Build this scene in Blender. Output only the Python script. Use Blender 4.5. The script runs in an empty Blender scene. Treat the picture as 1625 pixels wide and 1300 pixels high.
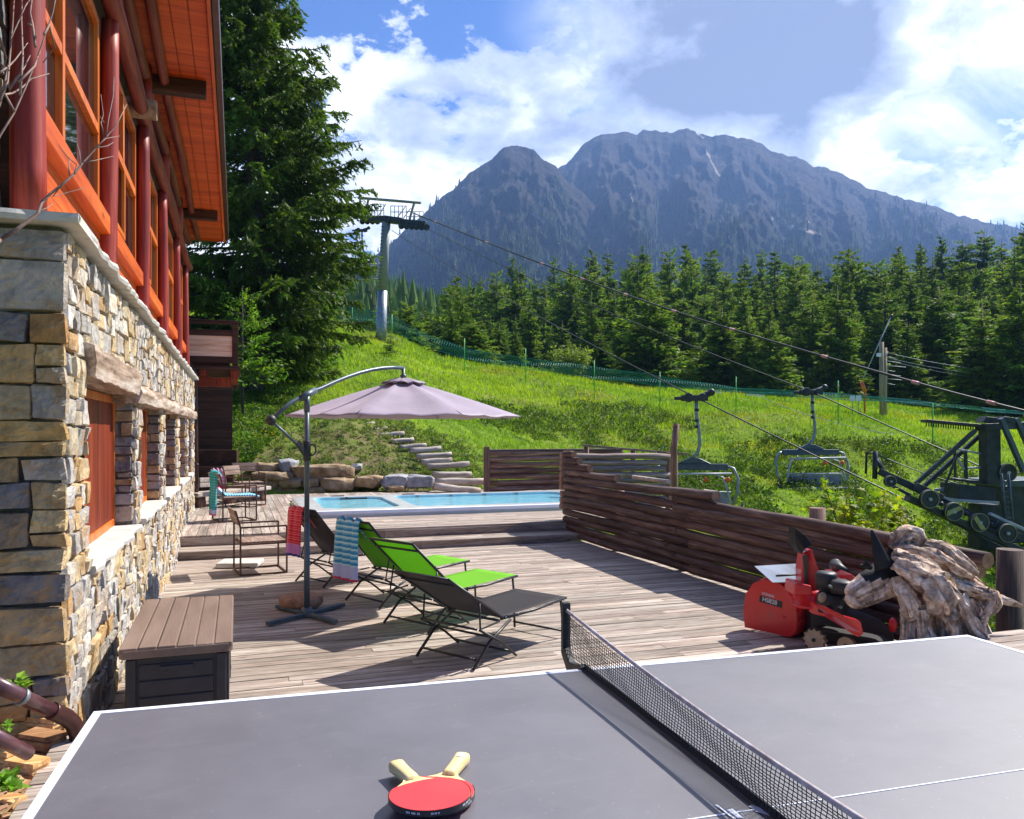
import bpy, math, random
import numpy as np
from mathutils import Vector, Matrix, noise as mnoise

# ---------------------------------------------------------------- camera, world, sun, exposure
YAW = math.radians(19.03)
EYE = 1.85
FOC = 1265.0          # focal length in pixels of the 1625 px wide photograph
HOR = 685.0           # horizon row
sc = bpy.context.scene
cam_d = bpy.data.cameras.new("camera")
cam = bpy.data.objects.new("camera", cam_d)
sc.collection.objects.link(cam)
cam.location = (0, 0, EYE)
cam.rotation_euler = (math.radians(90), 0, -YAW)
cam_d.sensor_width = 36
cam_d.lens = FOC / 1625 * 36
cam_d.shift_y = (HOR - 650) / 1625
cam_d.clip_start = 0.05
cam_d.clip_end = 20000
sc.camera = cam
sc.render.engine = 'CYCLES'
sc.cycles.use_denoising = True
sc.cycles.max_bounces = 6
sc.cycles.transparent_max_bounces = 12
sc.cycles.volume_bounces = 0
sc.view_settings.view_transform = 'Standard'
sc.view_settings.look = 'None'
sc.view_settings.exposure = 0.92
sc.view_settings.gamma = 1

SUN = Vector((0.84, 0.27, 1.0)).normalized()
sun_el = math.asin(SUN.z)
sun_az = math.atan2(SUN.x, SUN.y)
sl = bpy.data.lights.new("sun", 'SUN')
sl.energy = 4.8
sl.angle = math.radians(0.55)
sl.color = (1.0, 0.95, 0.86)
so = bpy.data.objects.new("sun", sl)
sc.collection.objects.link(so)
so.rotation_euler = SUN.to_track_quat('Z', 'Y').to_euler()

world = bpy.data.worlds.new("World")
sc.world = world
world.use_nodes = True


class NT:
    """tiny helper to write node trees"""
    def __init__(s, nt):
        s.nt = nt
        s.n = nt.nodes
    def add(s, typ, **kw):
        nd = s.n.new(typ)
        for k, v in kw.items():
            if k == 'inp':
                for a, b in v.items():
                    s.set(nd, a, b)
            else:
                setattr(nd, k, v)
        return nd
    def set(s, nd, a, b):
        sock = nd.inputs[a]
        if isinstance(b, bpy.types.NodeSocket):
            s.nt.links.new(b, sock)
        elif isinstance(b, bpy.types.Node):
            s.nt.links.new(b.outputs[0], sock)
        else:
            if isinstance(b, (tuple, list)) and len(b) == 3 and sock.type == 'RGBA':
                b = (*b, 1)
            sock.default_value = b
    def math(s, op, a, b=None, clamp=False):
        nd = s.n.new('ShaderNodeMath'); nd.operation = op; nd.use_clamp = clamp
        s.set(nd, 0, a)
        if b is not None: s.set(nd, 1, b)
        return nd.outputs[0]
    def vmath(s, op, a, b=None):
        nd = s.n.new('ShaderNodeVectorMath'); nd.operation = op
        s.set(nd, 0, a)
        if b is not None: s.set(nd, 1, b)
        return nd.outputs['Value'] if op in ('DOT_PRODUCT', 'LENGTH', 'DISTANCE') else nd.outputs[0]
    def mix(s, f, a, b, blend='MIX'):
        nd = s.n.new('ShaderNodeMix'); nd.data_type = 'RGBA'; nd.blend_type = blend
        s.set(nd, 0, f); s.set(nd, 6, a); s.set(nd, 7, b)
        return nd.outputs[2]
    def ramp(s, f, stops, interp='LINEAR'):
        nd = s.n.new('ShaderNodeValToRGB')
        cr = nd.color_ramp; cr.interpolation = interp
        while len(cr.elements) < len(stops): cr.elements.new(0.5)
        for e, (p, c) in zip(cr.elements, stops):
            e.position = p
            e.color = (*c, 1) if isinstance(c, (tuple, list)) else (c, c, c, 1)
        s.set(nd, 0, f)
        return nd.outputs[0]
    def noise(s, vec, scale=5, detail=4, rough=0.5, dist=0.0, dim=None):
        nd = s.n.new('ShaderNodeTexNoise')
        if vec is not None: s.set(nd, 'Vector', vec)
        nd.inputs['Scale'].default_value = scale
        nd.inputs['Detail'].default_value = detail
        nd.inputs['Roughness'].default_value = rough
        nd.inputs['Distortion'].default_value = dist
        return nd.outputs[0]
    def mapping(s, vec, loc=(0, 0, 0), rot=(0, 0, 0), scale=(1, 1, 1)):
        nd = s.n.new('ShaderNodeMapping')
        s.set(nd, 0, vec)
        nd.inputs['Location'].default_value = loc
        nd.inputs['Rotation'].default_value = rot
        nd.inputs['Scale'].default_value = scale
        return nd.outputs[0]


def camdir(px, py):
    """world direction of a photograph pixel (used to measure where things stand)"""
    a = (px - 812.5) / FOC
    b = -(py - HOR) / FOC
    return Vector((a * math.cos(YAW) + math.sin(YAW), -a * math.sin(YAW) + math.cos(YAW), b))


def P(px, py, d):
    v = camdir(px, py) * d
    return Vector((v.x, v.y, v.z + EYE))


def G(px, py, z=0.0):
    v = camdir(px, py)
    return P(px, py, (z - EYE) / v.z)


def onX(px, py, X):
    v = camdir(px, py)
    return P(px, py, X / v.x)


def onY(px, py, Y):
    v = camdir(px, py)
    return P(px, py, Y / v.y)


# world: Nishita sky with procedural cumulus laid out by direction
def build_world():
    t = NT(world.node_tree)
    for n_ in list(t.n): t.n.remove(n_)
    out = t.add('ShaderNodeOutputWorld')
    bg = t.add('ShaderNodeBackground')
    bg.inputs['Strength'].default_value = 0.085
    t.nt.links.new(bg.outputs[0], out.inputs[0])
    sky = t.add('ShaderNodeTexSky', sky_type='NISHITA', sun_disc=False)
    sky.sun_elevation = sun_el
    sky.sun_rotation = sun_az
    sky.altitude = 1800
    sky.air_density = 1.0
    sky.dust_density = 0.6
    sky.ozone_density = 2.0
    tc = t.add('ShaderNodeTexCoord').outputs['Generated']
    # project the direction on a cloud layer: d / (z + k)
    sep = t.add('ShaderNodeSeparateXYZ', inp={0: tc})
    z = t.math('MAXIMUM', sep.outputs[2], 0.0)
    den = t.math('ADD', z, 0.42)
    cx = t.math('DIVIDE', sep.outputs[0], den)
    cy = t.math('DIVIDE', sep.outputs[1], den)
    cv = t.add('ShaderNodeCombineXYZ', inp={0: cx, 1: cy, 2: t.math('MULTIPLY', z, 0.9)}).outputs[0]
    n1 = t.noise(cv, 4.2, 9, 0.58, 0.1)
    n2 = t.noise(t.mapping(cv, (3.1, 1.2, 0)), 11, 8, 0.62, 0.1)
    def blob(px, py, rad, soft):
        d = camdir(px, py).normalized()
        dist = t.vmath('DISTANCE', tc, tuple(d))
        mr = t.add('ShaderNodeMapRange', interpolation_type='SMOOTHSTEP')
        t.set(mr, 0, dist)
        mr.inputs[1].default_value = rad - soft; mr.inputs[2].default_value = rad + soft
        mr.inputs[3].default_value = 1; mr.inputs[4].default_value = 0
        return mr.outputs[0]
    holes = None
    for (px, py, r, s_, w) in ((500, -30, .07, .06, .20), (700, 40, .03, .03, .13), (850, 8, .045, .04, .18), (780, 50, .03, .03, .10), (620, 60, .018, .02, .14),
                            (632, 130, .02, .02, .10), (1500, 205, .045, .05, .15), (1420, 195, .04, .04, .11), (1275, 178, .022, .02, .14),
                            (1600, 165, .07, .05, .10), (560, 0, .06, .04, .12)):
        b = t.math('MULTIPLY', blob(px, py, r, s_), w)
        holes = b if holes is None else t.math('ADD', holes, b)
    dens = t.math('ADD', t.math('MULTIPLY', n1, 1.5), t.math('MULTIPLY', n2, 0.9))
    dens = t.math('SUBTRACT', t.math('SUBTRACT', dens, 0.55), t.math('MULTIPLY', holes, 1.55))
    cover = t.ramp(dens, [(0.40, 0.0), (0.47, 0.55), (0.56, 0.92), (0.64, 1.0)], 'EASE')
    veil = t.math('MULTIPLY', blob(1540, 120, .17, .14), t.ramp(n3_ := t.noise(t.mapping(cv, (2.0, 5.0, 0), scale=(1, 2.2, 1)), 3.0, 6, 0.6, 0.3), [(0.36, 0.25), (0.62, 0.85)]))
    cover = t.math('MAXIMUM', cover, veil)
    cover = t.math('MAXIMUM', cover, t.math('MULTIPLY', blob(1180, 50, .20, .08), 0.96))
    # the cumulus stands over the peaks; unseen sky kept clear to cut fill light
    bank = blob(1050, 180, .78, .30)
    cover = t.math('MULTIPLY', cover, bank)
    # cloud brightness: sunlit billows, blue grey bellies
    n3 = t.noise(t.mapping(cv, (7.0, -2.0, 0)), 6.0, 8, 0.58, 0.25)
    dark = None
    for (px, py, r, s_, w) in ((1150, 45, .11, .09, .50), (1310, 20, .09, .08, .40), (1240, 80, .05, .06, .18), (1060, -10, .11, .09, .20), (870, 130, .07, .06, .22),
                            (730, 190, .07, .06, .16), (1090, 200, .05, .05, .1), (1290, 130, .05, .05, .22), (830, 230, .06, .06, .16),(680,130,.05,.05,.12)):
        b = t.math('MULTIPLY', blob(px, py, r, s_), w)
        dark = b if dark is None else t.math('ADD', dark, b)
    sh = t.math('ADD', t.math('MULTIPLY', n3, 2.1), t.math('MULTIPLY', n2, 0.7))
    sh = t.math('ADD', t.math('SUBTRACT', sh, 1.23), t.math('MULTIPLY', dark, t.math('ADD', 0.75, n1)))
    ccol = t.ramp(sh, [(0.0, (1.0, 1.0, 1.0)), (0.20, (0.86, 0.88, 0.94)), (0.50, (0.46, 0.51, 0.65)), (0.95, (0.19, 0.225, 0.33))])
    cm = t.vmath('SCALE', ccol); cm.node.inputs['Scale'].default_value = 11.8
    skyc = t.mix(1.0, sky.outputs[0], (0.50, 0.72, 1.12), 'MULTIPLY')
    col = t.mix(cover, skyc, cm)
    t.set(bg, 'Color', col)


build_world()

# ---------------------------------------------------------------- helpers
rnd = random.Random(7)
COL = sc.collection


def lin(r, g, b):
    f = lambda c: (c / 255 / 12.92) if c / 255 <= 0.04045 else ((c / 255 + 0.055) / 1.055) ** 2.4
    return (f(r), f(g), f(b))


def abs_loc(o):
    v = Vector((0, 0, 0))
    while o is not None:
        v += o.location
        o = o.parent
    return v


def tag(o, label=None, cat=None, group=None, kind=None):
    if label: o['label'] = label
    if cat: o['category'] = cat
    if group: o['group'] = group
    if kind: o['kind'] = kind
    return o


def thing(name, label, cat, loc=(0, 0, 0), group=None):
    o = bpy.data.objects.new(name, None)
    o.empty_display_size = 0.2
    o.location = loc
    COL.objects.link(o)
    return tag(o, label, cat, group)


def copy_tree(o, parent=None):
    c = o.copy()
    COL.objects.link(c)
    c.parent = parent
    for ch in list(o.children):
        copy_tree(ch, c)
    return c


class MB:
    """collects shapes and links them as one mesh object"""
    def __init__(s):
        s.v = []; s.f = []; s.sm = []; s.c = []; s.mi = []
    def _add(s, vs, fs, smooth=False, col=None, mi=0):
        b = len(s.v)
        s.v.extend([tuple(p) for p in vs])
        for f in fs:
            s.f.append([b + i for i in f]); s.sm.append(smooth); s.c.append(col); s.mi.append(mi)
    def quad(s, a, b, c, d, **k): s._add([a, b, c, d], [(0, 1, 2, 3)], **k)
    def poly(s, pts, **k): s._add(pts, [tuple(range(len(pts)))], **k)
    def box(s, lo, hi, M=None, **k):
        x0, y0, z0 = lo; x1, y1, z1 = hi
        vs = [Vector(p) for p in ((x0, y0, z0), (x1, y0, z0), (x1, y1, z0), (x0, y1, z0), (x0, y0, z1), (x1, y0, z1), (x1, y1, z1), (x0, y1, z1))]
        if M is not None: vs = [M @ p for p in vs]
        s._add(vs, [(0, 3, 2, 1), (4, 5, 6, 7), (0, 1, 5, 4), (1, 2, 6, 5), (2, 3, 7, 6), (3, 0, 4, 7)], **k)
    def beam(s, a, b, w, h, up=(0, 0, 1), **k):
        """rectangular bar from a to b, w across, h along up"""
        a = Vector(a); b = Vector(b); d = (b - a)
        L = d.length
        if L < 1e-6: return
        x = d / L; u = Vector(up)
        y = u.cross(x)
        if y.length < 1e-4: y = Vector((1, 0, 0)).cross(x)
        if y.length < 1e-4: y = Vector((0, 1, 0)).cross(x)
        y.normalize(); z = x.cross(y)
        M = Matrix(((x.x, y.x, z.x, a.x), (x.y, y.y, z.y, a.y), (x.z, y.z, z.z, a.z), (0, 0, 0, 1)))
        s.box((0, -w / 2, -h / 2), (L, w / 2, h / 2), M, **k)
    def tube(s, pts, r, n=10, cap=True, smooth=True, flat=1.0, jit=0.0, seed=0, up=None, **k):
        pts = [Vector(p) for p in pts]
        m = len(pts)
        rs = r if isinstance(r, (list, tuple)) else [r] * m
        vs = []; fs = []
        t0 = (pts[1] - pts[0]).normalized()
        ref = Vector(up) if up is not None else (Vector((0, 0, 1)) if abs(t0.z) < 0.9 else Vector((1, 0, 0)))
        nn = ref - t0 * ref.dot(t0); nn.normalize()
        for i in range(m):
            if i == 0: t = t0
            elif i == m - 1: t = (pts[i] - pts[i - 1]).normalized()
            else:
                t = ((pts[i + 1] - pts[i]).normalized() + (pts[i] - pts[i - 1]).normalized())
                t = t.normalized() if t.length > 1e-6 else t0
            nn = nn - t * nn.dot(t)
            if nn.length < 1e-5: nn = t.orthogonal()
            nn.normalize(); bb = t.cross(nn)
            for j in range(n):
                a = 2 * math.pi * j / n
                q = nn * math.cos(a) * flat + bb * math.sin(a)
                rr = rs[i]
                if jit:
                    rr *= 1 + jit * mnoise.noise(Vector((pts[i].x * 3 + seed, pts[i].y * 3 + q.x * 1.5, pts[i].z * 3 + q.z * 1.5 + q.y)))
                vs.append(pts[i] + q * rr)
        for i in range(m - 1):
            for j in range(n):
                a = i * n + j; b = i * n + (j + 1) % n
                fs.append((a, b, b + n, a + n))
        s._add(vs, fs, smooth=smooth, **k)
        if cap:
            b0 = len(s.v) - len(vs)
            s.f.append([b0 + j for j in range(n)][::-1]); s.sm.append(False); s.c.append(k.get('col')); s.mi.append(k.get('mi', 0))
            s.f.append([b0 + (m - 1) * n + j for j in range(n)]); s.sm.append(False); s.c.append(k.get('col')); s.mi.append(k.get('mi', 0))
    def lathe(s, prof, n=24, M=None, smooth=True, **k):
        """prof: list of (r, z), revolve round z"""
        vs = []; fs = []
        for (r, z) in prof:
            for j in range(n):
                a = 2 * math.pi * j / n
                p = Vector((r * math.cos(a), r * math.sin(a), z))
                vs.append(M @ p if M is not None else p)
        for i in range(len(prof) - 1):
            for j in range(n):
                a = i * n + j; b = i * n + (j + 1) % n
                fs.append((a, b, b + n, a + n))
        s._add(vs, fs, smooth=smooth, **k)
    def ball(s, c, r, n=12, m=8, sc_=(1, 1, 1), jit=0.0, seed=0, M=None, **k):
        c = Vector(c); vs = []; fs = []
        for i in range(m + 1):
            th = math.pi * i / m
            for j in range(n):
                a = 2 * math.pi * j / n
                d = Vector((math.sin(th) * math.cos(a), math.sin(th) * math.sin(a), math.cos(th)))
                rr = r * (1 + (jit * mnoise.noise(d * 1.7 + Vector((seed * 3.7, seed, 0))) if jit else 0))
                p = Vector((d.x * rr * sc_[0], d.y * rr * sc_[1], d.z * rr * sc_[2]))
                if M is not None: p = M @ p
                vs.append(c + p)
        for i in range(m):
            for j in range(n):
                a = i * n + j; b = i * n + (j + 1) % n
                fs.append((a, a + n, b + n, b))
        k.setdefault('smooth', True)
        s._add(vs, fs, **k)
    def prism(s, pts, d, **k):
        """closed outline pts (3D, planar) extruded by vector d"""
        n = len(pts); d = Vector(d)
        a = [Vector(p) for p in pts]; b = [p + d for p in a]
        fs = [tuple(range(n))[::-1], tuple(range(n, 2 * n))]
        for i in range(n):
            j = (i + 1) % n
            fs.append((i, j, j + n, i + n))
        s._add(a + b, fs, **k)
    def build(s, name, mat, parent=None, bevel=0.0, seg=2):
        off = abs_loc(parent) if parent is not None else Vector((0, 0, 0))
        me = bpy.data.meshes.new(name)
        me.from_pydata([(p[0] - off.x, p[1] - off.y, p[2] - off.z) for p in s.v], [], s.f)
        me.polygons.foreach_set('use_smooth', s.sm)
        mats = mat if isinstance(mat, (list, tuple)) else [mat]
        for m_ in mats: me.materials.append(m_)
        if len(mats) > 1: me.polygons.foreach_set('material_index', s.mi)
        if any(c is not None for c in s.c):
            ca = me.color_attributes.new('tint', 'FLOAT_COLOR', 'CORNER')
            arr = []
            for f, c in zip(s.f, s.c):
                c = c or (1, 1, 1)
                arr.extend((c[0], c[1], c[2], 1.0) * len(f))
            ca.data.foreach_set('color', arr)
        me.validate()
        me.update()
        o = bpy.data.objects.new(name, me)
        COL.objects.link(o)
        o.parent = parent
        if bevel > 0:
            b = o.modifiers.new('bevel', 'BEVEL'); b.width = bevel; b.segments = seg; b.limit_method = 'ANGLE'
            b.angle_limit = math.radians(40); b.harden_normals = False
        return o


def np_mesh(name, verts, faces_n, mat, k=4, cols=None, smooth=False, parent=None, link=True):
    """fast mesh from numpy: verts (N,3), faces (M,k)"""
    me = bpy.data.meshes.new(name)
    verts = np.asarray(verts, dtype=np.float32); faces = np.asarray(faces_n, dtype=np.int32)
    me.vertices.add(len(verts)); me.vertices.foreach_set('co', verts.ravel())
    me.loops.add(faces.size); me.loops.foreach_set('vertex_index', faces.ravel())
    me.polygons.add(len(faces))
    me.polygons.foreach_set('loop_start', np.arange(0, faces.size, k, dtype=np.int32))
    me.polygons.foreach_set('loop_total', np.full(len(faces), k, dtype=np.int32))
    me.polygons.foreach_set('use_smooth', np.full(len(faces), smooth, dtype=bool))
    if cols is not None:       # per face colours
        ca = me.color_attributes.new('tint', 'FLOAT_COLOR', 'CORNER')
        c4 = np.ones((len(faces), 4), dtype=np.float32); c4[:, :3] = cols
        ca.data.foreach_set('color', np.repeat(c4, k, axis=0).ravel())
    me.materials.append(mat)
    me.update(calc_edges=True)
    if not link: return me
    o = bpy.data.objects.new(name, me)
    COL.objects.link(o)
    o.parent = parent
    return o


# ---------------------------------------------------------------- materials
MATS = {}


def newmat(name):
    m = bpy.data.materials.new(name)
    m.use_nodes = True
    t = NT(m.node_tree)
    bs = t.n['Principled BSDF']
    MATS[name] = m
    return m, t, bs


def bump(t, bs, h, strength=0.3, dist=0.02):
    b = t.add('ShaderNodeBump')
    b.inputs['Strength'].default_value = strength
    b.inputs['Distance'].default_value = dist
    t.set(b, 'Height', h)
    t.set(bs, 'Normal', b.outputs[0])


def M_noise(name, stops, scale=6, detail=5, rough=0.6, metal=0, bmp=0.0, bscale=None, stretch=(1, 1, 1), spec=None, bdist=0.01, coat=0, rvar=0.1):
    m, t, bs = newmat(name)
    tc = t.mapping(t.add('ShaderNodeTexCoord').outputs['Object'], scale=stretch)
    n = t.noise(tc, scale, detail, 0.6)
    if len(stops[0]) == 3: stops = [(0.3 + 0.4 * i / (len(stops) - 1), c) for i, c in enumerate(stops)]
    t.set(bs, 'Base Color', t.ramp(n, stops))
    bs.inputs['Metallic'].default_value = metal
    rr = t.math('ADD', t.math('MULTIPLY', t.noise(tc, scale * 2.3, 3), rvar * 2), rough - rvar)
    t.set(bs, 'Roughness', rr)
    if spec is not None: bs.inputs['Specular IOR Level'].default_value = spec
    if coat: bs.inputs['Coat Weight'].default_value = coat; bs.inputs['Coat Roughness'].default_value = 0.15
    if bmp: bump(t, bs, t.noise(tc, bscale or scale * 4, 6, 0.6), bmp, bdist)
    return m


def M_wood(name, cols, axis='X', scale=1.0, rough=0.7, tint=False, bmp=0.4, knots=True, spec=0.3, fine=60, coat=0):
    """cols: dark, mid, light; grain runs along axis"""
    m, t, bs = newmat(name)
    st = {'X': (0.06, 1, 1), 'Y': (1, 0.06, 1), 'Z': (1, 1, 0.06)}[axis]
    co = t.add('ShaderNodeTexCoord').outputs['Object']
    if tint:
        vc = t.add('ShaderNodeVertexColor', layer_name='tint')
        sep = t.add('ShaderNodeSeparateColor', inp={0: vc.outputs[0]})
        off = t.math('MULTIPLY', sep.outputs[2], 37.0)
        co = t.vmath('ADD', co, t.add('ShaderNodeCombineXYZ', inp={0: off, 1: off, 2: off}).outputs[0])
    mp = t.mapping(co, scale=st)
    g = t.noise(mp, fine * scale, 6, 0.65, 0.3)
    big = t.noise(mp, 9 * scale, 4, 0.6, 0.6)
    f = t.math('ADD', t.math('MULTIPLY', g, 0.55), t.math('MULTIPLY', big, 0.5))
    c = t.ramp(f, [(0.36, cols[0]), (0.52, cols[1]), (0.68, cols[2])])
    if knots:
        vo = t.add('ShaderNodeTexVoronoi', feature='F1')
        t.set(vo, 'Vector', t.mapping(co, scale={'X': (.35, 1, 1), 'Y': (1, .35, 1), 'Z': (1, 1, .35)}[axis]))
        vo.inputs['Scale'].default_value = 5.5 * scale
        kf = t.ramp(vo.outputs['Distance'], [(0.03, 1.0), (0.10, 0.0)])
        c = t.mix(t.math('MULTIPLY', kf, 0.75), c, tuple(x * 0.45 for x in cols[0]))
    if tint:
        c = t.mix(1.0, c, vc.outputs[0], 'MULTIPLY') if False else t.mix(1.0, c, t.add('ShaderNodeCombineColor', inp={0: sep.outputs[0], 1: sep.outputs[1], 2: sep.outputs[1]}).outputs[0], 'MULTIPLY')
    t.set(bs, 'Base Color', c)
    bs.inputs['Roughness'].default_value = rough
    bs.inputs['Specular IOR Level'].default_value = spec
    if coat: bs.inputs['Coat Weight'].default_value = coat; bs.inputs['Coat Roughness'].default_value = 0.25
    bump(t, bs, f, bmp, 0.006)
    return m


def M_leaf(name, dark, light, tint=True, trans=0.35, rough=0.55, vscale=1.2):
    m, t, bs = newmat(name)
    co = t.add('ShaderNodeNewGeometry').outputs['Position']
    n = t.noise(co, vscale, 3, 0.6)
    c = t.ramp(n, [(0.35, dark), (0.65, light)])
    if tint:
        vc = t.add('ShaderNodeVertexColor', layer_name='tint')
        c = t.mix(1.0, c, vc.outputs[0], 'MULTIPLY')
    t.set(bs, 'Base Color', c)
    bs.inputs['Roughness'].default_value = rough
    bs.inputs['Specular IOR Level'].default_value = 0.25
    tr = t.add('ShaderNodeBsdfTranslucent')
    t.set(tr, 'Color', t.mix(1.0, c, (1.15, 1.25, 0.55), 'MULTIPLY'))
    mx = t.add('ShaderNodeMixShader'); mx.inputs[0].default_value = trans
    t.nt.links.new(bs.outputs[0], mx.inputs[1]); t.nt.links.new(tr.outputs[0], mx.inputs[2])
    t.nt.links.new(mx.outputs[0], t.n['Material Output'].inputs[0])
    return m


def cr(r, g, b): return (r, g, b)


m_deck = M_wood('weathered_deck_wood', (lin(90, 78, 69), lin(162, 147, 134), lin(210, 199, 189)), 'X', 1.0, 0.75, tint=True, fine=75)
m_decky = M_wood('weathered_deck_wood_along', (lin(90, 78, 69), lin(162, 147, 134), lin(210, 199, 189)), 'Y', 1.0, 0.75, tint=True, fine=75)
m_log = M_wood('brown_log_wood', (lin(46, 33, 29), lin(90, 70, 62), lin(136, 116, 106)), 'Y', 1.0, 0.7, tint=True, fine=45)
m_logx = M_wood('brown_log_wood_across', (lin(66, 42, 34), lin(122, 88, 74), lin(180, 146, 130)), 'X', 1.0, 0.7, tint=True, fine=45)
m_logz = M_wood('brown_post_wood', (lin(66, 42, 34), lin(122, 88, 74), lin(168, 138, 122)), 'Z', 1.0, 0.75, fine=45)
m_grey_log = M_wood('bleached_log_wood', (lin(120, 105, 95), lin(176, 162, 150), lin(215, 205, 196)), 'X', 1.0, 0.8, tint=False, fine=45)
m_redlog = M_wood('red_stained_log', (lin(84, 22, 14), lin(150, 46, 34), lin(190, 92, 74)), 'Z', 0.7, 0.5, fine=30, bmp=0.3, spec=0.4)
m_redlogy = M_wood('brown_stained_log', (lin(60, 22, 16), lin(118, 48, 34), lin(160, 82, 62)), 'Y', 0.7, 0.55, fine=30, bmp=0.3)
m_orange = M_wood('orange_stained_boards', (lin(150, 56, 12), lin(204, 88, 24), lin(226, 116, 44)), 'Y', 0.6, 0.5, fine=30, bmp=0.15, spec=0.35)
m_orangex = M_wood('orange_stained_soffit', (lin(140, 48, 10), lin(196, 80, 20), lin(220, 106, 36)), 'X', 0.6, 0.55, fine=25, bmp=0.15)
m_frame = M_wood('amber_window_wood', (lin(164, 74, 16), lin(205, 104, 28), lin(228, 136, 48)), 'Z', 0.6, 0.42, fine=30, bmp=0.1, knots=False, spec=0.45)
m_dark_wood = M_wood('dark_brown_wood', (lin(40, 22, 16), lin(70, 42, 32), lin(98, 64, 50)), 'X', 0.8, 0.7, fine=40)
m_beam = M_wood('weathered_lintel', (lin(78, 56, 42), lin(164, 140, 120), lin(216, 204, 190)), 'Y', 0.8, 0.85, fine=35, bmp=0.9)
m_chairwood = M_wood('grey_chair_slats', (lin(90, 70, 60), lin(140, 116, 102), lin(182, 160, 146)), 'Y', 1.4, 0.8, fine=50)
m_shutter = M_wood('red_brown_shutter', (lin(62, 16, 6), lin(118, 40, 14), lin(160, 70, 24)), 'Z', 0.8, 0.55, fine=30, bmp=0.2)
m_balcony = M_wood('pink_larch_boards', (lin(190, 132, 108), lin(232, 190, 164), lin(246, 216, 196)), 'X', 0.8, 0.7, fine=35, bmp=0.2)
m_end = M_noise('log_end_grain', [lin(120, 84, 66), lin(176, 136, 108)], 14, 4, 0.8)
m_black = M_noise('black_metal', [(0.012, 0.012, 0.014), (0.02, 0.02, 0.022)], 10, 3, 0.4)
m_blackplastic = M_noise('black_plastic', [(0.015, 0.015, 0.017), (0.028, 0.028, 0.03)], 10, 3, 0.5)
m_grey_paint = M_noise('slate_grey_paint', [lin(70, 84, 92), lin(86, 100, 108)], 6, 3, 0.38, 0.2)
m_galv = M_noise('galvanised_steel', [lin(120, 128, 132), lin(160, 168, 172)], 8, 4, 0.45, 0.55)
m_steel_dark = M_noise('dark_grey_steel', [lin(38, 42, 44), lin(64, 70, 72)], 5, 5, 0.5, 0.3)
m_pylon = M_noise('grey_pylon_steel', [lin(120, 122, 120), lin(158, 160, 156)], 1.5, 5, 0.6, 0.2, stretch=(1, 1, .3))
m_copper = M_noise('brown_downpipe', [lin(60, 30, 26), lin(86, 50, 44)], 6, 4, 0.4, 0.3)
m_blackmatt = M_noise('black_horn', [(0.006, 0.006, 0.007), (0.014, 0.013, 0.014)], 9, 4, .6, spec=.3)
m_white = M_noise('white_paint', [(0.78, 0.79, 0.82), (0.7, 0.71, 0.75)], 5, 3, 0.4)
# ---------------------------------------------------------------- ground, hills, mountain
def zy(d, y): return EYE - (y - HOR) / FOC * d


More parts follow.
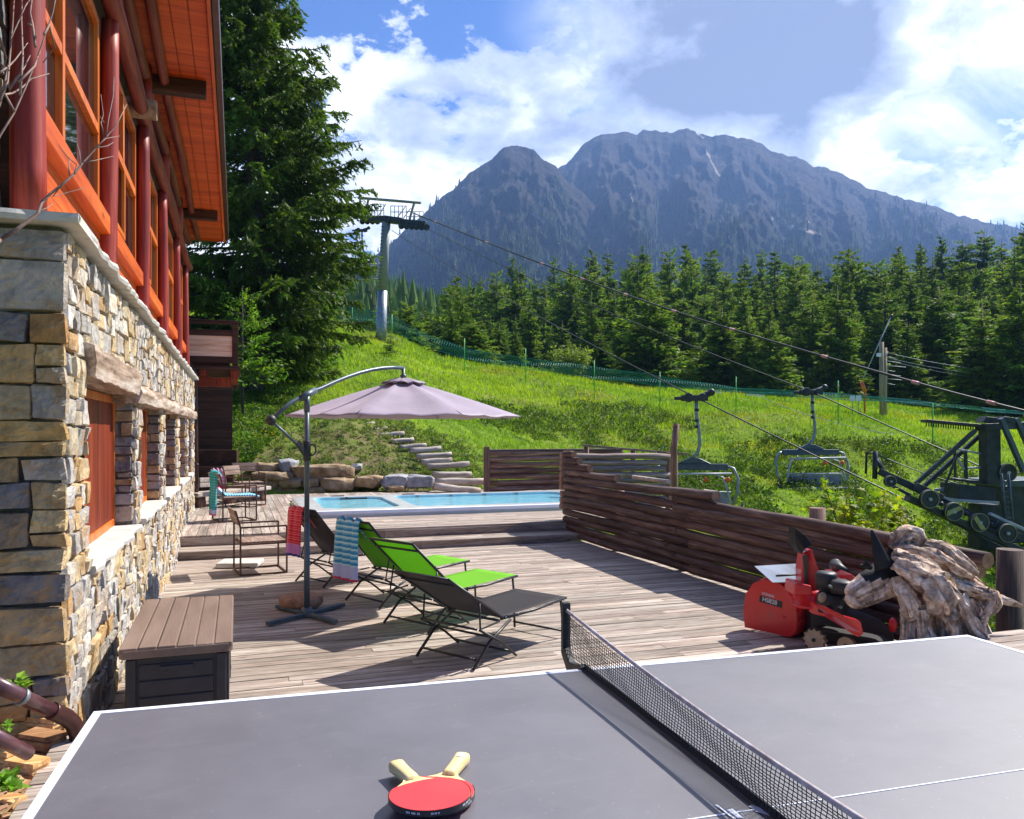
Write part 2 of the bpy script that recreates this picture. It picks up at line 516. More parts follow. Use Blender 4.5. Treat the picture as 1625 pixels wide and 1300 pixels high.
_cols = {
    -3000: [(0, -.45), (20, -.1), (60, 3), (150, 10), (400, 40), (900, 90)],
    100: [(0, -.45), (17, -.3), (21, .6), (26, 2.5), (34, 5), (60, 11), (90, 15), (150, 22), (400, 60), (900, 110)],
    300: [(0, -.45), (17, -.25), (20.1, -.1), (20.9, .7), (24, zy(24, 700)), (30, zy(30, 625)), (45, zy(45, 530)), (62, zy(62, 490)), (90, 12), (150, 18), (400, 60), (900, 130)],
    380: [(0, -.45), (17, -.25), (20.4, -.1), (21.0, .75), (24, zy(24, 672)), (30, zy(30, 608)), (45, zy(45, 545)), (60, zy(60, 497)), (90, 10), (150, 14), (400, 55), (900, 150)],
    530: [(0, -.45), (17, -.25), (20.6, -.1), (21.2, .75), (25, zy(25, 672)), (30, zy(30, 622)), (40, zy(40, 562)), (54, zy(54, 505)), (70, 7), (150, 16), (400, 70), (900, 190)],
    620: [(0, -.45), (17, -.25), (21.0, -.05), (21.5, .45), (25, zy(25, 700)), (32, zy(32, 625)), (50, zy(50, 546)), (57, zy(57, 527)), (72, 6), (150, 16), (400, 60), (900, 170)],
    700: [(0, -.45), (18, -.25), (21.3, 0.05), (21.8, .36), (26, zy(26, 715)), (34, zy(34, 640)), (48, zy(48, 580)), (54, zy(54, 566)), (70, 5.8), (150, 15), (400, 50), (900, 150)],
    812: [(0, -.45), (19, -.15), (21.8, .25), (28, zy(28, 720)), (36, zy(36, 655)), (47, zy(47, 598)), (56, zy(56, 585)), (70, 5.5), (150, 17), (400, 45), (900, 120)],
    940: [(0, -.5), (14, -.45), (22, 0), (30, zy(30, 730)), (38, zy(38, 670)), (46, zy(46, 625)), (56, zy(56, 604)), (75, 6.5), (150, 19), (400, 45), (900, 120)],
    1045: [(0, -.6), (10, -.6), (16, -.4), (24, zy(24, 790)), (32, zy(32, 722)), (40, zy(40, 655)), (50, zy(50, 624)), (60, zy(60, 612)), (80, 7), (150, 20), (400, 45), (900, 120)],
    1168: [(0, -.7), (8, -.9), (14, -.9), (24, zy(24, 800)), (30, zy(30, 738)), (37, zy(37, 665)), (46, zy(46, 636)), (62, zy(62, 620)), (85, 8), (150, 21), (400, 45), (900, 120)],
    1330: [(0, -.8), (8, -1.25), (12, -1.3), (22, zy(22, 842)), (28, zy(28, 765)), (34, zy(34, 680)), (42, zy(42, 652)), (60, zy(60, 632)), (85, 8), (150, 22), (400, 45), (900, 120)],
    1480: [(0, -.9), (8, -1.4), (12, -1.6), (20, -1.4), (27, zy(27, 795)), (32, zy(32, 716)), (40, zy(40, 682)), (55, zy(55, 652)), (80, 7), (150, 24), (400, 45), (900, 120)],
    1650: [(0, -1), (8, -1.6), (12, -1.8), (20, -1.7), (27, zy(27, 805)), (32, zy(32, 732)), (40, zy(40, 692)), (55, zy(55, 660)), (80, 7), (150, 27), (400, 45), (900, 120)],
    4500: [(0, -1), (8, -1.8), (20, -2), (30, -1), (60, 2), (150, 12), (400, 30), (900, 90)],
}
_ck = np.array(sorted(_cols), dtype=float)
_DG = np.concatenate([np.arange(0, 70, 0.5), np.arange(70, 160, 5), np.arange(160, 905, 20)])
_tab = np.array([np.interp(_DG, [n_[0] for n_ in _cols[int(k)]], [n_[1] for n_ in _cols[int(k)]]) for k in _ck])
# soften the breaks of the profile
_k = np.array([1, 2, 3, 2, 1]) / 9.0
for i in range(len(_tab)):
    _tab[i, 2:-2] = np.convolve(_tab[i], _k, 'valid')


def terr_pd(px, d):
    px = np.clip(px, _ck[0], _ck[-1]); d = np.clip(d, 0, _DG[-1])
    i = np.clip(np.searchsorted(_ck, px) - 1, 0, len(_ck) - 2)
    f = (px - _ck[i]) / (_ck[i + 1] - _ck[i])
    f = f * f * (3 - 2 * f) * 0.5 + f * 0.5
    j = np.clip(np.searchsorted(_DG, d, side='right') - 1, 0, len(_DG) - 2)
    g = (d - _DG[j]) / (_DG[j + 1] - _DG[j])
    z0 = _tab[i, j] * (1 - g) + _tab[i, j + 1] * g
    z1 = _tab[i + 1, j] * (1 - g) + _tab[i + 1, j + 1] * g
    return z0 * (1 - f) + z1 * f


_rs = np.random.RandomState(3)
_W = [(_rs.uniform(0, 6.28), _rs.uniform(.8, 1.2), _rs.uniform(0, 6.28)) for _ in range(14)]


def bumps(x, y):
    z = np.zeros_like(x)
    for k, (a, f, p) in enumerate(_W):
        fr = f * (0.35 * 1.33 ** k)
        z += np.sin((x * math.cos(a) + y * math.sin(a)) * fr + p + 1.3 * np.sin(0.31 * fr * (x - y))) * 0.075 / (1 + 0.22 * k)
    return z


def terrain(x, y):
    """height of the ground at world x, y (arrays)"""
    x = np.asarray(x, dtype=float); y = np.asarray(y, dtype=float)
    xc = x * math.cos(YAW) - y * math.sin(YAW)
    yc = x * math.sin(YAW) + y * math.cos(YAW)
    r = np.hypot(xc, yc)
    d = np.maximum(yc, 0.34 * r)
    px = 812.5 + FOC * np.clip(np.where(yc > 0.01, xc / np.maximum(d, 0.01), np.sign(xc) * 2.75), -2.75, 2.75)
    z = terr_pd(px, d)
    w = np.clip((d - 19) / 5, 0, 1) + np.clip((px - 1000) / 200, 0, 1) * np.clip((d - 8) / 5, 0, 1)
    z = z + bumps(x, y) * np.clip(w, 0, 1) * (1 + np.clip((d - 100) / 40, 0, 8))
    return z


def th(x, y): return float(terrain(np.array([x]), np.array([y]))[0])


def build_ground():
    th_ = np.concatenate([np.linspace(-180, -48, 45, endpoint=False), np.linspace(-48, 48, 300, endpoint=False), np.linspace(48, 180, 46)])
    rr = np.concatenate([[0.01], np.arange(1, 18, 1.0), np.arange(18, 70, 0.35), np.arange(70, 160, 3), np.arange(160, 900, 14), [900, 1200, 1400]])
    T, R = np.meshgrid(np.radians(th_), rr, indexing='ij')
    a = T + YAW
    X = np.sin(a) * R; Y = np.cos(a) * R
    Z = terrain(X, Y)
    nt, nr = T.shape
    V = np.stack([X, Y, Z], -1).reshape(-1, 3)
    i, j = np.meshgrid(np.arange(nt - 1), np.arange(nr - 1), indexing='ij')
    b = (i * nr + j).ravel()
    F = np.stack([b, b + 1, b + nr + 1, b + nr], -1)
    m, t, bs = newmat('meadow_ground')
    pos = t.add('ShaderNodeNewGeometry').outputs['Position']
    n1 = t.noise(pos, 0.35, 6, 0.65); n2 = t.noise(pos, 3.5, 6, 0.7); n3 = t.noise(pos, 0.09, 3, 0.5)
    g = t.ramp(t.math('ADD', t.math('MULTIPLY', n1, .55), t.math('MULTIPLY', n2, .45)),
               [(0.36, (0.06, 0.11, 0.012)), (0.50, (0.14, 0.23, 0.018)), (0.66, (0.25, 0.34, 0.035))])
    soil = t.ramp(n2, [(0.35, (0.09, 0.06, 0.035)), (0.65, (0.23, 0.17, 0.10))])
    # bare, planted bank behind the pool
    def reg(p, r, s_):
        dist = t.vmath('DISTANCE', pos, tuple(p))
        mr = t.add('ShaderNodeMapRange', interpolation_type='SMOOTHSTEP', inp={0: dist, 1: r - s_, 2: r + s_, 3: 1.0, 4: 0.0})
        return mr.outputs[0]
    k = None
    for (px, py, d, r, s_) in ((570, 720, 22.5, 1.7, 1.2), (610, 690, 25, 1.5, 1.2), (520, 690, 24, 1.3, 1.2), (640, 745, 21.8, 1.1, .8), (430, 720, 22, .9, .9), (585, 525, 54, 2.2, 1.4), (600, 545, 52, 1.2, 1.0)):
        q = reg(P(px, py, d), r, s_); k = q if k is None else t.math('MAXIMUM', k, q)
    k = t.math('MULTIPLY', k, t.ramp(n2, [(0.36, 0.25), (0.55, 1.0)]))
    dry = t.math('MULTIPLY', t.ramp(n3, [(0.5, 0.0), (0.62, .7)]), t.ramp(n2, [(0.45, 0.0), (0.62, 1.0)]))
    g = t.mix(dry, g, (0.26, 0.20, 0.07))
    c = t.mix(k, g, soil)
    t.set(bs, 'Base Color', c)
    bs.inputs['Roughness'].default_value = 0.95
    bs.inputs['Specular IOR Level'].default_value = 0.1
    bump(t, bs, t.noise(pos, 5, 8, 0.7), 0.7, 0.12)
    o = np_mesh('ground', V, F[:, ::-1], m, 4, smooth=True)
    tag(o, 'green alpine meadow rising behind the deck', kind='structure')


build_ground()


def fbm(x, y, z, oct_=5):
    return mnoise.fractal(Vector((x, y, z)), 0.9, 2.1, oct_)


def build_mountain(name, label, ridge, foot, D0, D1, seed, nu=300, nv=90, rough=1.0, snow=()):
    """rock face as real relief: from foot (nearer) to ridge (farther), then falling away behind"""
    xs = np.linspace(ridge[0][0], ridge[-1][0], nu)
    ry = np.interp(xs, [p[0] for p in ridge], [p[1] for p in ridge])
    fy = np.interp(xs, [p[0] for p in foot], [p[1] for p in foot])
    V = []
    for i, px in enumerate(xs):
        jag = 5.0 * fbm(px * .045, seed, 0.5, 6)
        for j in range(nv):
            s = j / (nv - 1) * 1.12
            if s <= 1:
                d = D0 + (D1 - D0) * s
                hz = (HOR - (fy[i] + (ry[i] + jag - fy[i]) * (s ** 0.92)))
                z = EYE + hz / FOC * d
                w = math.sin(math.pi * min(1, s)) ** 0.6
                gl = mnoise.ridged_multi_fractal(Vector((px * .011 + .35 * s, s * 1.1 + seed, seed * 1.3)), 1.0, 2.1, 6, 1.0, 2.0)
                d2 = d - (gl - 1.0) * 120 * rough * w + 70 * rough * w * fbm(px * .02 + s, s * 9 + px * .006, seed) + 16 * w * fbm(px * .09, s * 30, seed)
                z += 20 * rough * w * fbm(px * .02, s * 4, seed + 7)
                # keep the silhouette: move along the sight ray at the ridge
                if s > .93: z = EYE + hz / FOC * d2
            else:
                d2 = D1 + (D1 - D0) * (s - 1) * 3
                z = EYE + (HOR - ry[i] - jag) / FOC * D1 * (1 - (s - 1) * 3)
            q = camdir(px, HOR) * d2
            V.append((q.x, q.y, z))
    i, j = np.meshgrid(np.arange(nu - 1), np.arange(nv - 1), indexing='ij')
    b = (i * nv + j).ravel()
    F = np.stack([b, b + nv, b + nv + 1, b + 1], -1)
    o = np_mesh(name, V, F, m_rock_mtn, 4, smooth=True)
    tag(o, label, kind='structure')
    return np.array(V).reshape(nu, nv, 3), xs


def mtn_material():
    m, t, bs = newmat('mountain_rock')
    geo = t.add('ShaderNodeNewGeometry')
    pos = geo.outputs['Position']
    sp = t.add('ShaderNodeSeparateXYZ', inp={0: pos})
    n1 = t.noise(t.mapping(pos, scale=(1, 1, 1)), 0.012, 10, 0.65)
    n2 = t.noise(t.mapping(pos, scale=(1, 1, .35)), 0.05, 8, 0.75)
    rock = t.ramp(t.math('ADD', t.math('MULTIPLY', n1, .5), t.math('MULTIPLY', n2, .5)), [(0.35, (0.030, 0.026, 0.028)), (0.5, (0.070, 0.060, 0.060)), (0.66, (0.15, 0.125, 0.115))])  # rock darkened throughout, cloud shade put into its colour
    # woods climb the lower slopes, thin out higher up
    zz = t.math('MULTIPLY', sp.outputs[2], 1 / 700.0)
    f = t.math('ADD', t.math('SUBTRACT', 1.32, t.math('MULTIPLY', zz, 1.45)), t.math('MULTIPLY', t.math('SUBTRACT', n1, 0.5), 2.6))
    f = t.math('ADD', f, t.math('MULTIPLY', t.math('SUBTRACT', t.noise(pos, 0.11, 4, 0.7), 0.5), 1.3))
    f = t.ramp(f, [(0.42, 0.0), (0.58, 1.0)])
    tree = t.ramp(t.noise(pos, 0.2, 4, 0.7), [(0.35, (0.010, 0.022, 0.010)), (0.65, (0.035, 0.062, 0.024))])
    c = t.mix(f, rock, tree)
    # snow left in gullies
    for (px, py, px2, py2, w) in ((1008, 295, 1010, 308, 3.0), (1128, 255, 1142, 280, 2.0), (1120, 238, 1127, 252, 1.6), (1228, 346, 1252, 360, 5.5), (1158, 376, 1163, 391, 3.5), (1143, 350, 1148, 360, 2.2), (1105, 212, 1116, 219, 2.5), (1252, 358, 1300, 372, 4.0), (1280, 347, 1284, 353, 1.5), (846, 340, 870, 356, 4.0), (1000, 302, 1004, 320, 1.0)):
        a = camdir(px, py).normalized(); b = camdir(px2, py2).normalized()
        e = (b - a).normalized(); ln = (b - a).length
        vd = t.vmath('NORMALIZE', t.vmath('SUBTRACT', pos, (0, 0, EYE)))
        rel = t.vmath('SUBTRACT', vd, tuple(a))
        u = t.math('MINIMUM', t.math('MAXIMUM', t.vmath('DOT_PRODUCT', rel, tuple(e)), 0.0), ln)
        cl = t.vmath('SCALE', tuple(e)); t.set(cl.node, 'Scale', u)
        dd = t.vmath('LENGTH', t.vmath('SUBTRACT', rel, cl))
        dd = t.math('ADD', dd, t.math('MULTIPLY', t.math('SUBTRACT', n2, 0.5), 0.010))
        k = t.ramp(t.math('MULTIPLY', dd, FOC / w), [(0.35, 1.0), (0.6, 0.0)])
        c = t.mix(t.math('MULTIPLY', k, 0.85), c, (0.75, 0.62, 0.56))
    t.set(bs, 'Base Color', c)
    bs.inputs['Roughness'].default_value = 0.95
    bs.inputs['Specular IOR Level'].default_value = 0.05
    bump(t, bs, n2, 1.0, 30)
    return m


m_rock_mtn = mtn_material()
MTN = build_mountain('mountain', 'broad grey blue rocky mountain with snow gullies on the right',
               [(780, 420), (830, 330), (885, 268), (905, 252), (925, 229), (945, 217), (970, 211), (992, 207), (1010, 213), (1040, 206), (1066, 211), (1090, 205), (1105, 212), (1118, 216), (1150, 216), (1180, 220), (1205, 226), (1225, 236), (1250, 247), (1262, 249), (1290, 263), (1320, 270), (1350, 284), (1385, 299), (1430, 312), (1480, 331), (1540, 347), (1600, 358), (1700, 372), (1900, 400)],
               [(780, 520), (1500, 520), (1900, 540)], 950, 2300, 1.7, 620, 150)
HIL = build_mountain('hill', 'darker wooded peak in front of the mountain on the left',
               [(380, 560), (470, 520), (540, 462), (575, 425), (600, 402), (630, 378), (665, 346), (700, 312), (735, 284), (765, 263), (785, 245), (798, 234), (815, 231), (832, 231), (848, 236), (862, 252), (880, 262), (900, 285), (950, 330), (1010, 372), (1080, 410), (1160, 440), (1300, 480)],
               [(380, 600), (900, 560), (1300, 560)], 750, 1700, 4.2, 460, 130, rough=0.85)

# ---------------------------------------------------------------- conifers
def conifer_arrays(H, R, nbr, nleaf, ls, seed, h0=0.06, power=0.85, droop=0.25, irr=0.35):
    rs = np.random.RandomState(seed)
    u = rs.rand(nbr)
    hb = h0 + (1 - h0) * (1 - np.sqrt(1 - u * 0.985))          # more branches low down
    az = rs.rand(nbr) * 2 * np.pi
    L = R * (1 - hb) ** power * (1 - irr + irr * 1.6 * rs.rand(nbr)) + 0.05
    lob = 1 + 0.22 * np.sin(az * 3 + seed) * np.sin(hb * 17 + seed * 2)
    L *= lob
    slope = 0.55 * (hb - 0.35) - droop * 0.3 + rs.normal(0, .10, nbr)
    bt = rs.uniform(.72, 1.2, nbr)
    yel = rs.uniform(.85, 1.25, nbr)
    t = rs.rand(nbr, nleaf) ** 0.75 * 0.95 + 0.05
    side = rs.normal(0, 1, (nbr, nleaf)) * 0.20 * (1.15 - t) * L[:, None]
    dz = -np.abs(rs.normal(0, 1, (nbr, nleaf))) * 0.10 * L[:, None] * (0.5 + droop)
    r = t * L[:, None]
    ca, sa = np.cos(az)[:, None], np.sin(az)[:, None]
    X = ca * r - sa * side; Y = sa * r + ca * side
    Z = hb[:, None] * H + slope[:, None] * r + 0.16 * t ** 3 * L[:, None] + dz - np.abs(side) * .25
    n = nbr * nleaf
    C = np.stack([X.ravel(), Y.ravel(), Z.ravel()], -1)
    # leaf clump axes: outwards with scatter
    d1 = np.stack([np.broadcast_to(ca, (nbr, nleaf)).ravel(), np.broadcast_to(sa, (nbr, nleaf)).ravel(), np.repeat(slope, nleaf)], -1) + rs.normal(0, .55, (n, 3))
    d1 /= np.linalg.norm(d1, axis=1, keepdims=True)
    d2 = np.cross(d1, rs.normal(0, 1, (n, 3)) + np.array([0, 0, 1.2]))
    d2 /= np.linalg.norm(d2, axis=1, keepdims=True) + 1e-9
    s = ls * (1.15 - .75 * np.repeat(hb, nleaf))[:, None] * rs.uniform(.55, 1.3, n)[:, None]
    a = C - d1 * s; b = C - d2 * s * .30; c = C + d1 * s; d = C + d2 * s * .30
    V = np.stack([a, b, c, d], 1).reshape(-1, 3)
    F = np.arange(n * 4).reshape(-1, 4)
    br = np.repeat(bt, nleaf) * rs.uniform(.7, 1.3, n)
    ye = np.repeat(yel, nleaf)
    cols = np.stack([br * ye, br, br * .9], -1)
    return V, F, cols, (hb, az, L, slope)


m_fir = M_leaf('conifer_needles', (0.105, 0.18, 0.026), (0.20, 0.30, 0.042), trans=0.5, vscale=.12)
m_larch = M_leaf('larch_needles', (0.050, 0.098, 0.016), (0.11, 0.19, 0.022), trans=0.4, vscale=.5)
m_bark = M_noise('tree_bark', [(0.05, 0.035, 0.025), (0.13, 0.10, 0.075)], 6, 6, 0.9, bmp=.8, stretch=(1, 1, .25), bdist=.03)

PROTO = []
for k in range(9):
    rs_ = random.Random(k)
    kind = k % 3
    Hh = 12.0
    V, F, C_, br_ = conifer_arrays(Hh, (2.1, 2.55, 1.8)[kind], (320, 300, 270)[kind], 50, (.24, .27, .22)[kind], 11 + k, power=(.8, .62, .75)[kind], droop=(.3, .5, .9)[kind], irr=(.4, .5, .35)[kind])
    root = thing('conifer_tree', '', 'tree', (0, 0, 0), 'conifers of the wood behind the meadow')
    np_mesh('crown', V, F, m_fir, 4, C_, parent=root)
    b = MB(); b.tube([(0, 0, -1.5), (0, 0, Hh * .5), (0.05, 0, Hh * .93)], [.2, .12, .01], 7)
    for q in range(0, 60):
        h, a_, l_, s_ = br_[0][q], br_[1][q], br_[2][q], br_[3][q]
        b.tube([(0, 0, h * Hh), (math.cos(a_) * l_ * .75, math.sin(a_) * l_ * .75, h * Hh + s_ * l_ * .75)], [.03, .008], 4, cap=False)
    b.build('trunk', m_bark, root)
    PROTO.append(root)

_top = [(560, 470), (600, 462), (650, 448), (700, 432), (740, 418), (790, 404), (860, 402), (940, 398), (1000, 388), (1070, 384), (1130, 392), (1200, 390), (1260, 382), (1330, 384), (1400, 378), (1480, 384), (1540, 378), (1580, 358), (1620, 344), (1700, 330), (2000, 330)]
def topy(px): return float(np.interp(px, [a[0] for a in _top], [a[1] for a in _top]))
_used = [0] * 9
_frnd = random.Random(21)
def put_conifer(px, d, ytop, label, k=None, wide=1.0, sink=0.0):
    k = _frnd.randrange(9) if k is None else k
    q = camdir(px, HOR) * d
    zb = th(q.x, q.y)
    zt = zy(d, ytop)
    Hh = zt - zb
    if Hh < 1.5: return None
    pr = PROTO[k]
    o = pr if not _used[k] else copy_tree(pr)
    _used[k] = 1
    o.location = (q.x, q.y, zb - sink)
    s = Hh / 12.0
    w = s ** 0.6 * wide * _frnd.uniform(.9, 1.45)
    o.scale = (w, w, s)
    o.rotation_euler = (0, 0, _frnd.uniform(0, 6.28))
    o['label'] = label
    return o


def forest():
    lbl = []
    L0 = 'tall dark green conifer packed among others in the wood behind the meadow'
    rows = [('hindmost', 128, 29, -4, 44), ('rear', 112, 31, 2, 56), ('third', 98, 34, 12, 60), ('middle', 86, 36, 24, 64), ('second', 76, 42, 36, 76), ('front', 68, 48, 60, 90)]
    for (rn, d, stp, off, jit) in rows:
        px = 560 + _frnd.uniform(0, 20) + (90 if d > 90 else 0)
        while px < 1850:
            y = topy(px) + off + _frnd.uniform(-jit * .5, jit)
            if px < 700: y += 26
            if px > 1540: y += _frnd.uniform(-12, 12)
            o = put_conifer(px, d + _frnd.uniform(-4, 4) + (6 if px < 650 else 0), y, L0)
            if o: lbl.append((px, rn, o))
            px += stp * _frnd.uniform(.7, 1.3) * (1.4 if px > 1640 else 1)
    regs = [(0, 'left of the lift pylon'), (604, 'beside the lift pylon'), (690, 'above the umbrella arm'), (760, 'above the umbrella canopy'), (850, 'above the pool'), (950, 'above the log fence corner'), (1060, 'above the left chairlift chair'), (1170, 'between the two chairlift chairs'), (1240, 'above the right chairlift chair'), (1330, 'left of the utility pole'), (1400, 'right of the utility pole'), (1480, 'above the station walkway'), (1560, 'above the lift station column'), (1620, 'at the right picture edge')]
    cnt = {}
    ords = ['first', 'second', 'third', 'fourth', 'fifth', 'sixth', 'seventh', 'eighth', 'ninth', 'tenth', 'eleventh', 'twelfth']
    for (px, rn, o) in lbl:
        rg = [r_[1] for r_ in regs if r_[0] <= px][-1]
        k = cnt.get((rn, rg), 0); cnt[(rn, rg)] = k + 1
        o['label'] = '%s conifer from the left in the %s row, %s' % (ords[min(k, 11)], rn, rg)
    front = [(566, 64, 492, 'small conifer behind the green net left of the lift pylon'),
             (646, 60, 470, 'bright green conifer just right of the lift pylon'), (672, 62, 492, 'short pointed conifer second to the right of the lift pylon'),
             (718, 57, 488, 'wide light green conifer behind the sagging part of the green net'), (752, 56, 502, 'low bushy conifer at the foot of the wide light green one'),
             (792, 60, 508, 'slim young conifer standing dark above the umbrella rim'), (822, 60, 532, 'smallest slim conifer above the umbrella canopy right side'),
             (1034, 60, 446, 'tall spiky conifer standing forward left of the forest edge'), (1145, 60, 478, 'broad pale conifer at the forest edge above the left chairlift chair'),
             (1188, 58, 492, 'pale green conifer left of the slim one at the forest edge'), (1222, 57, 505, 'slim conifer at the forest edge above the right chairlift chair'),
             (1330, 60, 438, 'large dark conifer at the forest edge left of the wooden utility pole'), (1440, 58, 500, 'pale hazy conifer just right of the wooden utility pole'),
             (1490, 62, 440, 'big conifer at the forest edge right of the utility pole'), (1558, 52, 468, 'pale conifer at the right forest edge above the lift station'),
             (1618, 50, 430, 'dark conifer cut by the right edge of the picture'), (1290, 64, 455, 'dark conifer with ragged top at forest edge above the right chair'), (955, 62, 520, 'low conifer right of the round pale bush')]
    for i, (px, d, y, lb) in enumerate(front):
        put_conifer(px, d, y, lb, k=i % 9, wide=1.0 + .25 * (i % 3))


forest()
for k in range(9):
    if not _used[k]:
        for ch in list(PROTO[k].children): bpy.data.objects.remove(ch)
        bpy.data.objects.remove(PROTO[k])

# far wooded hillside seen between the big larch and the mountain: uncountable little trees
def mountain_woods():
    rs = np.random.RandomState(15); V = []; F = []; C_ = []
    for (G_, xs), n, rule in ((HIL, 4200, 0), (MTN, 4200, 1)):
        nu, nv = G_.shape[:2]; k = 0; tries = 0
        jr = int((nv - 1) / 1.12)
        while k < n and tries < 60000:
            tries += 1
            i = rs.randint(0, nu); j = rs.randint(int(nv * .12), jr + 1); p = G_[i, j]; px = xs[i]
            s = j / jr
            lim = np.interp(px, [450, 700, 790, 850, 950, 1100], [1.05, .98, .62, .55, .7, .95]) if rule == 0 else np.interp(px, [850, 1000, 1200, 1400, 1600, 1900], [.42, .40, .42, .6, 1.02, 1.05])
            lim += .22 * math.sin(px * .045 + 2 * math.sin(px * .011)) * (lim < 1) + rs.normal(0, .09)
            if s > lim: continue
            k += 1; h = rs.uniform(9, 19) * (1 if rule == 0 else 1.15); r = h * rs.uniform(.15, .24); br = rs.uniform(.5, 1.1); a0 = rs.rand() * 6
            x0 = p[0] + rs.uniform(-4, 4); y0 = p[1] + rs.uniform(-4, 4)
            for lv in range(2):
                zb = p[2] - 2 + h * (.1 + .4 * lv); b0 = len(V)
                for q_ in range(5):
                    a = a0 + q_ * 1.2566; V.append((x0 + r * (1 - .4 * lv) * math.cos(a), y0 + r * (1 - .4 * lv) * math.sin(a), zb))
                V.append((x0, y0, zb + h * .6))
                for q_ in range(5): F.append((b0 + q_, b0 + (q_ + 1) % 5, b0 + 5)); C_.append((br * .55, br * .5, br * .45))
    o = np_mesh('wood', V, F, m_fir, 3, np.array(C_))
    tag(o, 'dark thin woods climbing the flanks of the peak and mountain', 'wood', kind='stuff')


mountain_woods()


def far_wood():
    rs = np.random.RandomState(5)
    Vp = []; Fp = []; Cp = []
    base = 0
    n = 2600
    for i in range(n):
        px = rs.uniform(470, 1000); d = rs.uniform(170, 720)
        q = camdir(px, HOR) * d
        Vp.append((q.x, q.y))
    xy = np.array(Vp); z = terrain(xy[:, 0], xy[:, 1])
    V = []; F = []; C_ = []
    for i in range(n):
        h = rs.uniform(9, 16); r = h * rs.uniform(.14, .22); a0 = rs.rand() * 6
        br = rs.uniform(.6, 1.3)
        for lv in range(4):
            zb = z[i] + h * (.08 + .21 * lv); rr = r * (1 - .22 * lv); zt = zb + h * .36
            b0 = len(V)
            for s in range(5):
                a = a0 + lv + s * 1.2566
                rj = rr * rs.uniform(.7, 1.25)
                V.append((xy[i, 0] + rj * math.cos(a), xy[i, 1] + rj * math.sin(a), zb + rs.uniform(-.3, .3)))
            V.append((xy[i, 0], xy[i, 1], zt))
            for s in range(5):
                F.append((b0 + s, b0 + (s + 1) % 5, b0 + 5))
                C_.append((br * 1.0, br, br * .85))
    o = np_mesh('wood', V, F, m_fir, 3, np.array(C_))
    tag(o, 'hazy green wood covering the hillside below the peak', 'wood', kind='stuff')


far_wood()

# ---------------------------------------------------------------- the big larch by the chalet
def big_larch():
    base = P(398, HOR, 29.5); base.z = th(base.x, base.y) - .2
    H = 21.5
    root = thing('larch_tree', 'huge larch with drooping branches rising beside the chalet roof', 'tree', base)
    rs = np.random.RandomState(12)
    pts = [(base.x + .25 * math.sin(h * .3), base.y, base.z + h) for h in np.linspace(0, H, 12)]
    tb = MB(); tb.tube(pts, [.42 * (1 - .93 * h) for h in np.linspace(0, 1, 12)], 14, jit=.1)
    V = []; D = []; B = []
    nb = 620
    for i in range(nb):
        h = rs.uniform(.07, .98) ** 1.05
        az = rs.rand() * 6.283
        Lb = float(np.interp(h, [.05, .15, .25, .35, .45, .556, .64, .8, 1], [3.0, 4.0, 4.4, 4.2, 3.8, 3.1, 2.3, 1.3, .2])) * rs.uniform(.66, 1.08)
        o = Vector((base.x + .25 * math.sin(h * H * .3), base.y, base.z + h * H))
        dx, dy = math.cos(az), math.sin(az)
        dr = rs.uniform(.05, .34) + .18 * (1 - h)
        npt = 8; bp = []
        for k in range(npt):
            s = k / (npt - 1)
            r = s * Lb
            zz = .30 * Lb * s * .5 - dr * Lb * s ** 1.5 + .16 * Lb * s ** 4
            wob = .12 * Lb * s * math.sin(s * 4 + i)
            bp.append(o + Vector((dx * r - dy * wob, dy * r + dx * wob, zz)))
        tb.tube(bp, [.06 * (1 - .85 * k / (npt - 1)) * (Lb / 6) ** .5 + .006 for k in range(npt)], 5, cap=False)
        nt = int(14 + Lb * 10)
        btint = rs.uniform(.7, 1.25)
        for q in range(nt):
            s = .15 + .85 * rs.rand() ** .8
            kk = s * (npt - 1); k0 = min(int(kk), npt - 2); c = bp[k0].lerp(bp[k0 + 1], kk - k0)
            side = rs.choice([-1, 1])
            tl = (.30 + .95 * (1 - s) * min(1, Lb / 5)) * rs.uniform(.6, 1.3)
            # side twigs spread out then hang
            td = Vector((dx * .75 - dy * side * rs.uniform(.3, 1), dy * .75 + dx * side * rs.uniform(.3, 1), rs.uniform(-.9, .05)))
            td.normalize()
            m_ = int(5 + tl * 11)
            for w in range(m_):
                u = (w + rs.rand()) / m_
                p = c + td * (u * tl) + Vector((0, 0, -.28 * tl * u * u))
                V.append((p.x, p.y, p.z)); D.append((td.x, td.y, td.z - .3 * u)); B.append(btint)
    tb.build('trunk', m_bark, root)
    V = np.array(V); D = np.array(D); B = np.array(B)
    n = len(V)
    d1 = D + rs.normal(0, .55, (n, 3)); d1 /= np.linalg.norm(d1, axis=1, keepdims=True)
    d2 = np.cross(d1, rs.normal(0, 1, (n, 3))); d2 /= np.linalg.norm(d2, axis=1, keepdims=True) + 1e-9
    s = .115 * rs.uniform(.6, 1.35, n)[:, None]
    V = V + rs.normal(0, .02, (n, 3))
    Q = np.stack([V - d1 * s, V - d2 * s * .27, V + d1 * s, V + d2 * s * .27], 1).reshape(-1, 3) - np.array(base)
    br = B * rs.uniform(.65, 1.35, n)
    cols = np.stack([br * rs.uniform(.85, 1.3, n), br, br * .8], -1)
    np_mesh('crown', Q, np.arange(n * 4).reshape(-1, 4), m_larch, 4, cols, parent=root)
    return n


print('larch leaves', big_larch())


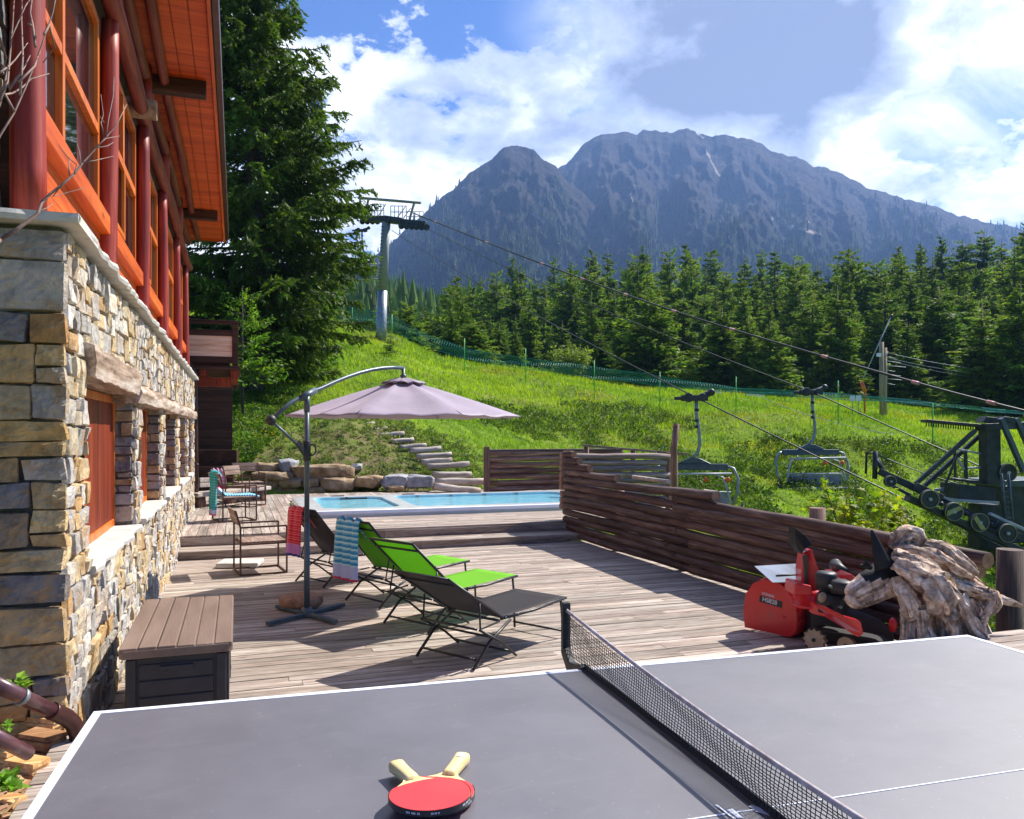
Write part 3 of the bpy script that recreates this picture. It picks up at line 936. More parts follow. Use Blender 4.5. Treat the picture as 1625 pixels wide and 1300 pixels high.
def spray_tree(name, label, cat, base, H, R, nb, nl, ls, mat, seed, group=None, droop=.3, h0=.1, power=.7, leafy=.3, sc_trunk=.03):
    root = thing(name, label, cat, base, group)
    V, F, C_, br_ = conifer_arrays(H, R, nb, nl, ls, seed, h0=h0, power=power, droop=droop)
    np_mesh('crown', V, F, mat, 4, C_, parent=root)
    b = MB(); o = Vector(base)
    b.tube([o + Vector((0, 0, -.3)), o + Vector((0, 0, H * .95))], [sc_trunk, sc_trunk * .2], 6)
    for q in range(min(40, nb)):
        h, a_, l_, s_ = br_[0][q], br_[1][q], br_[2][q], br_[3][q]
        b.tube([o + Vector((0, 0, h * H)), o + Vector((math.cos(a_) * l_ * .8, math.sin(a_) * l_ * .8, h * H + s_ * l_ * .8))], [sc_trunk * .35, sc_trunk * .1], 4, cap=False)
    b.build('trunk', m_bark, root)
    return root


m_bright = M_leaf('bright_young_needles', (0.11, 0.22, 0.02), (0.19, 0.34, 0.035), trans=0.45, vscale=1.0)
q = P(385, 560, 25.5); q.z = th(q.x, q.y)
spray_tree('young_larch', 'young bright green larch in front of the big larch by the balcony', 'tree', q, zy(25.5, 442) - q.z, 1.5, 90, 34, .12, m_bright, 5, droop=.1, h0=.3, power=.35, sc_trunk=.05)
q = P(478, 590, 33); q.z = th(q.x, q.y)
spray_tree('young_larch', 'dark low conifer growing under the right side of the big larch', 'tree', q, 3.6, 1.7, 150, 34, .16, m_fir, 6, droop=.4, h0=.05)
q = P(620, 600, 42); q.z = th(q.x, q.y)
spray_tree('sapling', 'tiny conifer sapling on the grass above the umbrella arm', 'tree', q, 1.4, .5, 40, 20, .08, m_fir, 7)

m_willow = M_leaf('pale_bush_leaves', (0.15, 0.20, 0.035), (0.26, 0.32, 0.06), trans=.45, vscale=.8)
def bush(name, label, cat, c, rx, ry, rz, n, ls, mat, seed, group=None, stem=True):
    root = thing(name, label, cat, c, group)
    rs = np.random.RandomState(seed)
    nc = 34
    cc = rs.normal(0, 1, (nc, 3)); cc /= np.linalg.norm(cc, axis=1, keepdims=True); cc *= rs.uniform(.35, .9, (nc, 1))
    cc[:, 2] = cc[:, 2] * .7 + .75
    id_ = rs.randint(0, nc, n)
    p = cc[id_] + rs.normal(0, .19, (n, 3))
    p[:, 0] *= rx; p[:, 1] *= ry; p[:, 2] = np.abs(p[:, 2]) * rz * .62
    d1 = rs.normal(0, 1, (n, 3)); d1 /= np.linalg.norm(d1, axis=1, keepdims=True)
    d2 = np.cross(d1, rs.normal(0, 1, (n, 3))); d2 /= np.linalg.norm(d2, axis=1, keepdims=True)
    s = ls * rs.uniform(.6, 1.3, n)[:, None]
    Q = np.stack([p - d1 * s, p - d2 * s * .45, p + d1 * s, p + d2 * s * .45], 1).reshape(-1, 3)
    br = rs.uniform(.65, 1.3, nc)[id_] * rs.uniform(.8, 1.2, n)
    np_mesh('foliage', Q, np.arange(n * 4).reshape(-1, 4), mat, 4, np.stack([br, br, br], -1), parent=root)
    b = MB(); o = Vector(c)
    for k in range(12):
        e = Vector((cc[k, 0] * rx, cc[k, 1] * ry, cc[k, 2] * rz * .62))
        b.tube([o + Vector((0, 0, -.1)), o + e * .5 + Vector((0, 0, .1 * rz)), o + e], [.02 * rz, .012 * rz, .004 * rz], 5, cap=False)
    b.build('stem', m_bark, root)
    return root


q = P(905, 590, 56); q.z = th(q.x, q.y)
bush('pale_bush', 'round pale green bush below the forest behind the net', 'bush', q, 1.5, 1.4, 2.6, 2600, .13, m_willow, 3)

# ---------------------------------------------------------------- grass and planting
m_grass = M_leaf('grass_blades', (0.17, 0.31, 0.016), (0.31, 0.47, 0.030), trans=0.45, vscale=0.5)
m_cover = M_leaf('ground_cover_leaves', (0.09, 0.15, 0.03), (0.20, 0.26, 0.08), trans=.35, vscale=1.2)
m_shrubleaf = M_leaf('dark_shrub_leaves', (0.045, 0.095, 0.010), (0.10, 0.17, 0.022), trans=.4, vscale=.8)


def scatter(n, pxr, dr, seed, power=1.0, cond=None):
    rs = np.random.RandomState(seed)
    px = rs.uniform(pxr[0], pxr[1], n)
    d = dr[0] + (dr[1] - dr[0]) * rs.rand(n) ** power
    if cond is not None:
        k = cond(px, d, rs); px = px[k]; d = d[k]
    a = (px - 812.5) / FOC
    x = (a * math.cos(YAW) + math.sin(YAW)) * d; y = (-a * math.sin(YAW) + math.cos(YAW)) * d
    z = terrain(x, y)
    return x, y, z, px, d, rs


def inside_built(x, y):
    """keep plants off the decks, the pool and the house"""
    k = (x > -1.2) & (x < 5.75) & (y < 20.75)
    k |= (x > 5.4) & (x < 9.2) & (y > 12.8) & (y < 19.9)
    k |= (x < -0.6) & (y < 19.2)
    return k


def grass():
    x, y, z, px, d, rs = scatter(230000, (280, 1720), (9, 62), 2, 1.15, cond=lambda px, d, rs: ~((px < 1050) & (d < 20.5)))
    k = ~inside_built(x, y)
    # bare bank behind the pool gets little grass
    bank = (px > 380) & (px < 660) & (d < 26.5) & (d > 19)
    k &= ~(bank & (rs.rand(len(px)) < .93))
    steps_ = (px > 560) & (px < 770) & (d < 27)
    k &= ~(steps_ & (rs.rand(len(px)) < .6))
    x, y, z, px, d = x[k], y[k], z[k], px[k], d[k]
    n = len(x)
    clump = 0.5 + 0.5 * np.sin(x * .9 + 1.7 * np.sin(y * .6)) * np.sin(y * 1.1 + x * .35)
    h = rs.uniform(.06, .20, n) * (0.65 + .8 * clump) * np.clip(d / 30, .8, 1.35)
    w = .013 * np.clip(d / 22, .8, 2.4) * rs.uniform(.7, 1.4, n)
    az = rs.rand(n) * 6.283
    lx = rs.normal(0, .35, n) * h; ly = rs.normal(0, .35, n) * h
    a = np.stack([x - w * np.cos(az), y - w * np.sin(az), z - .03], -1)
    b = np.stack([x + w * np.cos(az), y + w * np.sin(az), z - .03], -1)
    c = np.stack([x + lx, y + ly, z + h], -1)
    V = np.stack([a, b, c], 1).reshape(-1, 3)
    pt = 0.5 + 0.5 * np.sin(x * .23 + 2) * np.cos(y * .19 + x * .11)
    br = rs.uniform(.7, 1.3, n) * (.8 + .35 * pt)
    f1 = np.sin(x * .41 + 2.1 * np.sin(y * .23)) * np.sin(y * .52 + 1.3 * np.sin(x * .31)) + .5 * np.sin(x * 1.7 + y * 1.1) * np.sin(y * 1.9)
    dry = np.clip((f1 - .55) * 2.2, 0, 1) * rs.uniform(.3, 1, n)
    cols = np.stack([br * (1.0 + .25 * pt + .55 * dry), br * (1 - .12 * dry), br * (.8 + .5 * dry)], -1)
    o = np_mesh('grass', V, np.arange(n * 3).reshape(-1, 3), m_grass, 3, cols)
    tag(o, 'long bright green grass covering the slope', 'grass', kind='stuff')


grass()


def leaf_cloud(name, label, cat, cx, cy, cz, rad, per, ls, mat, rs, hf=.8, tint=(1, 1, 1)):
    """low leafy clumps: one mesh for planting nobody could count"""
    m = len(cx)
    id_ = np.repeat(np.arange(m), per)
    n = len(id_)
    d = rs.normal(0, 1, (n, 3)); d /= np.linalg.norm(d, axis=1, keepdims=True)
    d[:, 2] = np.abs(d[:, 2])
    r = rad[id_] * rs.uniform(.35, 1.05, n)
    p = np.stack([cx[id_] + d[:, 0] * r, cy[id_] + d[:, 1] * r, cz[id_] + d[:, 2] * r * hf], -1)
    d1 = rs.normal(0, 1, (n, 3)) + d * .8; d1 /= np.linalg.norm(d1, axis=1, keepdims=True)
    d2 = np.cross(d1, rs.normal(0, 1, (n, 3))); d2 /= np.linalg.norm(d2, axis=1, keepdims=True)
    s = (ls * rs.uniform(.5, 1.3, n) * (rad[id_] / rad.mean()) ** .3)[:, None]
    Q = np.stack([p - d1 * s, p - d2 * s * .42, p + d1 * s, p + d2 * s * .42], 1).reshape(-1, 3)
    br = rs.uniform(.6, 1.25, m)[id_] * rs.uniform(.75, 1.3, n)
    ye = rs.uniform(.85, 1.3, m)[id_]
    cols = np.stack([br * ye * tint[0], br * tint[1], br * .85 * tint[2]], -1)
    o = np_mesh(name, Q, np.arange(n * 4).reshape(-1, 4), mat, 4, cols)
    tag(o, label, cat, kind='stuff')
    return o


def planting():
    # rough bushy growth in the hollow right of the fence and across the middle of the slope
    def cond(px, d, rs):
        y = HOR + (EYE - terr_pd(px, d)) / d * FOC
        lo = np.interp(px, [700, 850, 1000, 1200, 1350, 1650], [640, 640, 645, 690, 700, 735])
        hi = np.interp(px, [700, 850, 1000, 1200, 1350, 1650], [655, 690, 720, 900, 1000, 1100])
        inb = (y > lo) & (y < hi)
        pt = (np.sin(px * .021) * np.sin(d * .45 + px * .01) + .5 * np.sin(px * .06 + d)) > -.3
        return inb & pt
    x, y, z, px, d, rs = scatter(12500, (760, 1720), (10, 42), 8, 1.0, cond)
    k = ~inside_built(x, y); x, y, z, px, d = x[k], y[k], z[k], px[k], d[k]
    rad = rs.uniform(.15, .5, len(x))
    leaf_cloud('undergrowth', 'rough leafy undergrowth filling the hollow below the chairlift', 'undergrowth', x, y, z, rad, 24, .06, m_shrubleaf, rs)
    # variegated ground cover on the bank round the log steps
    def cond2(px, d, rs):
        y = HOR + (EYE - terr_pd(px, d)) / d * FOC
        c = np.interp(y, [650, 700, 770], [600, 665, 735])
        return (np.abs(px - c - 15) < 60) | ((px > 400) & (px < 690) & (rs.rand(len(px)) < .55))
    x, y, z, px, d, rs = scatter(2600, (330, 790), (20.8, 27.5), 9, 1.0, cond2)
    k = ~inside_built(x, y); x, y, z, px, d = x[k], y[k], z[k], px[k], d[k]
    leaf_cloud('ground_cover', 'small leaved ground cover on the bank above the boulder wall', 'ground cover', x, y, z, rs.uniform(.06, .2, len(x)), 22, .04, m_cover, rs)
    # leafy mound in the corner under the balcony
    def cond3(px, d, rs):
        y = HOR + (EYE - terr_pd(px, d)) / d * FOC
        return (y > 600) & (y < 735) & (px < 330 + (735 - y) * .9 + 60)
    x, y, z, px, d, rs = scatter(1600, (300, 470), (20.3, 29), 10, 1.0, cond3)
    k = ~inside_built(x, y); x, y, z, px, d = x[k], y[k], z[k], px[k], d[k]
    leaf_cloud('leafy_mound', 'dense leafy plants on the bank under the balcony', 'plants', x, y, z, rs.uniform(.12, .32, len(x)), 34, .055, m_shrubleaf, rs, tint=(1.5, 1.5, 1.2))
    # yellow flowers
    m_fl = M_leaf('yellow_petals', (0.62, 0.50, 0.02), (0.75, 0.62, 0.03), tint=False, trans=.2)
    spots = [(1012, 648), (1095, 645), (1218, 651), (1245, 655), (1262, 655), (1310, 662), (1340, 663), (1365, 668), (1440, 675), (1520, 688), (1510, 686), (1180, 640), (1430, 677), (433, 698), (436, 703), (432, 694), (412, 690), (1375, 670), (1300, 672), (1230, 652), (1070, 640), (1260, 660), (1600, 700)]
    X = []; Y = []; Z = []
    rs = np.random.RandomState(4)
    for (px, py) in spots:
        # march along the sight line to the ground
        v = camdir(px, py); d = 16.0
        while d < 60 and (EYE + v.z * d) > th(v.x * d, v.y * d): d += .2
        c = v * d
        for k in range(16):
            X.append(c.x + rs.normal(0, .32)); Y.append(c.y + rs.normal(0, .5)); Z.append(th(X[-1], Y[-1]) + .16)
    leaf_cloud('yellow_flowers', 'drifts of small yellow flowers in the meadow', 'flowers', np.array(X), np.array(Y), np.array(Z), np.full(len(X), .05), 7, .017, m_fl, rs)


planting()
# ---------------------------------------------------------------- decks
def board_run(mb, x0, x1, y0, y1, z, along, w, gap, rs, th_=.03, lmin=1.8, lmax=4.0):
    """boards laid side by side; along = 'X' or 'Y'"""
    a0, a1, b0, b1 = (x0, x1, y0, y1) if along == 'X' else (y0, y1, x0, x1)
    b = b0
    while b < b1 - .01:
        bw = min(w * rs.uniform(.97, 1.03), b1 - b)
        a = a0 - rs.uniform(0, lmax)
        while a < a1:
            L = rs.uniform(lmin, lmax)
            s, e = max(a, a0), min(a + L, a1)
            if e - s > .03:
                dz = rs.uniform(-.0022, .0022); sk = rs.uniform(-.0012, .0012)
                v = rs.uniform(.74, 1.12); r_ = v * rs.uniform(.97, 1.06)
                col = (r_, v, rs.random())
                pts = ((s + .002, b + gap * .5 + sk), (e - .002, b + gap * .5 - sk), (e - .002, b + bw - gap * .5 - sk), (s + .002, b + bw - gap * .5 + sk))
                top = [Vector((p[0], p[1], z + dz)) if along == 'X' else Vector((p[1], p[0], z + dz)) for p in pts]
                if along == 'Y': top = top[::-1]
                bot = [p - Vector((0, 0, th_)) for p in top]
                mb._add(top + bot, [(0, 1, 2, 3), (4, 7, 6, 5), (0, 4, 5, 1), (1, 5, 6, 2), (2, 6, 7, 3), (3, 7, 4, 0)], col=col)
            a += L
        b += bw


UP = 0.28     # upper deck level
RT = 0.384    # raised terrace level under the table
WX = -0.818   # face of the long stone wall
rs_d = random.Random(4)
mb = MB(); board_run(mb, WX, 5.62, 4.0, 12.36, 0, 'X', .118, .008, rs_d)
tag(mb.build('deck', m_deck), 'lower deck of weathered grey brown boards', kind='structure')
mb = MB(); board_run(mb, WX, 5.5, -2.6, 4.36, RT, 'X', .118, .008, rs_d)
mb.box((WX + .02, 4.30, .01), (5.5, 4.335, RT - .035), col=(.7, .7, .3))
tag(mb.build('terrace', m_deck), 'raised terrace of weathered boards under the playing table', kind='structure')
mb = MB(); board_run(mb, WX - .3, 1.12, 12.9, 20.7, UP, 'Y', .135, .008, rs_d)
board_run(mb, 1.12, 8.6, 18.72, 20.7, UP, 'Y', .135, .008, rs_d)
tag(mb.build('upper_deck', m_decky), 'upper deck boards running towards the hillside', kind='structure')
mb = MB(); board_run(mb, 1.128, 8.6, 12.9, 14.66, UP, 'X', .135, .008, rs_d)
tag(mb.build('upper_deck', m_deck), 'strip of upper deck boards in front of the pool', kind='structure')
# steps: risers and the middle tread
mb = MB()
board_run(mb, WX, 5.5, 12.33, 12.87, .125, 'X', .135, .006, rs_d, lmin=2.2, lmax=4.5)
for (y, z0, z1) in ((12.362, .002, .094), (12.87, .128, .248)):
    x = WX
    while x < 5.5:
        e = min(5.5, x + rs_d.uniform(2.4, 3.6)); v = rs_d.uniform(.6, .85)
        mb.box((x + .003, y, z0), (e - .003, y + .03, z1), col=(v * 1.02, v, rs_d.random())); x = e
tag(mb.build('deck_step', m_deck), 'wooden step between the lower and the upper deck', kind='structure')
# dark joists seen through the gaps
mb = MB()
for x in np.arange(-.6, 5.5, .9): mb.box((x, 4.5, -.16), (x + .07, 12.3, -.034))
tag(mb.build('joist', m_dark_wood), 'dark joists under the lower deck boards', kind='structure')

# soil bed left of the terrace where the cut wood lies
m_soil = M_noise('dry_soil', [(0.08, 0.055, 0.035), (0.20, 0.14, 0.09), (0.30, 0.23, 0.16)], 9, 8, 0.95, bmp=.9, bdist=.03)
nx, ny = 30, 60
V = []
for i in range(nx):
    for j in range(ny):
        x = -3.2 + (WX - .03 + 3.2) * i / (nx - 1); y = -2.5 + (4.56 + 2.5) * j / (ny - 1)
        V.append((x, y, .30 + .05 * math.sin(x * 5 + y * 3) * math.sin(y * 4) + .04 * mnoise.noise(Vector((x * 4, y * 4, 1)))))
i, j = np.meshgrid(np.arange(nx - 1), np.arange(ny - 1), indexing='ij'); b_ = (i * ny + j).ravel()
o = np_mesh('soil_bed', V, np.stack([b_, b_ + ny, b_ + ny + 1, b_ + 1], -1), m_soil, 4, smooth=True)
tag(o, 'dry soil beside the terrace at the foot of the chalet', kind='structure')

# ---------------------------------------------------------------- chalet
chalet = thing('chalet', 'stone and red log chalet with orange soffit along the left of the deck', 'chalet', (WX, 4.5, 0))

def stone_material():
    m, t, bs = newmat('rubble_stone')
    vc = t.add('ShaderNodeVertexColor', layer_name='tint')
    co = t.add('ShaderNodeTexCoord').outputs['Object']
    n1 = t.noise(co, 7, 7, 0.65, 0.4); n2 = t.noise(co, 34, 6, 0.7); n3 = t.noise(t.mapping(co, (5, 3, 1)), 5, 6, .7, .6)
    c = t.mix(1.0, vc.outputs[0], t.ramp(n1, [(0.3, (.50, .47, .46)), (0.5, (1, 1, 1)), (0.7, (1.42, 1.36, 1.26))]), 'MULTIPLY')
    c = t.mix(t.ramp(n3, [(0.52, 0.0), (0.62, 0.65)]), c, (0.52, 0.30, 0.10))
    c = t.mix(t.ramp(n3, [(0.34, 0.6), (0.42, 0.0)]), c, (0.32, 0.30, 0.28))
    c = t.mix(t.ramp(n2, [(0.60, 0.0), (0.72, 0.5)]), c, (0.68, 0.60, 0.50))
    t.set(bs, 'Base Color', c)
    bs.inputs['Roughness'].default_value = 0.85
    bs.inputs['Specular IOR Level'].default_value = 0.25
    bump(t, bs, t.math('ADD', n1, t.math('MULTIPLY', n2, .6)), 1.0, 0.035)
    return m


m_stone = stone_material()
m_mortar = M_noise('recessed_mortar', [(0.07, 0.06, 0.05), (0.20, 0.175, 0.145)], 18, 6, 0.95, bmp=.6)
m_slab = M_noise('pale_stone_slab', [(0.40, 0.38, 0.34), (0.56, 0.54, 0.50), (0.66, 0.60, 0.48)], 7, 7, 0.85, bmp=.5)
PAL = [((.52, .36, .17), 4), ((.62, .48, .28), 4), ((.34, .34, .35), 4), ((.26, .28, .31), 3), ((.44, .43, .42), 3), ((.60, .54, .46), 3), ((.42, .22, .09), 1), ((.52, .42, .33), 2), ((.20, .20, .22), 1)]
PALX = [c for c, w in PAL for _ in range(w)]


def split_rects(r, rs, wmax, hmax, out):
    x0, x1, y0, y1 = r; w = x1 - x0; h = y1 - y0
    wl = wmax * rs.uniform(.55, 1.1); hl = hmax * rs.uniform(.5, 1.1)
    if w > wl and (w / wmax >= h / hmax or h <= hl):
        c = x0 + w * rs.uniform(.36, .64); split_rects((x0, c, y0, y1), rs, wmax, hmax, out); split_rects((c, x1, y0, y1), rs, wmax, hmax, out)
    elif h > hl:
        c = y0 + h * rs.uniform(.36, .64); split_rects((x0, x1, y0, c), rs, wmax, hmax, out); split_rects((x0, x1, c, y1), rs, wmax, hmax, out)
    else: out.append(r)


def masonry(mb, rects, fn, rs, wmax=.42, hmax=.24, gap=.010, bulge=.030, pal=PALX, fine=1):
    """rubble stones: fn(s, t, out) maps wall coordinates to 3D"""
    al = []
    for r in rects: split_rects(r, rs, wmax, hmax, al)
    for (x0, x1, y0, y1) in al:
        if x1 - x0 < .02 or y1 - y0 < .02: continue
        g = gap * rs.uniform(.35, 1.25)
        nx = (6 if x1 - x0 > .2 else 5) * fine; ny = 5 * fine
        sd = rs.uniform(0, 99); bl = bulge * rs.uniform(.5, 1.4)
        cj = [(rs.uniform(-.014, .014), rs.uniform(-.012, .012)) for _ in range(4)]
        c0 = rs.choice(pal); v = rs.uniform(.8, 1.2); col = tuple(min(.85, q * v) for q in c0)
        tx, ty = rs.uniform(-.10, .10), rs.uniform(-.10, .10)
        vs = []; fs = []
        for i in range(nx + 1):
            for j in range(ny + 1):
                u, w = i / nx, j / ny
                dx = (cj[0][0] * (1 - u) + cj[1][0] * u) * (1 - w) + (cj[2][0] * (1 - u) + cj[3][0] * u) * w
                dy = (cj[0][1] * (1 - u) + cj[1][1] * u) * (1 - w) + (cj[2][1] * (1 - u) + cj[3][1] * u) * w
                uu = 0.5 + (u - .5) * (1.0 if 0 < i < nx else 1.0)
                s = x0 + g + (x1 - x0 - 2 * g) * uu; t_ = y0 + g + (y1 - y0 - 2 * g) * w
                edge = min(u, 1 - u, w, 1 - w)
                nz = mnoise.noise(Vector((s * 9 + sd, t_ * 9, sd)))
                nz2 = mnoise.noise(Vector((s * 26 + sd, t_ * 26, sd)))
                if edge == 0:
                    s += dx + .006 * nz; t_ += dy + .006 * nz2; ht = -.015
                    # round the corners
                    if (i in (0, nx)) and (j in (0, ny)):
                        s += (.5 - u) * .022; t_ += (.5 - w) * .022
                else:
                    s += dx * .8; t_ += dy * .8
                    ht = bl * (.75 + .35 * min(1, edge * 4)) + .016 * nz + .010 * nz2 + (.010 * mnoise.noise(Vector((s * 60, t_ * 60, sd))) if fine > 1 else 0) + tx * (u - .5) * .2 + ty * (w - .5) * .2
                    # bring the first ring close to the rim so the faces read as split blocks
                    if i == 1: s -= (x1 - x0) / nx * .62
                    if i == nx - 1: s += (x1 - x0) / nx * .62
                    if j == 1: t_ -= (y1 - y0) / ny * .62
                    if j == ny - 1: t_ += (y1 - y0) / ny * .62
                vs.append(fn(s, t_, ht))
        n = ny + 1
        for i in range(nx):
            for j in range(ny):
                a = i * n + j; fs.append((a, a + n, a + n + 1, a + 1))
        mb._add(vs, fs, smooth=False, col=col)


PAL_SUNLIT = [c for c, w in [((.58, .49, .34), 4), ((.62, .47, .27), 4), ((.50, .47, .43), 4), ((.44, .42, .40), 3), ((.60, .57, .52), 4), ((.64, .58, .49), 3), ((.50, .31, .14), 2), ((.56, .47, .38), 3)] for _ in range(w)]  # paler than the end wall: sunlight on the long face put into colour
OPEN = [(5.14, 7.36), (7.82, 9.85), (10.3, 12.3), (12.85, 14.6), (15.1, 16.4)]
SILL, LINT, LEDGE = 1.07, 2.14, 2.88
YN, YF = 4.5, 17.16
rs_w = random.Random(15)
mb = MB()
fl = lambda s, t, o: (WX + o, s, t)
rects = [(YN + .02, YF, -.1, SILL - .03)]
ys = YN + .02
for (a, b) in OPEN + [(YF, YF)]:
    rects.append((ys, a, SILL - .03, LINT + .12)); ys = b
rects = [r for r in rects if r[1] - r[0] > .04]
rects.append((YN + .02, YF, LINT + .12, LEDGE - .02))
# stones stand rather upright on the long face
masonry(mb, rects, fl, rs_w, .34, .27, gap=.0035, bulge=.012, pal=PAL_SUNLIT)
# near end wall, big blocks
fe = lambda s, t, o: (s, YN - o, t)
masonry(mb, [(-1.16, WX + .018, .0, LEDGE - .02), (-1.5, -1.16, .0, LEDGE - .02), (-3.4, -1.5, 0, LEDGE - .02)], fe, random.Random(44), .48, .27, gap=.004, bulge=.026, fine=2,
        pal=[(.56, .37, .17), (.60, .43, .21), (.56, .36, .14), (.60, .45, .25), (.50, .34, .17), (.38, .33, .29), (.29, .255, .235), (.34, .30, .27), (.46, .40, .33), (.52, .28, .11), (.36, .27, .19)])
# reveals of the openings (faces turned to the camera and away from it)
for (a, b) in OPEN:
    masonry(mb, [(WX - .24, WX - .005, SILL + .02, LINT)], lambda s, t, o, b=b: (s, b - o * .6, t), rs_w, .3, .17, gap=.006, bulge=.03,
            pal=[(.40, .34, .28), (.30, .29, .29), (.46, .34, .20), (.26, .26, .28)])
    masonry(mb, [(WX - .24, WX - .005, SILL + .02, LINT)], lambda s, t, o, a=a: (WX - .24 + (WX - .005) - s, a + o * .6, t), rs_w, .3, .17, gap=.006, bulge=.03)
mb.build('stone_wall', m_stone, chalet)
# the body of the wall with mortar in the joints
mb = MB()
X1 = WX - .0; XB = WX - .45
def wbox(y0, y1, z0, z1, x0=XB, x1=WX - .022): mb.box((x0, y0, z0), (x1, y1, z1))
wbox(YN + .03, YF, -.4, SILL - .03)
ys = YN + .03
for (a, b) in OPEN + [(YF, YF + .001)]:
    if a > ys: wbox(ys, a, SILL - .03, LINT + .1)
    ys = b
wbox(YN + .03, YF, LINT + .1, LEDGE)
mb.box((-3.4, YN + .03, -.2), (XB, YN + .4, LEDGE))
mb.box((WX - .45, YF, -.4), (-9, YF + .3, LEDGE))
mb.build('mortar', m_mortar, chalet)

# rough slab ledge
def rough_slab(mb, a, b, inward, out_, z0, z1, seed, n=60, amp=.018):
    """slab strip from a to b (Vectors), edge towards out_"""
    rs = random.Random(seed); a = Vector(a); b = Vector(b); o = Vector(out_); i_ = Vector(inward)
    vs = []; fs = []
    for k in range(n + 1):
        p = a.lerp(b, k / n)
        j = amp * mnoise.noise(p * 4 + Vector((seed, 0, 0))) + amp * .6 * mnoise.noise(p * 13)
        zz = .008 * mnoise.noise(p * 3 + Vector((0, seed, 0)))
        e = p + o * (1 + j / max(o.length, .01) * 1.6); q = p + i_
        vs += [Vector((q.x, q.y, z1 + zz)), Vector((e.x, e.y, z1 + zz)) - o * .12, Vector((e.x, e.y, (z0 + z1) / 2)), Vector((e.x, e.y, z0 + zz)) - o * .1, Vector((q.x, q.y, z0))]
    for k in range(n):
        for m_ in range(4):
            u = k * 5 + m_; fs.append((u, u + 5, u + 6, u + 1))
    fs.append((0, 1, 2, 3, 4)); e0 = n * 5; fs.append((e0 + 4, e0 + 3, e0 + 2, e0 + 1, e0))
    mb._add(vs, fs, col=None)

mb = MB()
rough_slab(mb, (WX, YN - .09, 0), (WX, YF + .05, 0), (-.5, 0, 0), (.085, 0, 0), LEDGE - .0, LEDGE + .045, 3, 120)
rough_slab(mb, (WX + .08, YN, 0), (-3.4, YN, 0), (0, .5, 0), (0, -.10, 0), LEDGE - .004, LEDGE + .042, 5, 30)
mb.build('ledge', m_slab, chalet)
for k, (a, b) in enumerate(OPEN):
    mb = MB(); rough_slab(mb, (WX, a - .02, 0), (WX, b + .02, 0), (-.25, 0, 0), (.055, 0, 0), SILL - .045, SILL + .004, 10 + k, 22, amp=.02)
    mb.build('sill', m_slab, chalet)

# weathered lintel beams
for (y0, y1, z0, z1, sd) in ((4.98, 7.2, 2.145, 2.345, 1), (7.21, 16.95, 2.085, 2.25, 2)):
    mb = MB(); n = 40; vs = []; fs = []
    for k in range(n + 1):
        y = y0 + (y1 - y0) * k / n
        for (x, z) in ((WX - .22, z0), (WX + .06, z0 + .01), (WX + .075, (z0 + z1) / 2), (WX + .062, z1 - .01), (WX + .02, z1), (WX - .22, z1)):
            w = .016 * mnoise.noise(Vector((y * 1.6, z * 14, sd * 5))) + .012 * mnoise.noise(Vector((y * 7, z * 60, sd)))
            vs.append((x + w, y, z + w * .8))
    for k in range(n):
        for m_ in range(6):
            a = k * 6 + m_; b = k * 6 + (m_ + 1) % 6; fs.append((a, b, b + 6, a + 6))
    fs.append(tuple(range(6))[::-1]); fs.append(tuple(range(n * 6, n * 6 + 6)))
    mb._add(vs, fs)
    mb.build('lintel', m_beam, chalet)

def glass_material():
    m, t, bs = newmat('window_glass')
    bs.inputs['Base Color'].default_value = (0.012, 0.014, 0.016, 1)
    bs.inputs['Roughness'].default_value = 0.03
    bs.inputs['IOR'].default_value = 2.3
    bs.inputs['Specular IOR Level'].default_value = 0.8
    co = t.add('ShaderNodeTexCoord').outputs['Object']
    bump(t, bs, t.noise(co, 1.3, 2), 0.05, 0.02)
    return m


m_glass = glass_material()
# ground floor windows: frame, pane, open plank shutter
for k, (a, b) in enumerate(OPEN):
    xg = WX - .17
    f = MB()
    w = .06
    f.box((xg - .03, a, SILL), (xg + .03, a + w, LINT)); f.box((xg - .03, b - w, SILL), (xg + .03, b, LINT))
    f.box((xg - .028, a + w, SILL), (xg + .028, b - w, SILL + w)); f.box((xg - .028, a + w, LINT - w), (xg + .028, b - w, LINT))
    mid = a + (b - a) * .36
    f.box((xg - .026, mid - .035, SILL + w), (xg + .026, mid + .035, LINT - w))
    fo = f.build('window', m_frame, chalet, .004)
    g = MB(); g.box((xg - .008, a + w, SILL + w), (xg + .004, mid - .035, LINT - w)); g.build('pane', m_glass, fo)
    s_ = MB(); s_.box((xg - .012, mid + .035, SILL + w), (xg + .018, b - w, LINT - w)); s_.build('shutter', m_shutter, chalet, .004)
mb = MB(); mb.box((WX - .9, YN + .5, .2), (WX - .46, YF - .2, 2.8)); mb.build('room', m_dark_wood, chalet)

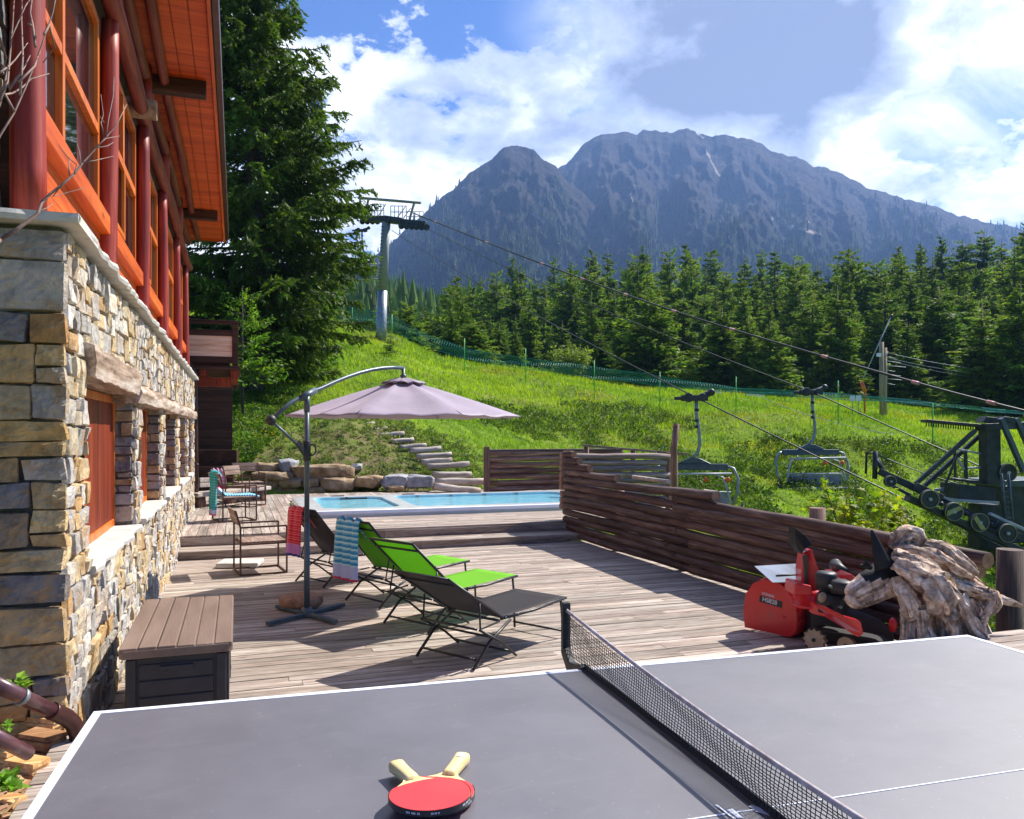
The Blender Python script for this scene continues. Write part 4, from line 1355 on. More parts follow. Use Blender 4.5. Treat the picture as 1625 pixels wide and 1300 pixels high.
# upper storey
PY = [4.66, 7.04, 9.39, 11.8, 14.6, 17.0]
UX = -1.02
cl = MB()
for k in range(5):
    a, b = PY[k], PY[k + 1]
    z = LEDGE + .045
    while z < 3.40:
        cl.box((UX - .05, a, z + .002), (UX + .005 + .0015 * (k % 2), b, z + .138)); z += .14
cl.build('cladding', m_orange, chalet, .003)
cl = MB(); cl.box((UX - .5, 4.7, 4.95), (UX - .12, 17.2, 5.85)); cl.box((-3.4, 4.72, LEDGE), (UX - .5, 17.3, 5.85)); cl.build('upper_wall', m_dark_wood, chalet)
for k in range(5):
    a, b = PY[k] + .12, PY[k + 1] - .12
    if k == 0: b = PY[1] - .14
    # sill beam
    sb = MB(); sb.box((UX - .06, a - .1, 3.40), (UX + .075, b + .1, 3.545)); sb.build('sill_beam', m_orange, chalet, .008)
    f = MB(); zt = 5.05; x0, x1 = UX - .05, UX + .01
    f.box((x0, a, 3.545), (x1, a + .07, zt)); f.box((x0, b - .07, 3.545), (x1, b, zt)); f.box((x0, a + .07, zt - .07), (x1, b - .07, zt)); f.box((x0, a + .07, 3.546), (x1, b - .07, 3.60))
    if k == 0:
        f.box((x0, 5.46, 3.6), (x1 + .012, 5.53, zt - .07)); f.box((x0, a + .07, 4.13), (x1 + .008, 5.46, 4.20)); f.box((x0, 5.53, 4.13), (x1 + .008, b - .07, 4.20))
    else:
        m_ = (a + b) / 2
        f.box((x0, m_ - .04, 3.6), (x1 + .012, m_ + .04, zt - .07)); f.box((x0, a + .07, 4.30), (x1 + .008, m_ - .04, 4.38)); f.box((x0, m_ + .04, 4.30), (x1 + .008, b - .07, 4.38))
        # opening sash proud of the frame
        f.box((x1, a + .07, 3.62), (x1 + .03, a + .12, 4.30)); f.box((x1, m_ - .09, 3.62), (x1 + .03, m_ - .04, 4.30)); f.box((x1, a + .12, 4.25), (x1 + .03, m_ - .09, 4.30)); f.box((x1, a + .12, 3.62), (x1 + .03, m_ - .09, 3.67))
    fo = f.build('window', m_frame, chalet, .004)
    g = MB(); g.box((UX - .03, a + .07, 3.6), (UX - .022, b - .07, zt - .07)); g.build('pane', m_glass, fo)
    bk = MB(); bk.box((UX - .5, a - .1, 3.0), (UX - .07, b + .1, 3.56)); bk.build('upper_wall', m_dark_wood, chalet)
for k, y in enumerate(PY):
    mb = MB(); r = .082 if k == 0 else .074
    x = -1.0 if k == 0 else -.965
    mb.tube([(x + .012 * math.sin(z * 1.3 + k), y, z) for z in np.linspace(LEDGE + .04, 5.12, 9)], [r * (1.03 - .02 * i) for i in range(9)], 20, jit=.05, seed=k)
    mb.build('log_post', m_redlog, chalet)
for (x, z, r) in ((-.93, 5.18, .072), (-.95, 5.72, .07), (-.76, 5.79, .055)):
    mb = MB(); mb.tube([(x + .015 * math.sin(y * 1.1), y, z + .012 * math.sin(y * .9)) for y in np.linspace(3.2, 17.5, 24)], r, 16, jit=.12)
    mb.build('header_log', m_redlogy, chalet)
for k in (1, 2, 3, 4):
    y = PY[k]
    mb = MB(); mb.tube([(-.95, y + .14, 5.25), (-.95, y + .14, 5.84)], .072, 14); mb.build('log_post', m_redlog, chalet)
mb = MB(); mb.tube([(-2.0, 9.08, 5.22), (-.79, 9.08, 5.20)], .098, 16, jit=.05); mb.build('tie_log', m_end, chalet)
# stone pier beside the first post
mb = MB()
masonry(mb, [(-1.7, -1.15, LEDGE + .05, 5.84)], lambda s, t, o: (s, 4.56 - o, t), random.Random(8), .3, .3, gap=.008, bulge=.04, pal=[(.55, .52, .48), (.45, .44, .42), (.62, .56, .46), (.36, .35, .35)])
masonry(mb, [(4.56, 4.95, LEDGE + .05, 5.84)], lambda s, t, o: (-1.16 + o * .5, s, t), random.Random(9), .3, .3, gap=.008, bulge=.04)
mb.build('stone_pier', m_stone, chalet)
mb = MB(); mb.box((-3.4, 4.566, LEDGE + .045), (-1.162, 4.98, 5.84)); mb.build('mortar', m_mortar, chalet)
# roof: boards of the soffit, rafters, fascia, edge trim
EX, EZ, SL = -.235, 5.86, .0
RY0, RY1 = -3.0, 17.75
mb = MB()
y = RY0
rs_r = random.Random(5)
n_ = 22
for k in range(n_):
    x0 = EX - .04 - (3.6) * k / n_; x1 = EX - .04 - 3.6 * (k + 1) / n_
    z0 = EZ + (EX - x0) * SL; z1 = EZ + (EX - x1) * SL
    mb.quad((x0 - .004, RY0, z0), (x1 + .004, RY0, z1), (x1 + .004, RY1, z1), (x0 - .004, RY1, z0))
mb.prism([(EX - .04, RY0 + .01, EZ + .035), (EX - 3.7, RY0 + .01, EZ + .035 + 3.66 * SL), (EX - 3.7, RY0 + .01, EZ + .2 + 3.66 * SL), (EX - .04, RY0 + .01, EZ + .2)], (0, RY1 - RY0 - .02, 0))
roof = mb.build('roof', m_orangex, chalet)
mb = MB(); mb.prism([(EX + .05, RY0, EZ + .215), (EX - 5.2, RY0, EZ + 3.2), (EX - 5.2, RY0, EZ + 3.3), (EX + .05, RY0, EZ + .30)], (0, RY1 - RY0 + .02, 0)); mb.build('roof_slope', m_dark_wood, roof)
mb = MB(); mb.box((EX - .035, RY0, EZ - .05), (EX, RY1 + .02, EZ + .19)); mb.build('fascia', m_orange, roof, .004)
mb = MB(); mb.box((EX + .002, RY0, EZ + .02), (EX + .07, RY1 + .03, EZ + .24)); mb.build('gutter', m_copper, roof, .01)
mb = MB(); mb.prism([(EX - .04, RY1 - .012, EZ - .04), (EX - 3.2, RY1 - .012, EZ - .04 + 3.16 * SL), (EX - 3.2, RY1 - .012, EZ + .19 + 3.16 * SL), (EX - .04, RY1 - .012, EZ + .19)], (0, .03, 0)); mb.build('verge_board', m_orangex, roof)
for y in (4.2, 9.75, 15.4):
    mb = MB()
    mb.box((EX - .85, y, EZ - .17), (EX - .10, y + .15, EZ - .006))
    mb.build('rafter', m_dark_wood, roof, .01)
# downpipe at the far corner
q1 = P(290, 388, 16.6); q2 = P(293, 573, 16.6); q3 = P(309, 592, 16.55); q4 = P(310, 700, 16.5); q5 = P(311, 790, 16.5)
mb = MB(); mb.tube([q1, q1.lerp(q2, .5), q2, q2.lerp(q3, .5) + Vector((0, 0, .05)), q3, q3 + Vector((0, 0, -.15)), q4, q5], .055, 12)
for q in (q1.lerp(q2, .4), q3.lerp(q4, .5), q4.lerp(q5, .4)): mb.tube([q, q + Vector((0, 0, -.03))], .066, 12)
mb.build('downpipe', m_copper, chalet)
# balcony beyond the far corner
YB = 17.9
bx0, bx1 = -1.5, .0
def bz(py): return onY(340, py, YB).z
mb = MB()
z_t, z_b = bz(510), bz(577)
mb.box((bx0, YB, z_t - .05), (bx1 + .03, YB + .12, z_t + .03)); mb.box((bx1 - .10, YB - .004, z_b - .02), (bx1 + .02, YB + .11, z_t - .05))
mb.box((bx0, YB + .01, z_t - .30), (bx1 - .10, YB + .07, z_t - .17)); mb.box((bx0, YB + .01, z_b + .02), (bx1 - .10, YB + .07, z_b + .15))
mb.box((bx1 - .1, YB + .12, z_t - .05), (bx1 + .03, YB + 2.4, z_t + .03)); mb.box((bx1 - .1, YB + 2.3, z_b - .4), (bx1 + .02, YB + 2.4, z_t - .05))
mb.build('balcony_rail', m_dark_wood, chalet, .006)
mb = MB(); z = z_b + .15; n_ = 4; hh = (z_t - .30 - z) / n_
for k in range(n_):
    mb.box((bx0, YB + .03, z + k * hh + .002), (bx1 - .10, YB + .055, z + (k + 1) * hh - .002))
    mb.box((bx1 - .06, YB + .12, z + k * hh + .002), (bx1 - .035, YB + 2.3, z + (k + 1) * hh - .002))
mb.build('balcony_panel', m_balcony, chalet)
mb = MB(); mb.box((bx0, YB - .04, z_b - .13), (bx1 + .06, YB + 2.4, z_b - .05)); mb.build('balcony_floor', m_dark_wood, chalet, .006)
mb = MB(); mb.box((bx0, YB + .1, z_b - .48), (bx1 - .12, YB + .26, z_b - .28)); mb.box((-.75, YB - .02, z_b - .28), (-.62, YB + 2.2, z_b - .13)); mb.box((bx1 - .13, YB + .02, z_b - .33), (bx1 + .02, YB + 2.2, z_b - .13))
mb.build('balcony_beam', m_shutter, chalet, .008)
mb = MB(); mb.box((-9, YB + 4.4, -.3), (-.12, YB + 4.6, z_b - .1)); mb.box((-9, YB + 1.2, z_b - .05), (-1.4, YB + 1.9, 5.8)); mb.build('rear_wall', m_dark_wood, chalet)
mb = MB(); mb.box((-1.3, YB + .9, z_b - .05), (-.15, YB + 1.3, z_t + .03 - .12)); mb.build('balcony_bench', m_dark_wood, chalet, .02)
# ---------------------------------------------------------------- pool
def water_material():
    m, t, bs = newmat('pool_water')
    co = t.add('ShaderNodeTexCoord').outputs['Object']
    bs.inputs['Base Color'].default_value = (0.30, 0.74, 0.86, 1)
    bs.inputs['Roughness'].default_value = 0.04
    bs.inputs['Transmission Weight'].default_value = 0.3
    bs.inputs['IOR'].default_value = 1.33
    n = t.math('ADD', t.noise(co, 3.5, 4, .6, .6), t.math('MULTIPLY', t.noise(co, 14, 3, .6), .4))
    bump(t, bs, n, 0.6, 0.08)
    # foam streaks over the running jets
    f = t.ramp(t.noise(t.mapping(co, scale=(.6, 1.5, 1)), 5, 6, .7, 1.2), [(0.54, 0.0), (0.66, .85)])
    c = t.mix(f, (0.26, 0.70, 0.84), (0.9, 0.95, 0.98)); t.set(bs, 'Base Color', c)
    return m


m_water = water_material()
m_shell = M_noise('white_acrylic', [(0.74, 0.76, 0.80), (0.84, 0.86, 0.90)], 3, 3, 0.18, coat=.4)
m_shell_in = M_noise('pale_blue_acrylic', [(0.42, 0.70, 0.80), (0.55, 0.80, 0.88)], 3, 3, 0.25)
PX0, PX1, PY0, PY1, PZ = 1.15, 7.7, 14.86, 18.35, .40
pool = thing('swim_spa', 'long white swim spa sunk in the upper deck with bright blue water', 'pool', (PX0, PY0, 0))
def rrect(x0, x1, y0, y1, r, z, n=6):
    out = []
    for (cx, cy, a0) in ((x1 - r, y1 - r, 0), (x0 + r, y1 - r, 90), (x0 + r, y0 + r, 180), (x1 - r, y0 + r, 270)):
        for k in range(n + 1):
            a = math.radians(a0 + 90 * k / n); out.append(Vector((cx + r * math.cos(a), cy + r * math.sin(a), z)))
    return out
def ring(mb, A, B, **k):
    n = len(A)
    mb._add(A + B, [(i, (i + 1) % n, (i + 1) % n + n, i + n) for i in range(n)], **k)
mb = MB()
o0 = rrect(PX0, PX1, PY0, PY1, .35, .10); o1 = rrect(PX0 - .02, PX1 + .02, PY0 - .02, PY1 + .02, .36, PZ - .07)
o2 = rrect(PX0, PX1, PY0, PY1, .35, PZ - .012); o3 = rrect(PX0 + .05, PX1 - .05, PY0 + .05, PY1 - .05, .33, PZ)
xm = 3.15   # bench bar between the seats and the swim lane
ring(mb, o0, o1, smooth=True); ring(mb, o1, o2, smooth=True); ring(mb, o2, o3, smooth=True)
inA = rrect(PX0 + .40, xm - .12, PY0 + .42, PY1 - .42, .32, PZ - .02); inB = rrect(xm + .16, PX1 - .4, PY0 + .38, PY1 - .38, .3, PZ - .02)
# rim surface built from strips
rim = MB()
def strip(x0, x1, y0, y1): rim.box((x0, y0, PZ - .05), (x1, y1, PZ - .001))
mb.build('rim', m_shell, pool)
# flat rim with two wells: bridge by bmesh fill
import bmesh
bm = bmesh.new()
loops = []
for L in (o3, inA, inB):
    vs = [bm.verts.new((p.x - PX0, p.y - PY0, (PZ - .002))) for p in L]
    es = [bm.edges.new((vs[i], vs[(i + 1) % len(vs)])) for i in range(len(vs))]
    loops += es
bmesh.ops.triangle_fill(bm, use_beauty=True, edges=loops)
bmesh.ops.recalc_face_normals(bm, faces=bm.faces)
me = bpy.data.meshes.new('rim_top'); bm.to_mesh(me); bm.free(); me.materials.append(m_shell)
ob = bpy.data.objects.new('rim_top', me); COL.objects.link(ob); ob.parent = pool
for L in (inA, inB):
    w = MB(); top = [Vector((p.x, p.y, PZ - .002)) for p in L]; c = sum(L, Vector()) / len(L)
    bot = [Vector((c.x + (p.x - c.x) * .93, c.y + (p.y - c.y) * .9, -.75)) for p in L]
    mid_ = [Vector((p.x, p.y, PZ - .06)) for p in L]
    ring(w, top[::-1], mid_[::-1], smooth=True); ring(w, mid_[::-1], bot[::-1], smooth=True); w.poly(bot)
    wl = w.build('well', m_shell_in, pool)
    q = MB(); q.poly([Vector((c.x + (p.x - c.x) * .995, c.y + (p.y - c.y) * .995, PZ - .055)) for p in L]); q.build('water', m_water, wl)
mb = MB()
for (x, y) in ((2.0, PY1 - .2), (3.6, PY1 - .2), (5.2, PY1 - .2)): mb.box((x, y, PZ), (x + .28, y + .1, PZ + .015))
mb.build('control_panel', m_blackplastic, pool, .004)
mb = MB(); mb.box((2.15, PY1 - .46, PZ - .10), (2.75, PY1 - .40, PZ - .03)); mb.build('filter_grille', m_blackplastic, pool, .004)
for x in (1.7, 2.3, 3.9, 4.7, 5.5, 6.3):
    mb = MB(); mb.tube([(x, PY1 - .42, PZ - .05), (x, PY1 - .40, PZ - .05)], .045, 12); mb.build('jet', m_galv, pool)
mb = MB(); mb.box((PX0 - .16, PY0 - .10, UP + .004), (PX0 - .03, PY0 + 1.1, UP + .05)); tag(mb.build('plank', m_grey_log, None, .006), 'short wooden plank lying against the left end of the pool', 'plank')

# ---------------------------------------------------------------- log fences
def log(a, b, r, seed, mat, parent, name='log', taper=.97, bend=.012, n=14, sides=14):
    a = Vector(a); b = Vector(b); rs = random.Random(seed)
    d = (b - a); pts = []
    px_, pz_ = rs.uniform(0, 6), rs.uniform(0, 6)
    side = Vector((0, 0, 1)).cross(d.normalized()) if abs(d.normalized().z) < .9 else Vector((1, 0, 0))
    for k in range(n + 1):
        s = k / n
        pts.append(a + d * s + side * bend * math.sin(s * 5 + px_) + Vector((0, 0, bend * .6 * math.sin(s * 7 + pz_))))
    rr = [r * (1 - (1 - taper) * k / n) * (1 + .03 * math.sin(k * 2.1 + px_)) for k in range(n + 1)]
    v = rs.uniform(.72, 1.18); col = (v * rs.uniform(.96, 1.1), v, rs.random())
    mb = MB(); mb.tube(pts, rr, sides, jit=.10, seed=seed, col=col)
    # sawn ends are paler
    for q in (-1, -2): mb.mi[q] = 1
    return mb.build(name, [mat, m_end], parent)


m_end2 = m_end
FX = 5.5
f = thing('log_fence', 'long dark brown log fence along the right side of the deck', 'fence', (FX, 4.6, 0))
# (row height, near y, far y)
n_rows = 8
for k in range(9):
    z = .085 + k * .115
    y0 = 4.75 - .05 * (k % 2); y1 = 13.02 + .06 * (k % 2)
    if k == 8:      # top row is two logs, the far one sits higher
        log((FX, 4.62, .86 + .0), (FX, 9.3, .96), .062, 300 + k, m_log, f, bend=.02)
        continue
    if k == 7:
        log((FX, 4.70, .765), (FX, 9.25, .86), .060, 200 + k, m_log, f, bend=.02); log((FX, 9.2, .875), (FX, 13.0, .895), .060, 240 + k, m_log, f)
        continue
    zz0 = z * .93
    log((FX, y0, zz0), (FX, 8.9 + .3 * (k % 3), z * .98), .0585, 100 + k, m_log, f); log((FX, 8.92 + .3 * (k % 3), z * .98), (FX, y1, z), .0585, 140 + k, m_log, f)
log((FX, 8.35, 1.055), (FX, 13.0, 1.01), .062, 310, m_log, f, bend=.012)
for (z, ye, r) in ((1.13, 12.25, .062), (1.245, 12.0, .060), (1.355, 12.45, .062), (1.46, 12.7, .060)):
    log((FX, ye, z - .012), (FX, 13.06, z), r, int(z * 1000), m_log, f, n=6)
log((FX, 11.0, 1.125), (FX, 13.0, 1.135), .058, 333, m_log, f, n=8)
for (y, h) in ((5.35, .80), (7.35, .84), (9.3, .9), (11.2, .95)):
    mb = MB(); mb.tube([(FX + .14, y, -1.2), (FX + .14, y, h)], .075, 14); mb.build('post', m_logz, f)

m_midlog = M_wood('greyed_rail_wood', (lin(84, 66, 60), lin(140, 120, 114), lin(186, 170, 166)), 'X', 1.0, .75, tint=True, fine=45)
m_beam2 = M_wood('brown_cap_board', (lin(66, 48, 42), lin(120, 98, 88), lin(164, 144, 134)), 'X', 1.0, .75, fine=45)
m_shadepost = M_wood('shaded_post_wood', (lin(44, 32, 28), lin(84, 66, 58), lin(120, 100, 90)), 'Z', 1.0, .75, fine=45)  # darker copy of the post wood, shade put into its colour
# return panel beyond the corner, sunlit log ends
f = thing('log_fence', 'short log fence with pale sunlit rails joining the corner behind the long fence', 'fence', (5.6, 13.1, 0))
YR = 13.15
for k in range(9):
    z = .52 + k * .112
    log((5.45, YR + .0, z), (7.55 + .05 * ((k * 7) % 3), YR + .02 * (k % 2), z - .035), .055, 400 + k, m_midlog, f, n=8)
xr = 7.62
mb = MB(); mb.box((xr, YR - .02, -.6), (xr + .05, YR + .10, 1.46)); mb.build('post', m_logz, f, .008)
# panel behind the pool
YA = 19.5
f = thing('log_fence', 'dark log fence panel standing behind the far right end of the pool', 'fence', (6.05, YA, UP))
for k in range(7):
    z = UP + .10 + k * .152
    log((6.1, YA, z), (9.9, YA + .02, z + .01), .074, 500 + k, m_logx, f, n=10)
mb = MB(); mb.box((5.98, YA - .05, UP - .2), (6.11, YA + .09, 1.46)); mb.build('post', m_logz, f, .01)
mb = MB(); mb.box((6.1, YA - .06, 1.36), (9.9, YA + .08, 1.395)); mb.build('cap_rail', m_beam2, f, .005)
# a further fence whose top rail shows above
a = onY(925, 707, 17.2); b = onY(1092, 721, 16.2)
f = thing('rail_fence', 'far rail fence showing just above the sunlit log fence', 'fence', (a.x, a.y, 0))
mb = MB(); mb.beam(a, b, .12, .05); mb.build('top_rail', m_beam2, f, .005)
for s in (.05, .5, .9):
    q = a.lerp(b, s); mb = MB(); mb.tube([(q.x, q.y + .1, -.8), (q.x, q.y + .1, q.z + .02)], .06, 10); mb.build('post', m_logz, f)
a = P(1069, 714, 17.5); b = P(1074, 673, 17.5)
mb = MB(); mb.tube([a - Vector((0, 0, 1.5)), a, b], .072, 14); tag(mb.build('wooden_post', m_logz), 'leaning round wooden post beyond the log fence by the left chairlift chair', 'post')
a = onX(1297, 806, 5.95)
mb = MB(); mb.tube([(a.x, a.y, -1.3), (a.x, a.y, a.z)], .085, 16); tag(mb.build('wooden_post', m_logz), 'squat sawn post top just behind the long log fence', 'post')
a = onX(1600, 872, 6.0)
mb = MB(); mb.tube([(a.x, a.y, -1.3), (a.x + .02, a.y, a.z)], .10, 16); tag(mb.build('wooden_post', m_shadepost), 'dark thick post behind the near end of the long log fence', 'post')
for i, (p, q, r, lb) in enumerate((((1005, 757), (1062, 765), .03, 'thin pale pole lying on top of the log fence near its far end'), ((1118, 780), (1140, 783), .03, 'short pale pole end resting behind the log fence'))):
    a = onX(p[0], p[1], 5.62); b = onX(q[0], q[1], 5.62)
    mb = MB(); mb.tube([a, b], r, 8); tag(mb.build('pole', m_grey_log), lb, 'pole')

# ---------------------------------------------------------------- log steps up the bank
steps = [(620, 640, 668, 26.0), (597, 592, 648, 0), (0, 0, 0, 0)]
LS = [(551, 574, 668), (565, 594, 677), (585, 615, 685), (602, 641, 692), (621, 656, 702), (634, 676, 711), (650, 700, 716), (660, 717, 725.5), (668, 717, 734), (677, 745, 741), (687, 748, 754), (690, 772, 764.5), (688, 762, 772)]
for i, (xa, xb, py) in enumerate(LS):
    d = 27.0 - 6.2 * (i / 12) ** .9
    if i >= 11: d = 20.95 - .25 * (i - 11)
    a = P(xa, py, d - .18); b = P(xb, py - (4 if i < 10 else -0) + (8 if i == 12 else 0), d + .12)
    r = .085 if i < 10 else .095
    ob = log(a, b, r, 600 + i, m_grey_log, None, 'log_step', n=6, sides=12)
    tag(ob, ['topmost log step, just under the umbrella rim', 'second log step from the top of the bank', 'third log step from the top with a dark sawn end', 'fourth log step from the top, half overgrown', 'fifth log step from the top with a black cut end', 'sixth log step from the top of the bank', 'seventh log step from the top, clear of leaves', 'eighth log step, in the middle of the flight', 'fifth log step from the bottom of the flight', 'fourth log step from the bottom, thin and pale', 'third log step from the bottom, wrapped in leaves', 'long brown log second from the bottom beside the pool fence', 'lowest reddish log lying on the deck edge by the pool'][i], 'log', 'log steps up the bank')

# ---------------------------------------------------------------- boulder wall
m_boulder = M_noise('ochre_boulder', [(0.14, 0.085, 0.045), (0.34, 0.23, 0.12), (0.46, 0.36, 0.25)], 4.2, 8, 0.9, bmp=.8, bdist=.03)
m_boulder_g = M_noise('grey_boulder', [(0.15, 0.145, 0.15), (0.32, 0.32, 0.33), (0.46, 0.45, 0.44)], 4.2, 8, 0.85, bmp=.8, bdist=.03)
def boulder(x0, x1, y0, y1, d, label, grey=False, seed=0, depth=.42):
    """angular block filling a photograph box at distance d"""
    a = P(x0, y1, d); b = P(x1, y0, d)
    c = (a + b) / 2; w = (x1 - x0) / FOC * d / 2; h = (y1 - y0) / FOC * d / 2
    rt = Vector((math.cos(YAW), -math.sin(YAW), 0)); fw = Vector((math.sin(YAW), math.cos(YAW), 0))
    mb = MB(); rs = random.Random(seed)
    n, m_ = 26, 16; vs = []
    for i in range(m_ + 1):
        t_ = math.pi * i / m_
        for j in range(n):
            p_ = 2 * math.pi * j / n
            dx, dy, dz = math.sin(t_) * math.cos(p_), math.sin(t_) * math.sin(p_), math.cos(t_)
            e = .55
            sx, sy, sz = [math.copysign(abs(q) ** e, q) for q in (dx, dy, dz)]
            k = max(abs(sx), abs(sy), abs(sz), .01)
            nz = .97 + .26 * mnoise.noise(Vector((dx * 1.3 + seed, dy * 1.3, dz * 1.3 + seed * 2))) + .12 * mnoise.noise(Vector((dx * 3 + seed, dy * 3, dz * 3))) + .05 * mnoise.noise(Vector((dx * 8 + seed, dy * 8, dz * 8)))
            wob = 1 + .10 * math.sin(seed * 1.7 + sx * 2)
            p = rt * (sx * w * nz) + fw * (sy * depth * nz) + Vector((0, 0, sz * h * nz * wob))
            vs.append(c + fw * depth * .6 + p)
    fs = []
    for i in range(m_):
        for j in range(n):
            a_ = i * n + j; b_ = i * n + (j + 1) % n; fs.append((a_, a_ + n, b_ + n, b_))
    mb._add(vs, fs, smooth=True)
    o = mb.build('boulder', m_boulder_g if grey else m_boulder)
    tag(o, label, 'boulder', 'boulders of the low wall behind the deck')
D = 20.9
BL = [((394, 448, 736, 749), 'thin flat ochre stone on top at the left end of the boulder wall', 0, .35), ((443, 466, 730, 750), 'small pale grey stone on top of the boulder wall', 1, .3),
      ((396, 462, 749, 764), 'long sandy block under the thin top stone', 0, 0), ((392, 440, 762, 790), 'dark orange block at the bottom left of the boulder wall', 0, 0),
      ((440, 482, 761, 775), 'tan block in the lower left of the boulder wall', 0, 0), ((438, 470, 774, 788), 'small tan stone at deck level under a tan block', 0, 0),
      ((462, 556, 738, 762), 'largest slanting slab on top of the boulder wall', 0, .15), ((482, 506, 760, 776), 'small tan stone just under the left end of the largest slab', 0, 0),
      ((506, 561, 759, 780), 'rusty orange block under the right end of the largest slab', 0, -.1), ((490, 516, 774, 787), 'low yellow stone at deck level behind the umbrella pole', 0, -.15),
      ((561, 603, 756, 775), 'ochre boulder between the orange block and the grey boulders', 0, 0), ((605, 650, 755, 776), 'rounded silver grey boulder', 1, -.05),
      ((643, 688, 755, 775), 'flat slanting grey boulder at the right end of the wall', 1, 0), ((615, 640, 772, 778), 'flat brown stone in front of the rounded grey boulder', 0, -.3), ((556, 572, 738, 746), 'little pale stone lying on the bank above the ochre boulder', 1, .9)]
for i, ((x0, x1, y0, y1), lb, g, dd) in enumerate(BL):
    boulder(x0 - 1, x1 + 1, y0 - 1, y1 + 1, D + dd, lb, bool(g), i + 1, depth=.35 if y1 - y0 > 10 else .2)
# timber planter at the corner of the house
pl = thing('timber_planter', 'dark sleeper planter wall at the far corner of the house', 'planter', G(345, 790, UP))
for (y0, y1, xl, d) in ((714, 738, 377, 20.1), (741, 766, 372, 19.8), (768, 787, 360, 19.6)):
    a = P(306, y1, d); b = P(xl, y0, d)
    mb = MB(); mb.beam(P(306, (y0 + y1) / 2, d), P(xl, (y0 + y1) / 2, d), .14, (y1 - y0) / FOC * d); mb.build('sleeper', m_dark_wood, pl, .01)

# ---------------------------------------------------------------- wood and metal chairs
m_rust = M_noise('rusty_brown_tube', [(0.07, 0.035, 0.025), (0.15, 0.08, 0.055)], 14, 5, 0.6, 0.4)
def make_chair():
    """faces +x, back at x = 0; 0.58 wide"""
    c = thing('garden_chair', '', 'chair', (0, 0, 0), 'wood and steel garden chairs')
    r = .011; W = .29; D_ = .56; SH = .40; AH = .62; BH = .84
    for s in (-1, 1):
        y = s * W; mb = MB()
        for (p, q) in (((-.02, y, r), (D_, y, r)), ((D_, y, r), (D_, y, AH)), ((D_, y, AH), (-.02, y, AH)), ((-.02, y, r), (-.02, y, AH)), ((-.02, y, AH), (-.08, y, BH)), ((0, y, SH), (D_, y, SH - .0))):
            mb.beam(p, q, .022, .022)
        mb.build('side_frame', m_rust, c, .003)
    for (xx, zz) in ((D_, r), (-.02, r), (D_, SH), (0, SH)):
        mb = MB(); mb.beam((xx, -W, zz), (xx, W, zz), .02, .02); mb.build('crossbar', m_rust, c, .003)
    mb = MB()
    for k in range(5): x = .01 + k * .11; mb.box((x, -W + .012, SH + .012), (x + .104, W - .012, SH + .032))
    mb.build('seat', m_chairwood, c, .003)
    mb = MB()
    for k in range(2):
        M = Matrix.Translation((-.052 - .028 * k, 0, .655 + .10 * k)) @ Matrix.Rotation(math.radians(-15), 4, 'Y')
        mb.box((0, -W - .01, 0), (.02, W + .01, .092), M)
    mb.build('backrest', m_chairwood, c, .003)
    return c
ch0 = make_chair()
def place(o, x, y, z, rz, label):
    o.location = (x, y, z); o.rotation_euler = (0, 0, rz); o['label'] = label
    return o
a = G(371, 917, 0)
place(ch0, a.x + .06, a.y + .36, 0, math.radians(8), 'empty wood and steel chair on the lower deck beside the steps')
c1 = copy_tree(ch0); q = G(342, 830, UP); place(c1, q.x + .05, q.y + .25, UP, math.radians(18), 'wood and steel chair on the upper deck with a turquoise towel over it')
c2 = copy_tree(ch0); q = G(356, 806, UP); place(c2, q.x + .2, q.y + .45, UP, math.radians(-35), 'wood and steel chair standing behind the one with the turquoise towel')
c3 = copy_tree(ch0); q = G(372, 798, UP); place(c3, q.x + .25, q.y + .75, UP, math.radians(-78), 'rearmost wood and steel chair, its back slats facing the camera')

# rustic bench
bn = thing('rustic_bench', 'rustic half log bench on stump legs against the house wall', 'bench', G(325, 820, UP))
mb = MB(); a = P(302, 786, 16.3); b = P(420, 774, 18.6)
mb.beam(a, b, .38, .09); mb.build('seat', m_grey_log, bn, .02)
for s in (.12, .5, .9):
    q = a.lerp(b, s); mb = MB(); mb.tube([(q.x, q.y, UP), (q.x, q.y, q.z - .045)], [.13, .11], 12, jit=.2); mb.build('leg', m_logz, bn)
for k, (yy, xx) in enumerate(((762, 345), (770, 345))):
    a2 = P(316, yy, 17.6); b2 = P(348, yy - 1, 18.2)
    mb = MB(); mb.beam(a2, b2, .06, .10); mb.build('back_slat', m_grey_log, bn, .01)

# towels -------------------------------------------------------------
def towel_material(name, stripes, stops, axis=2, freq=22, band=None):
    m, t, bs = newmat(name)
    uv = t.add('ShaderNodeUVMap').outputs[0]
    sp = t.add('ShaderNodeSeparateXYZ', inp={0: uv})
    f = t.math('FRACT', t.math('MULTIPLY', sp.outputs[1], freq))
    c = t.ramp(f, stripes, 'CONSTANT')
    for (lo, hi, col) in stops:
        k = t.math('MULTIPLY', t.math('GREATER_THAN', sp.outputs[1], lo), t.math('LESS_THAN', sp.outputs[1], hi))
        c = t.mix(k, c, col)
    t.set(bs, 'Base Color', c); bs.inputs['Roughness'].default_value = .95
    bs.inputs['Sheen Weight'].default_value = .3
    bump(t, bs, t.noise(uv, 160, 3), .5, .004)
    return m
m_tblue = towel_material('blue_striped_towel', [(0, lin(30, 150, 205)), (.42, lin(120, 200, 225)), (.55, lin(30, 150, 205)), (.62, lin(190, 235, 240))], [(-.1, .16, lin(190, 200, 240)), (-.1, .025, lin(225, 60, 90))], freq=17)
m_tred = towel_material('red_striped_towel', [(0, lin(215, 30, 52)), (.5, lin(240, 130, 145)), (.62, lin(215, 30, 52)), (.9, lin(235, 120, 135))], [(-.1, .16, lin(200, 130, 200)), (-.1, .03, lin(30, 50, 140))], freq=16)
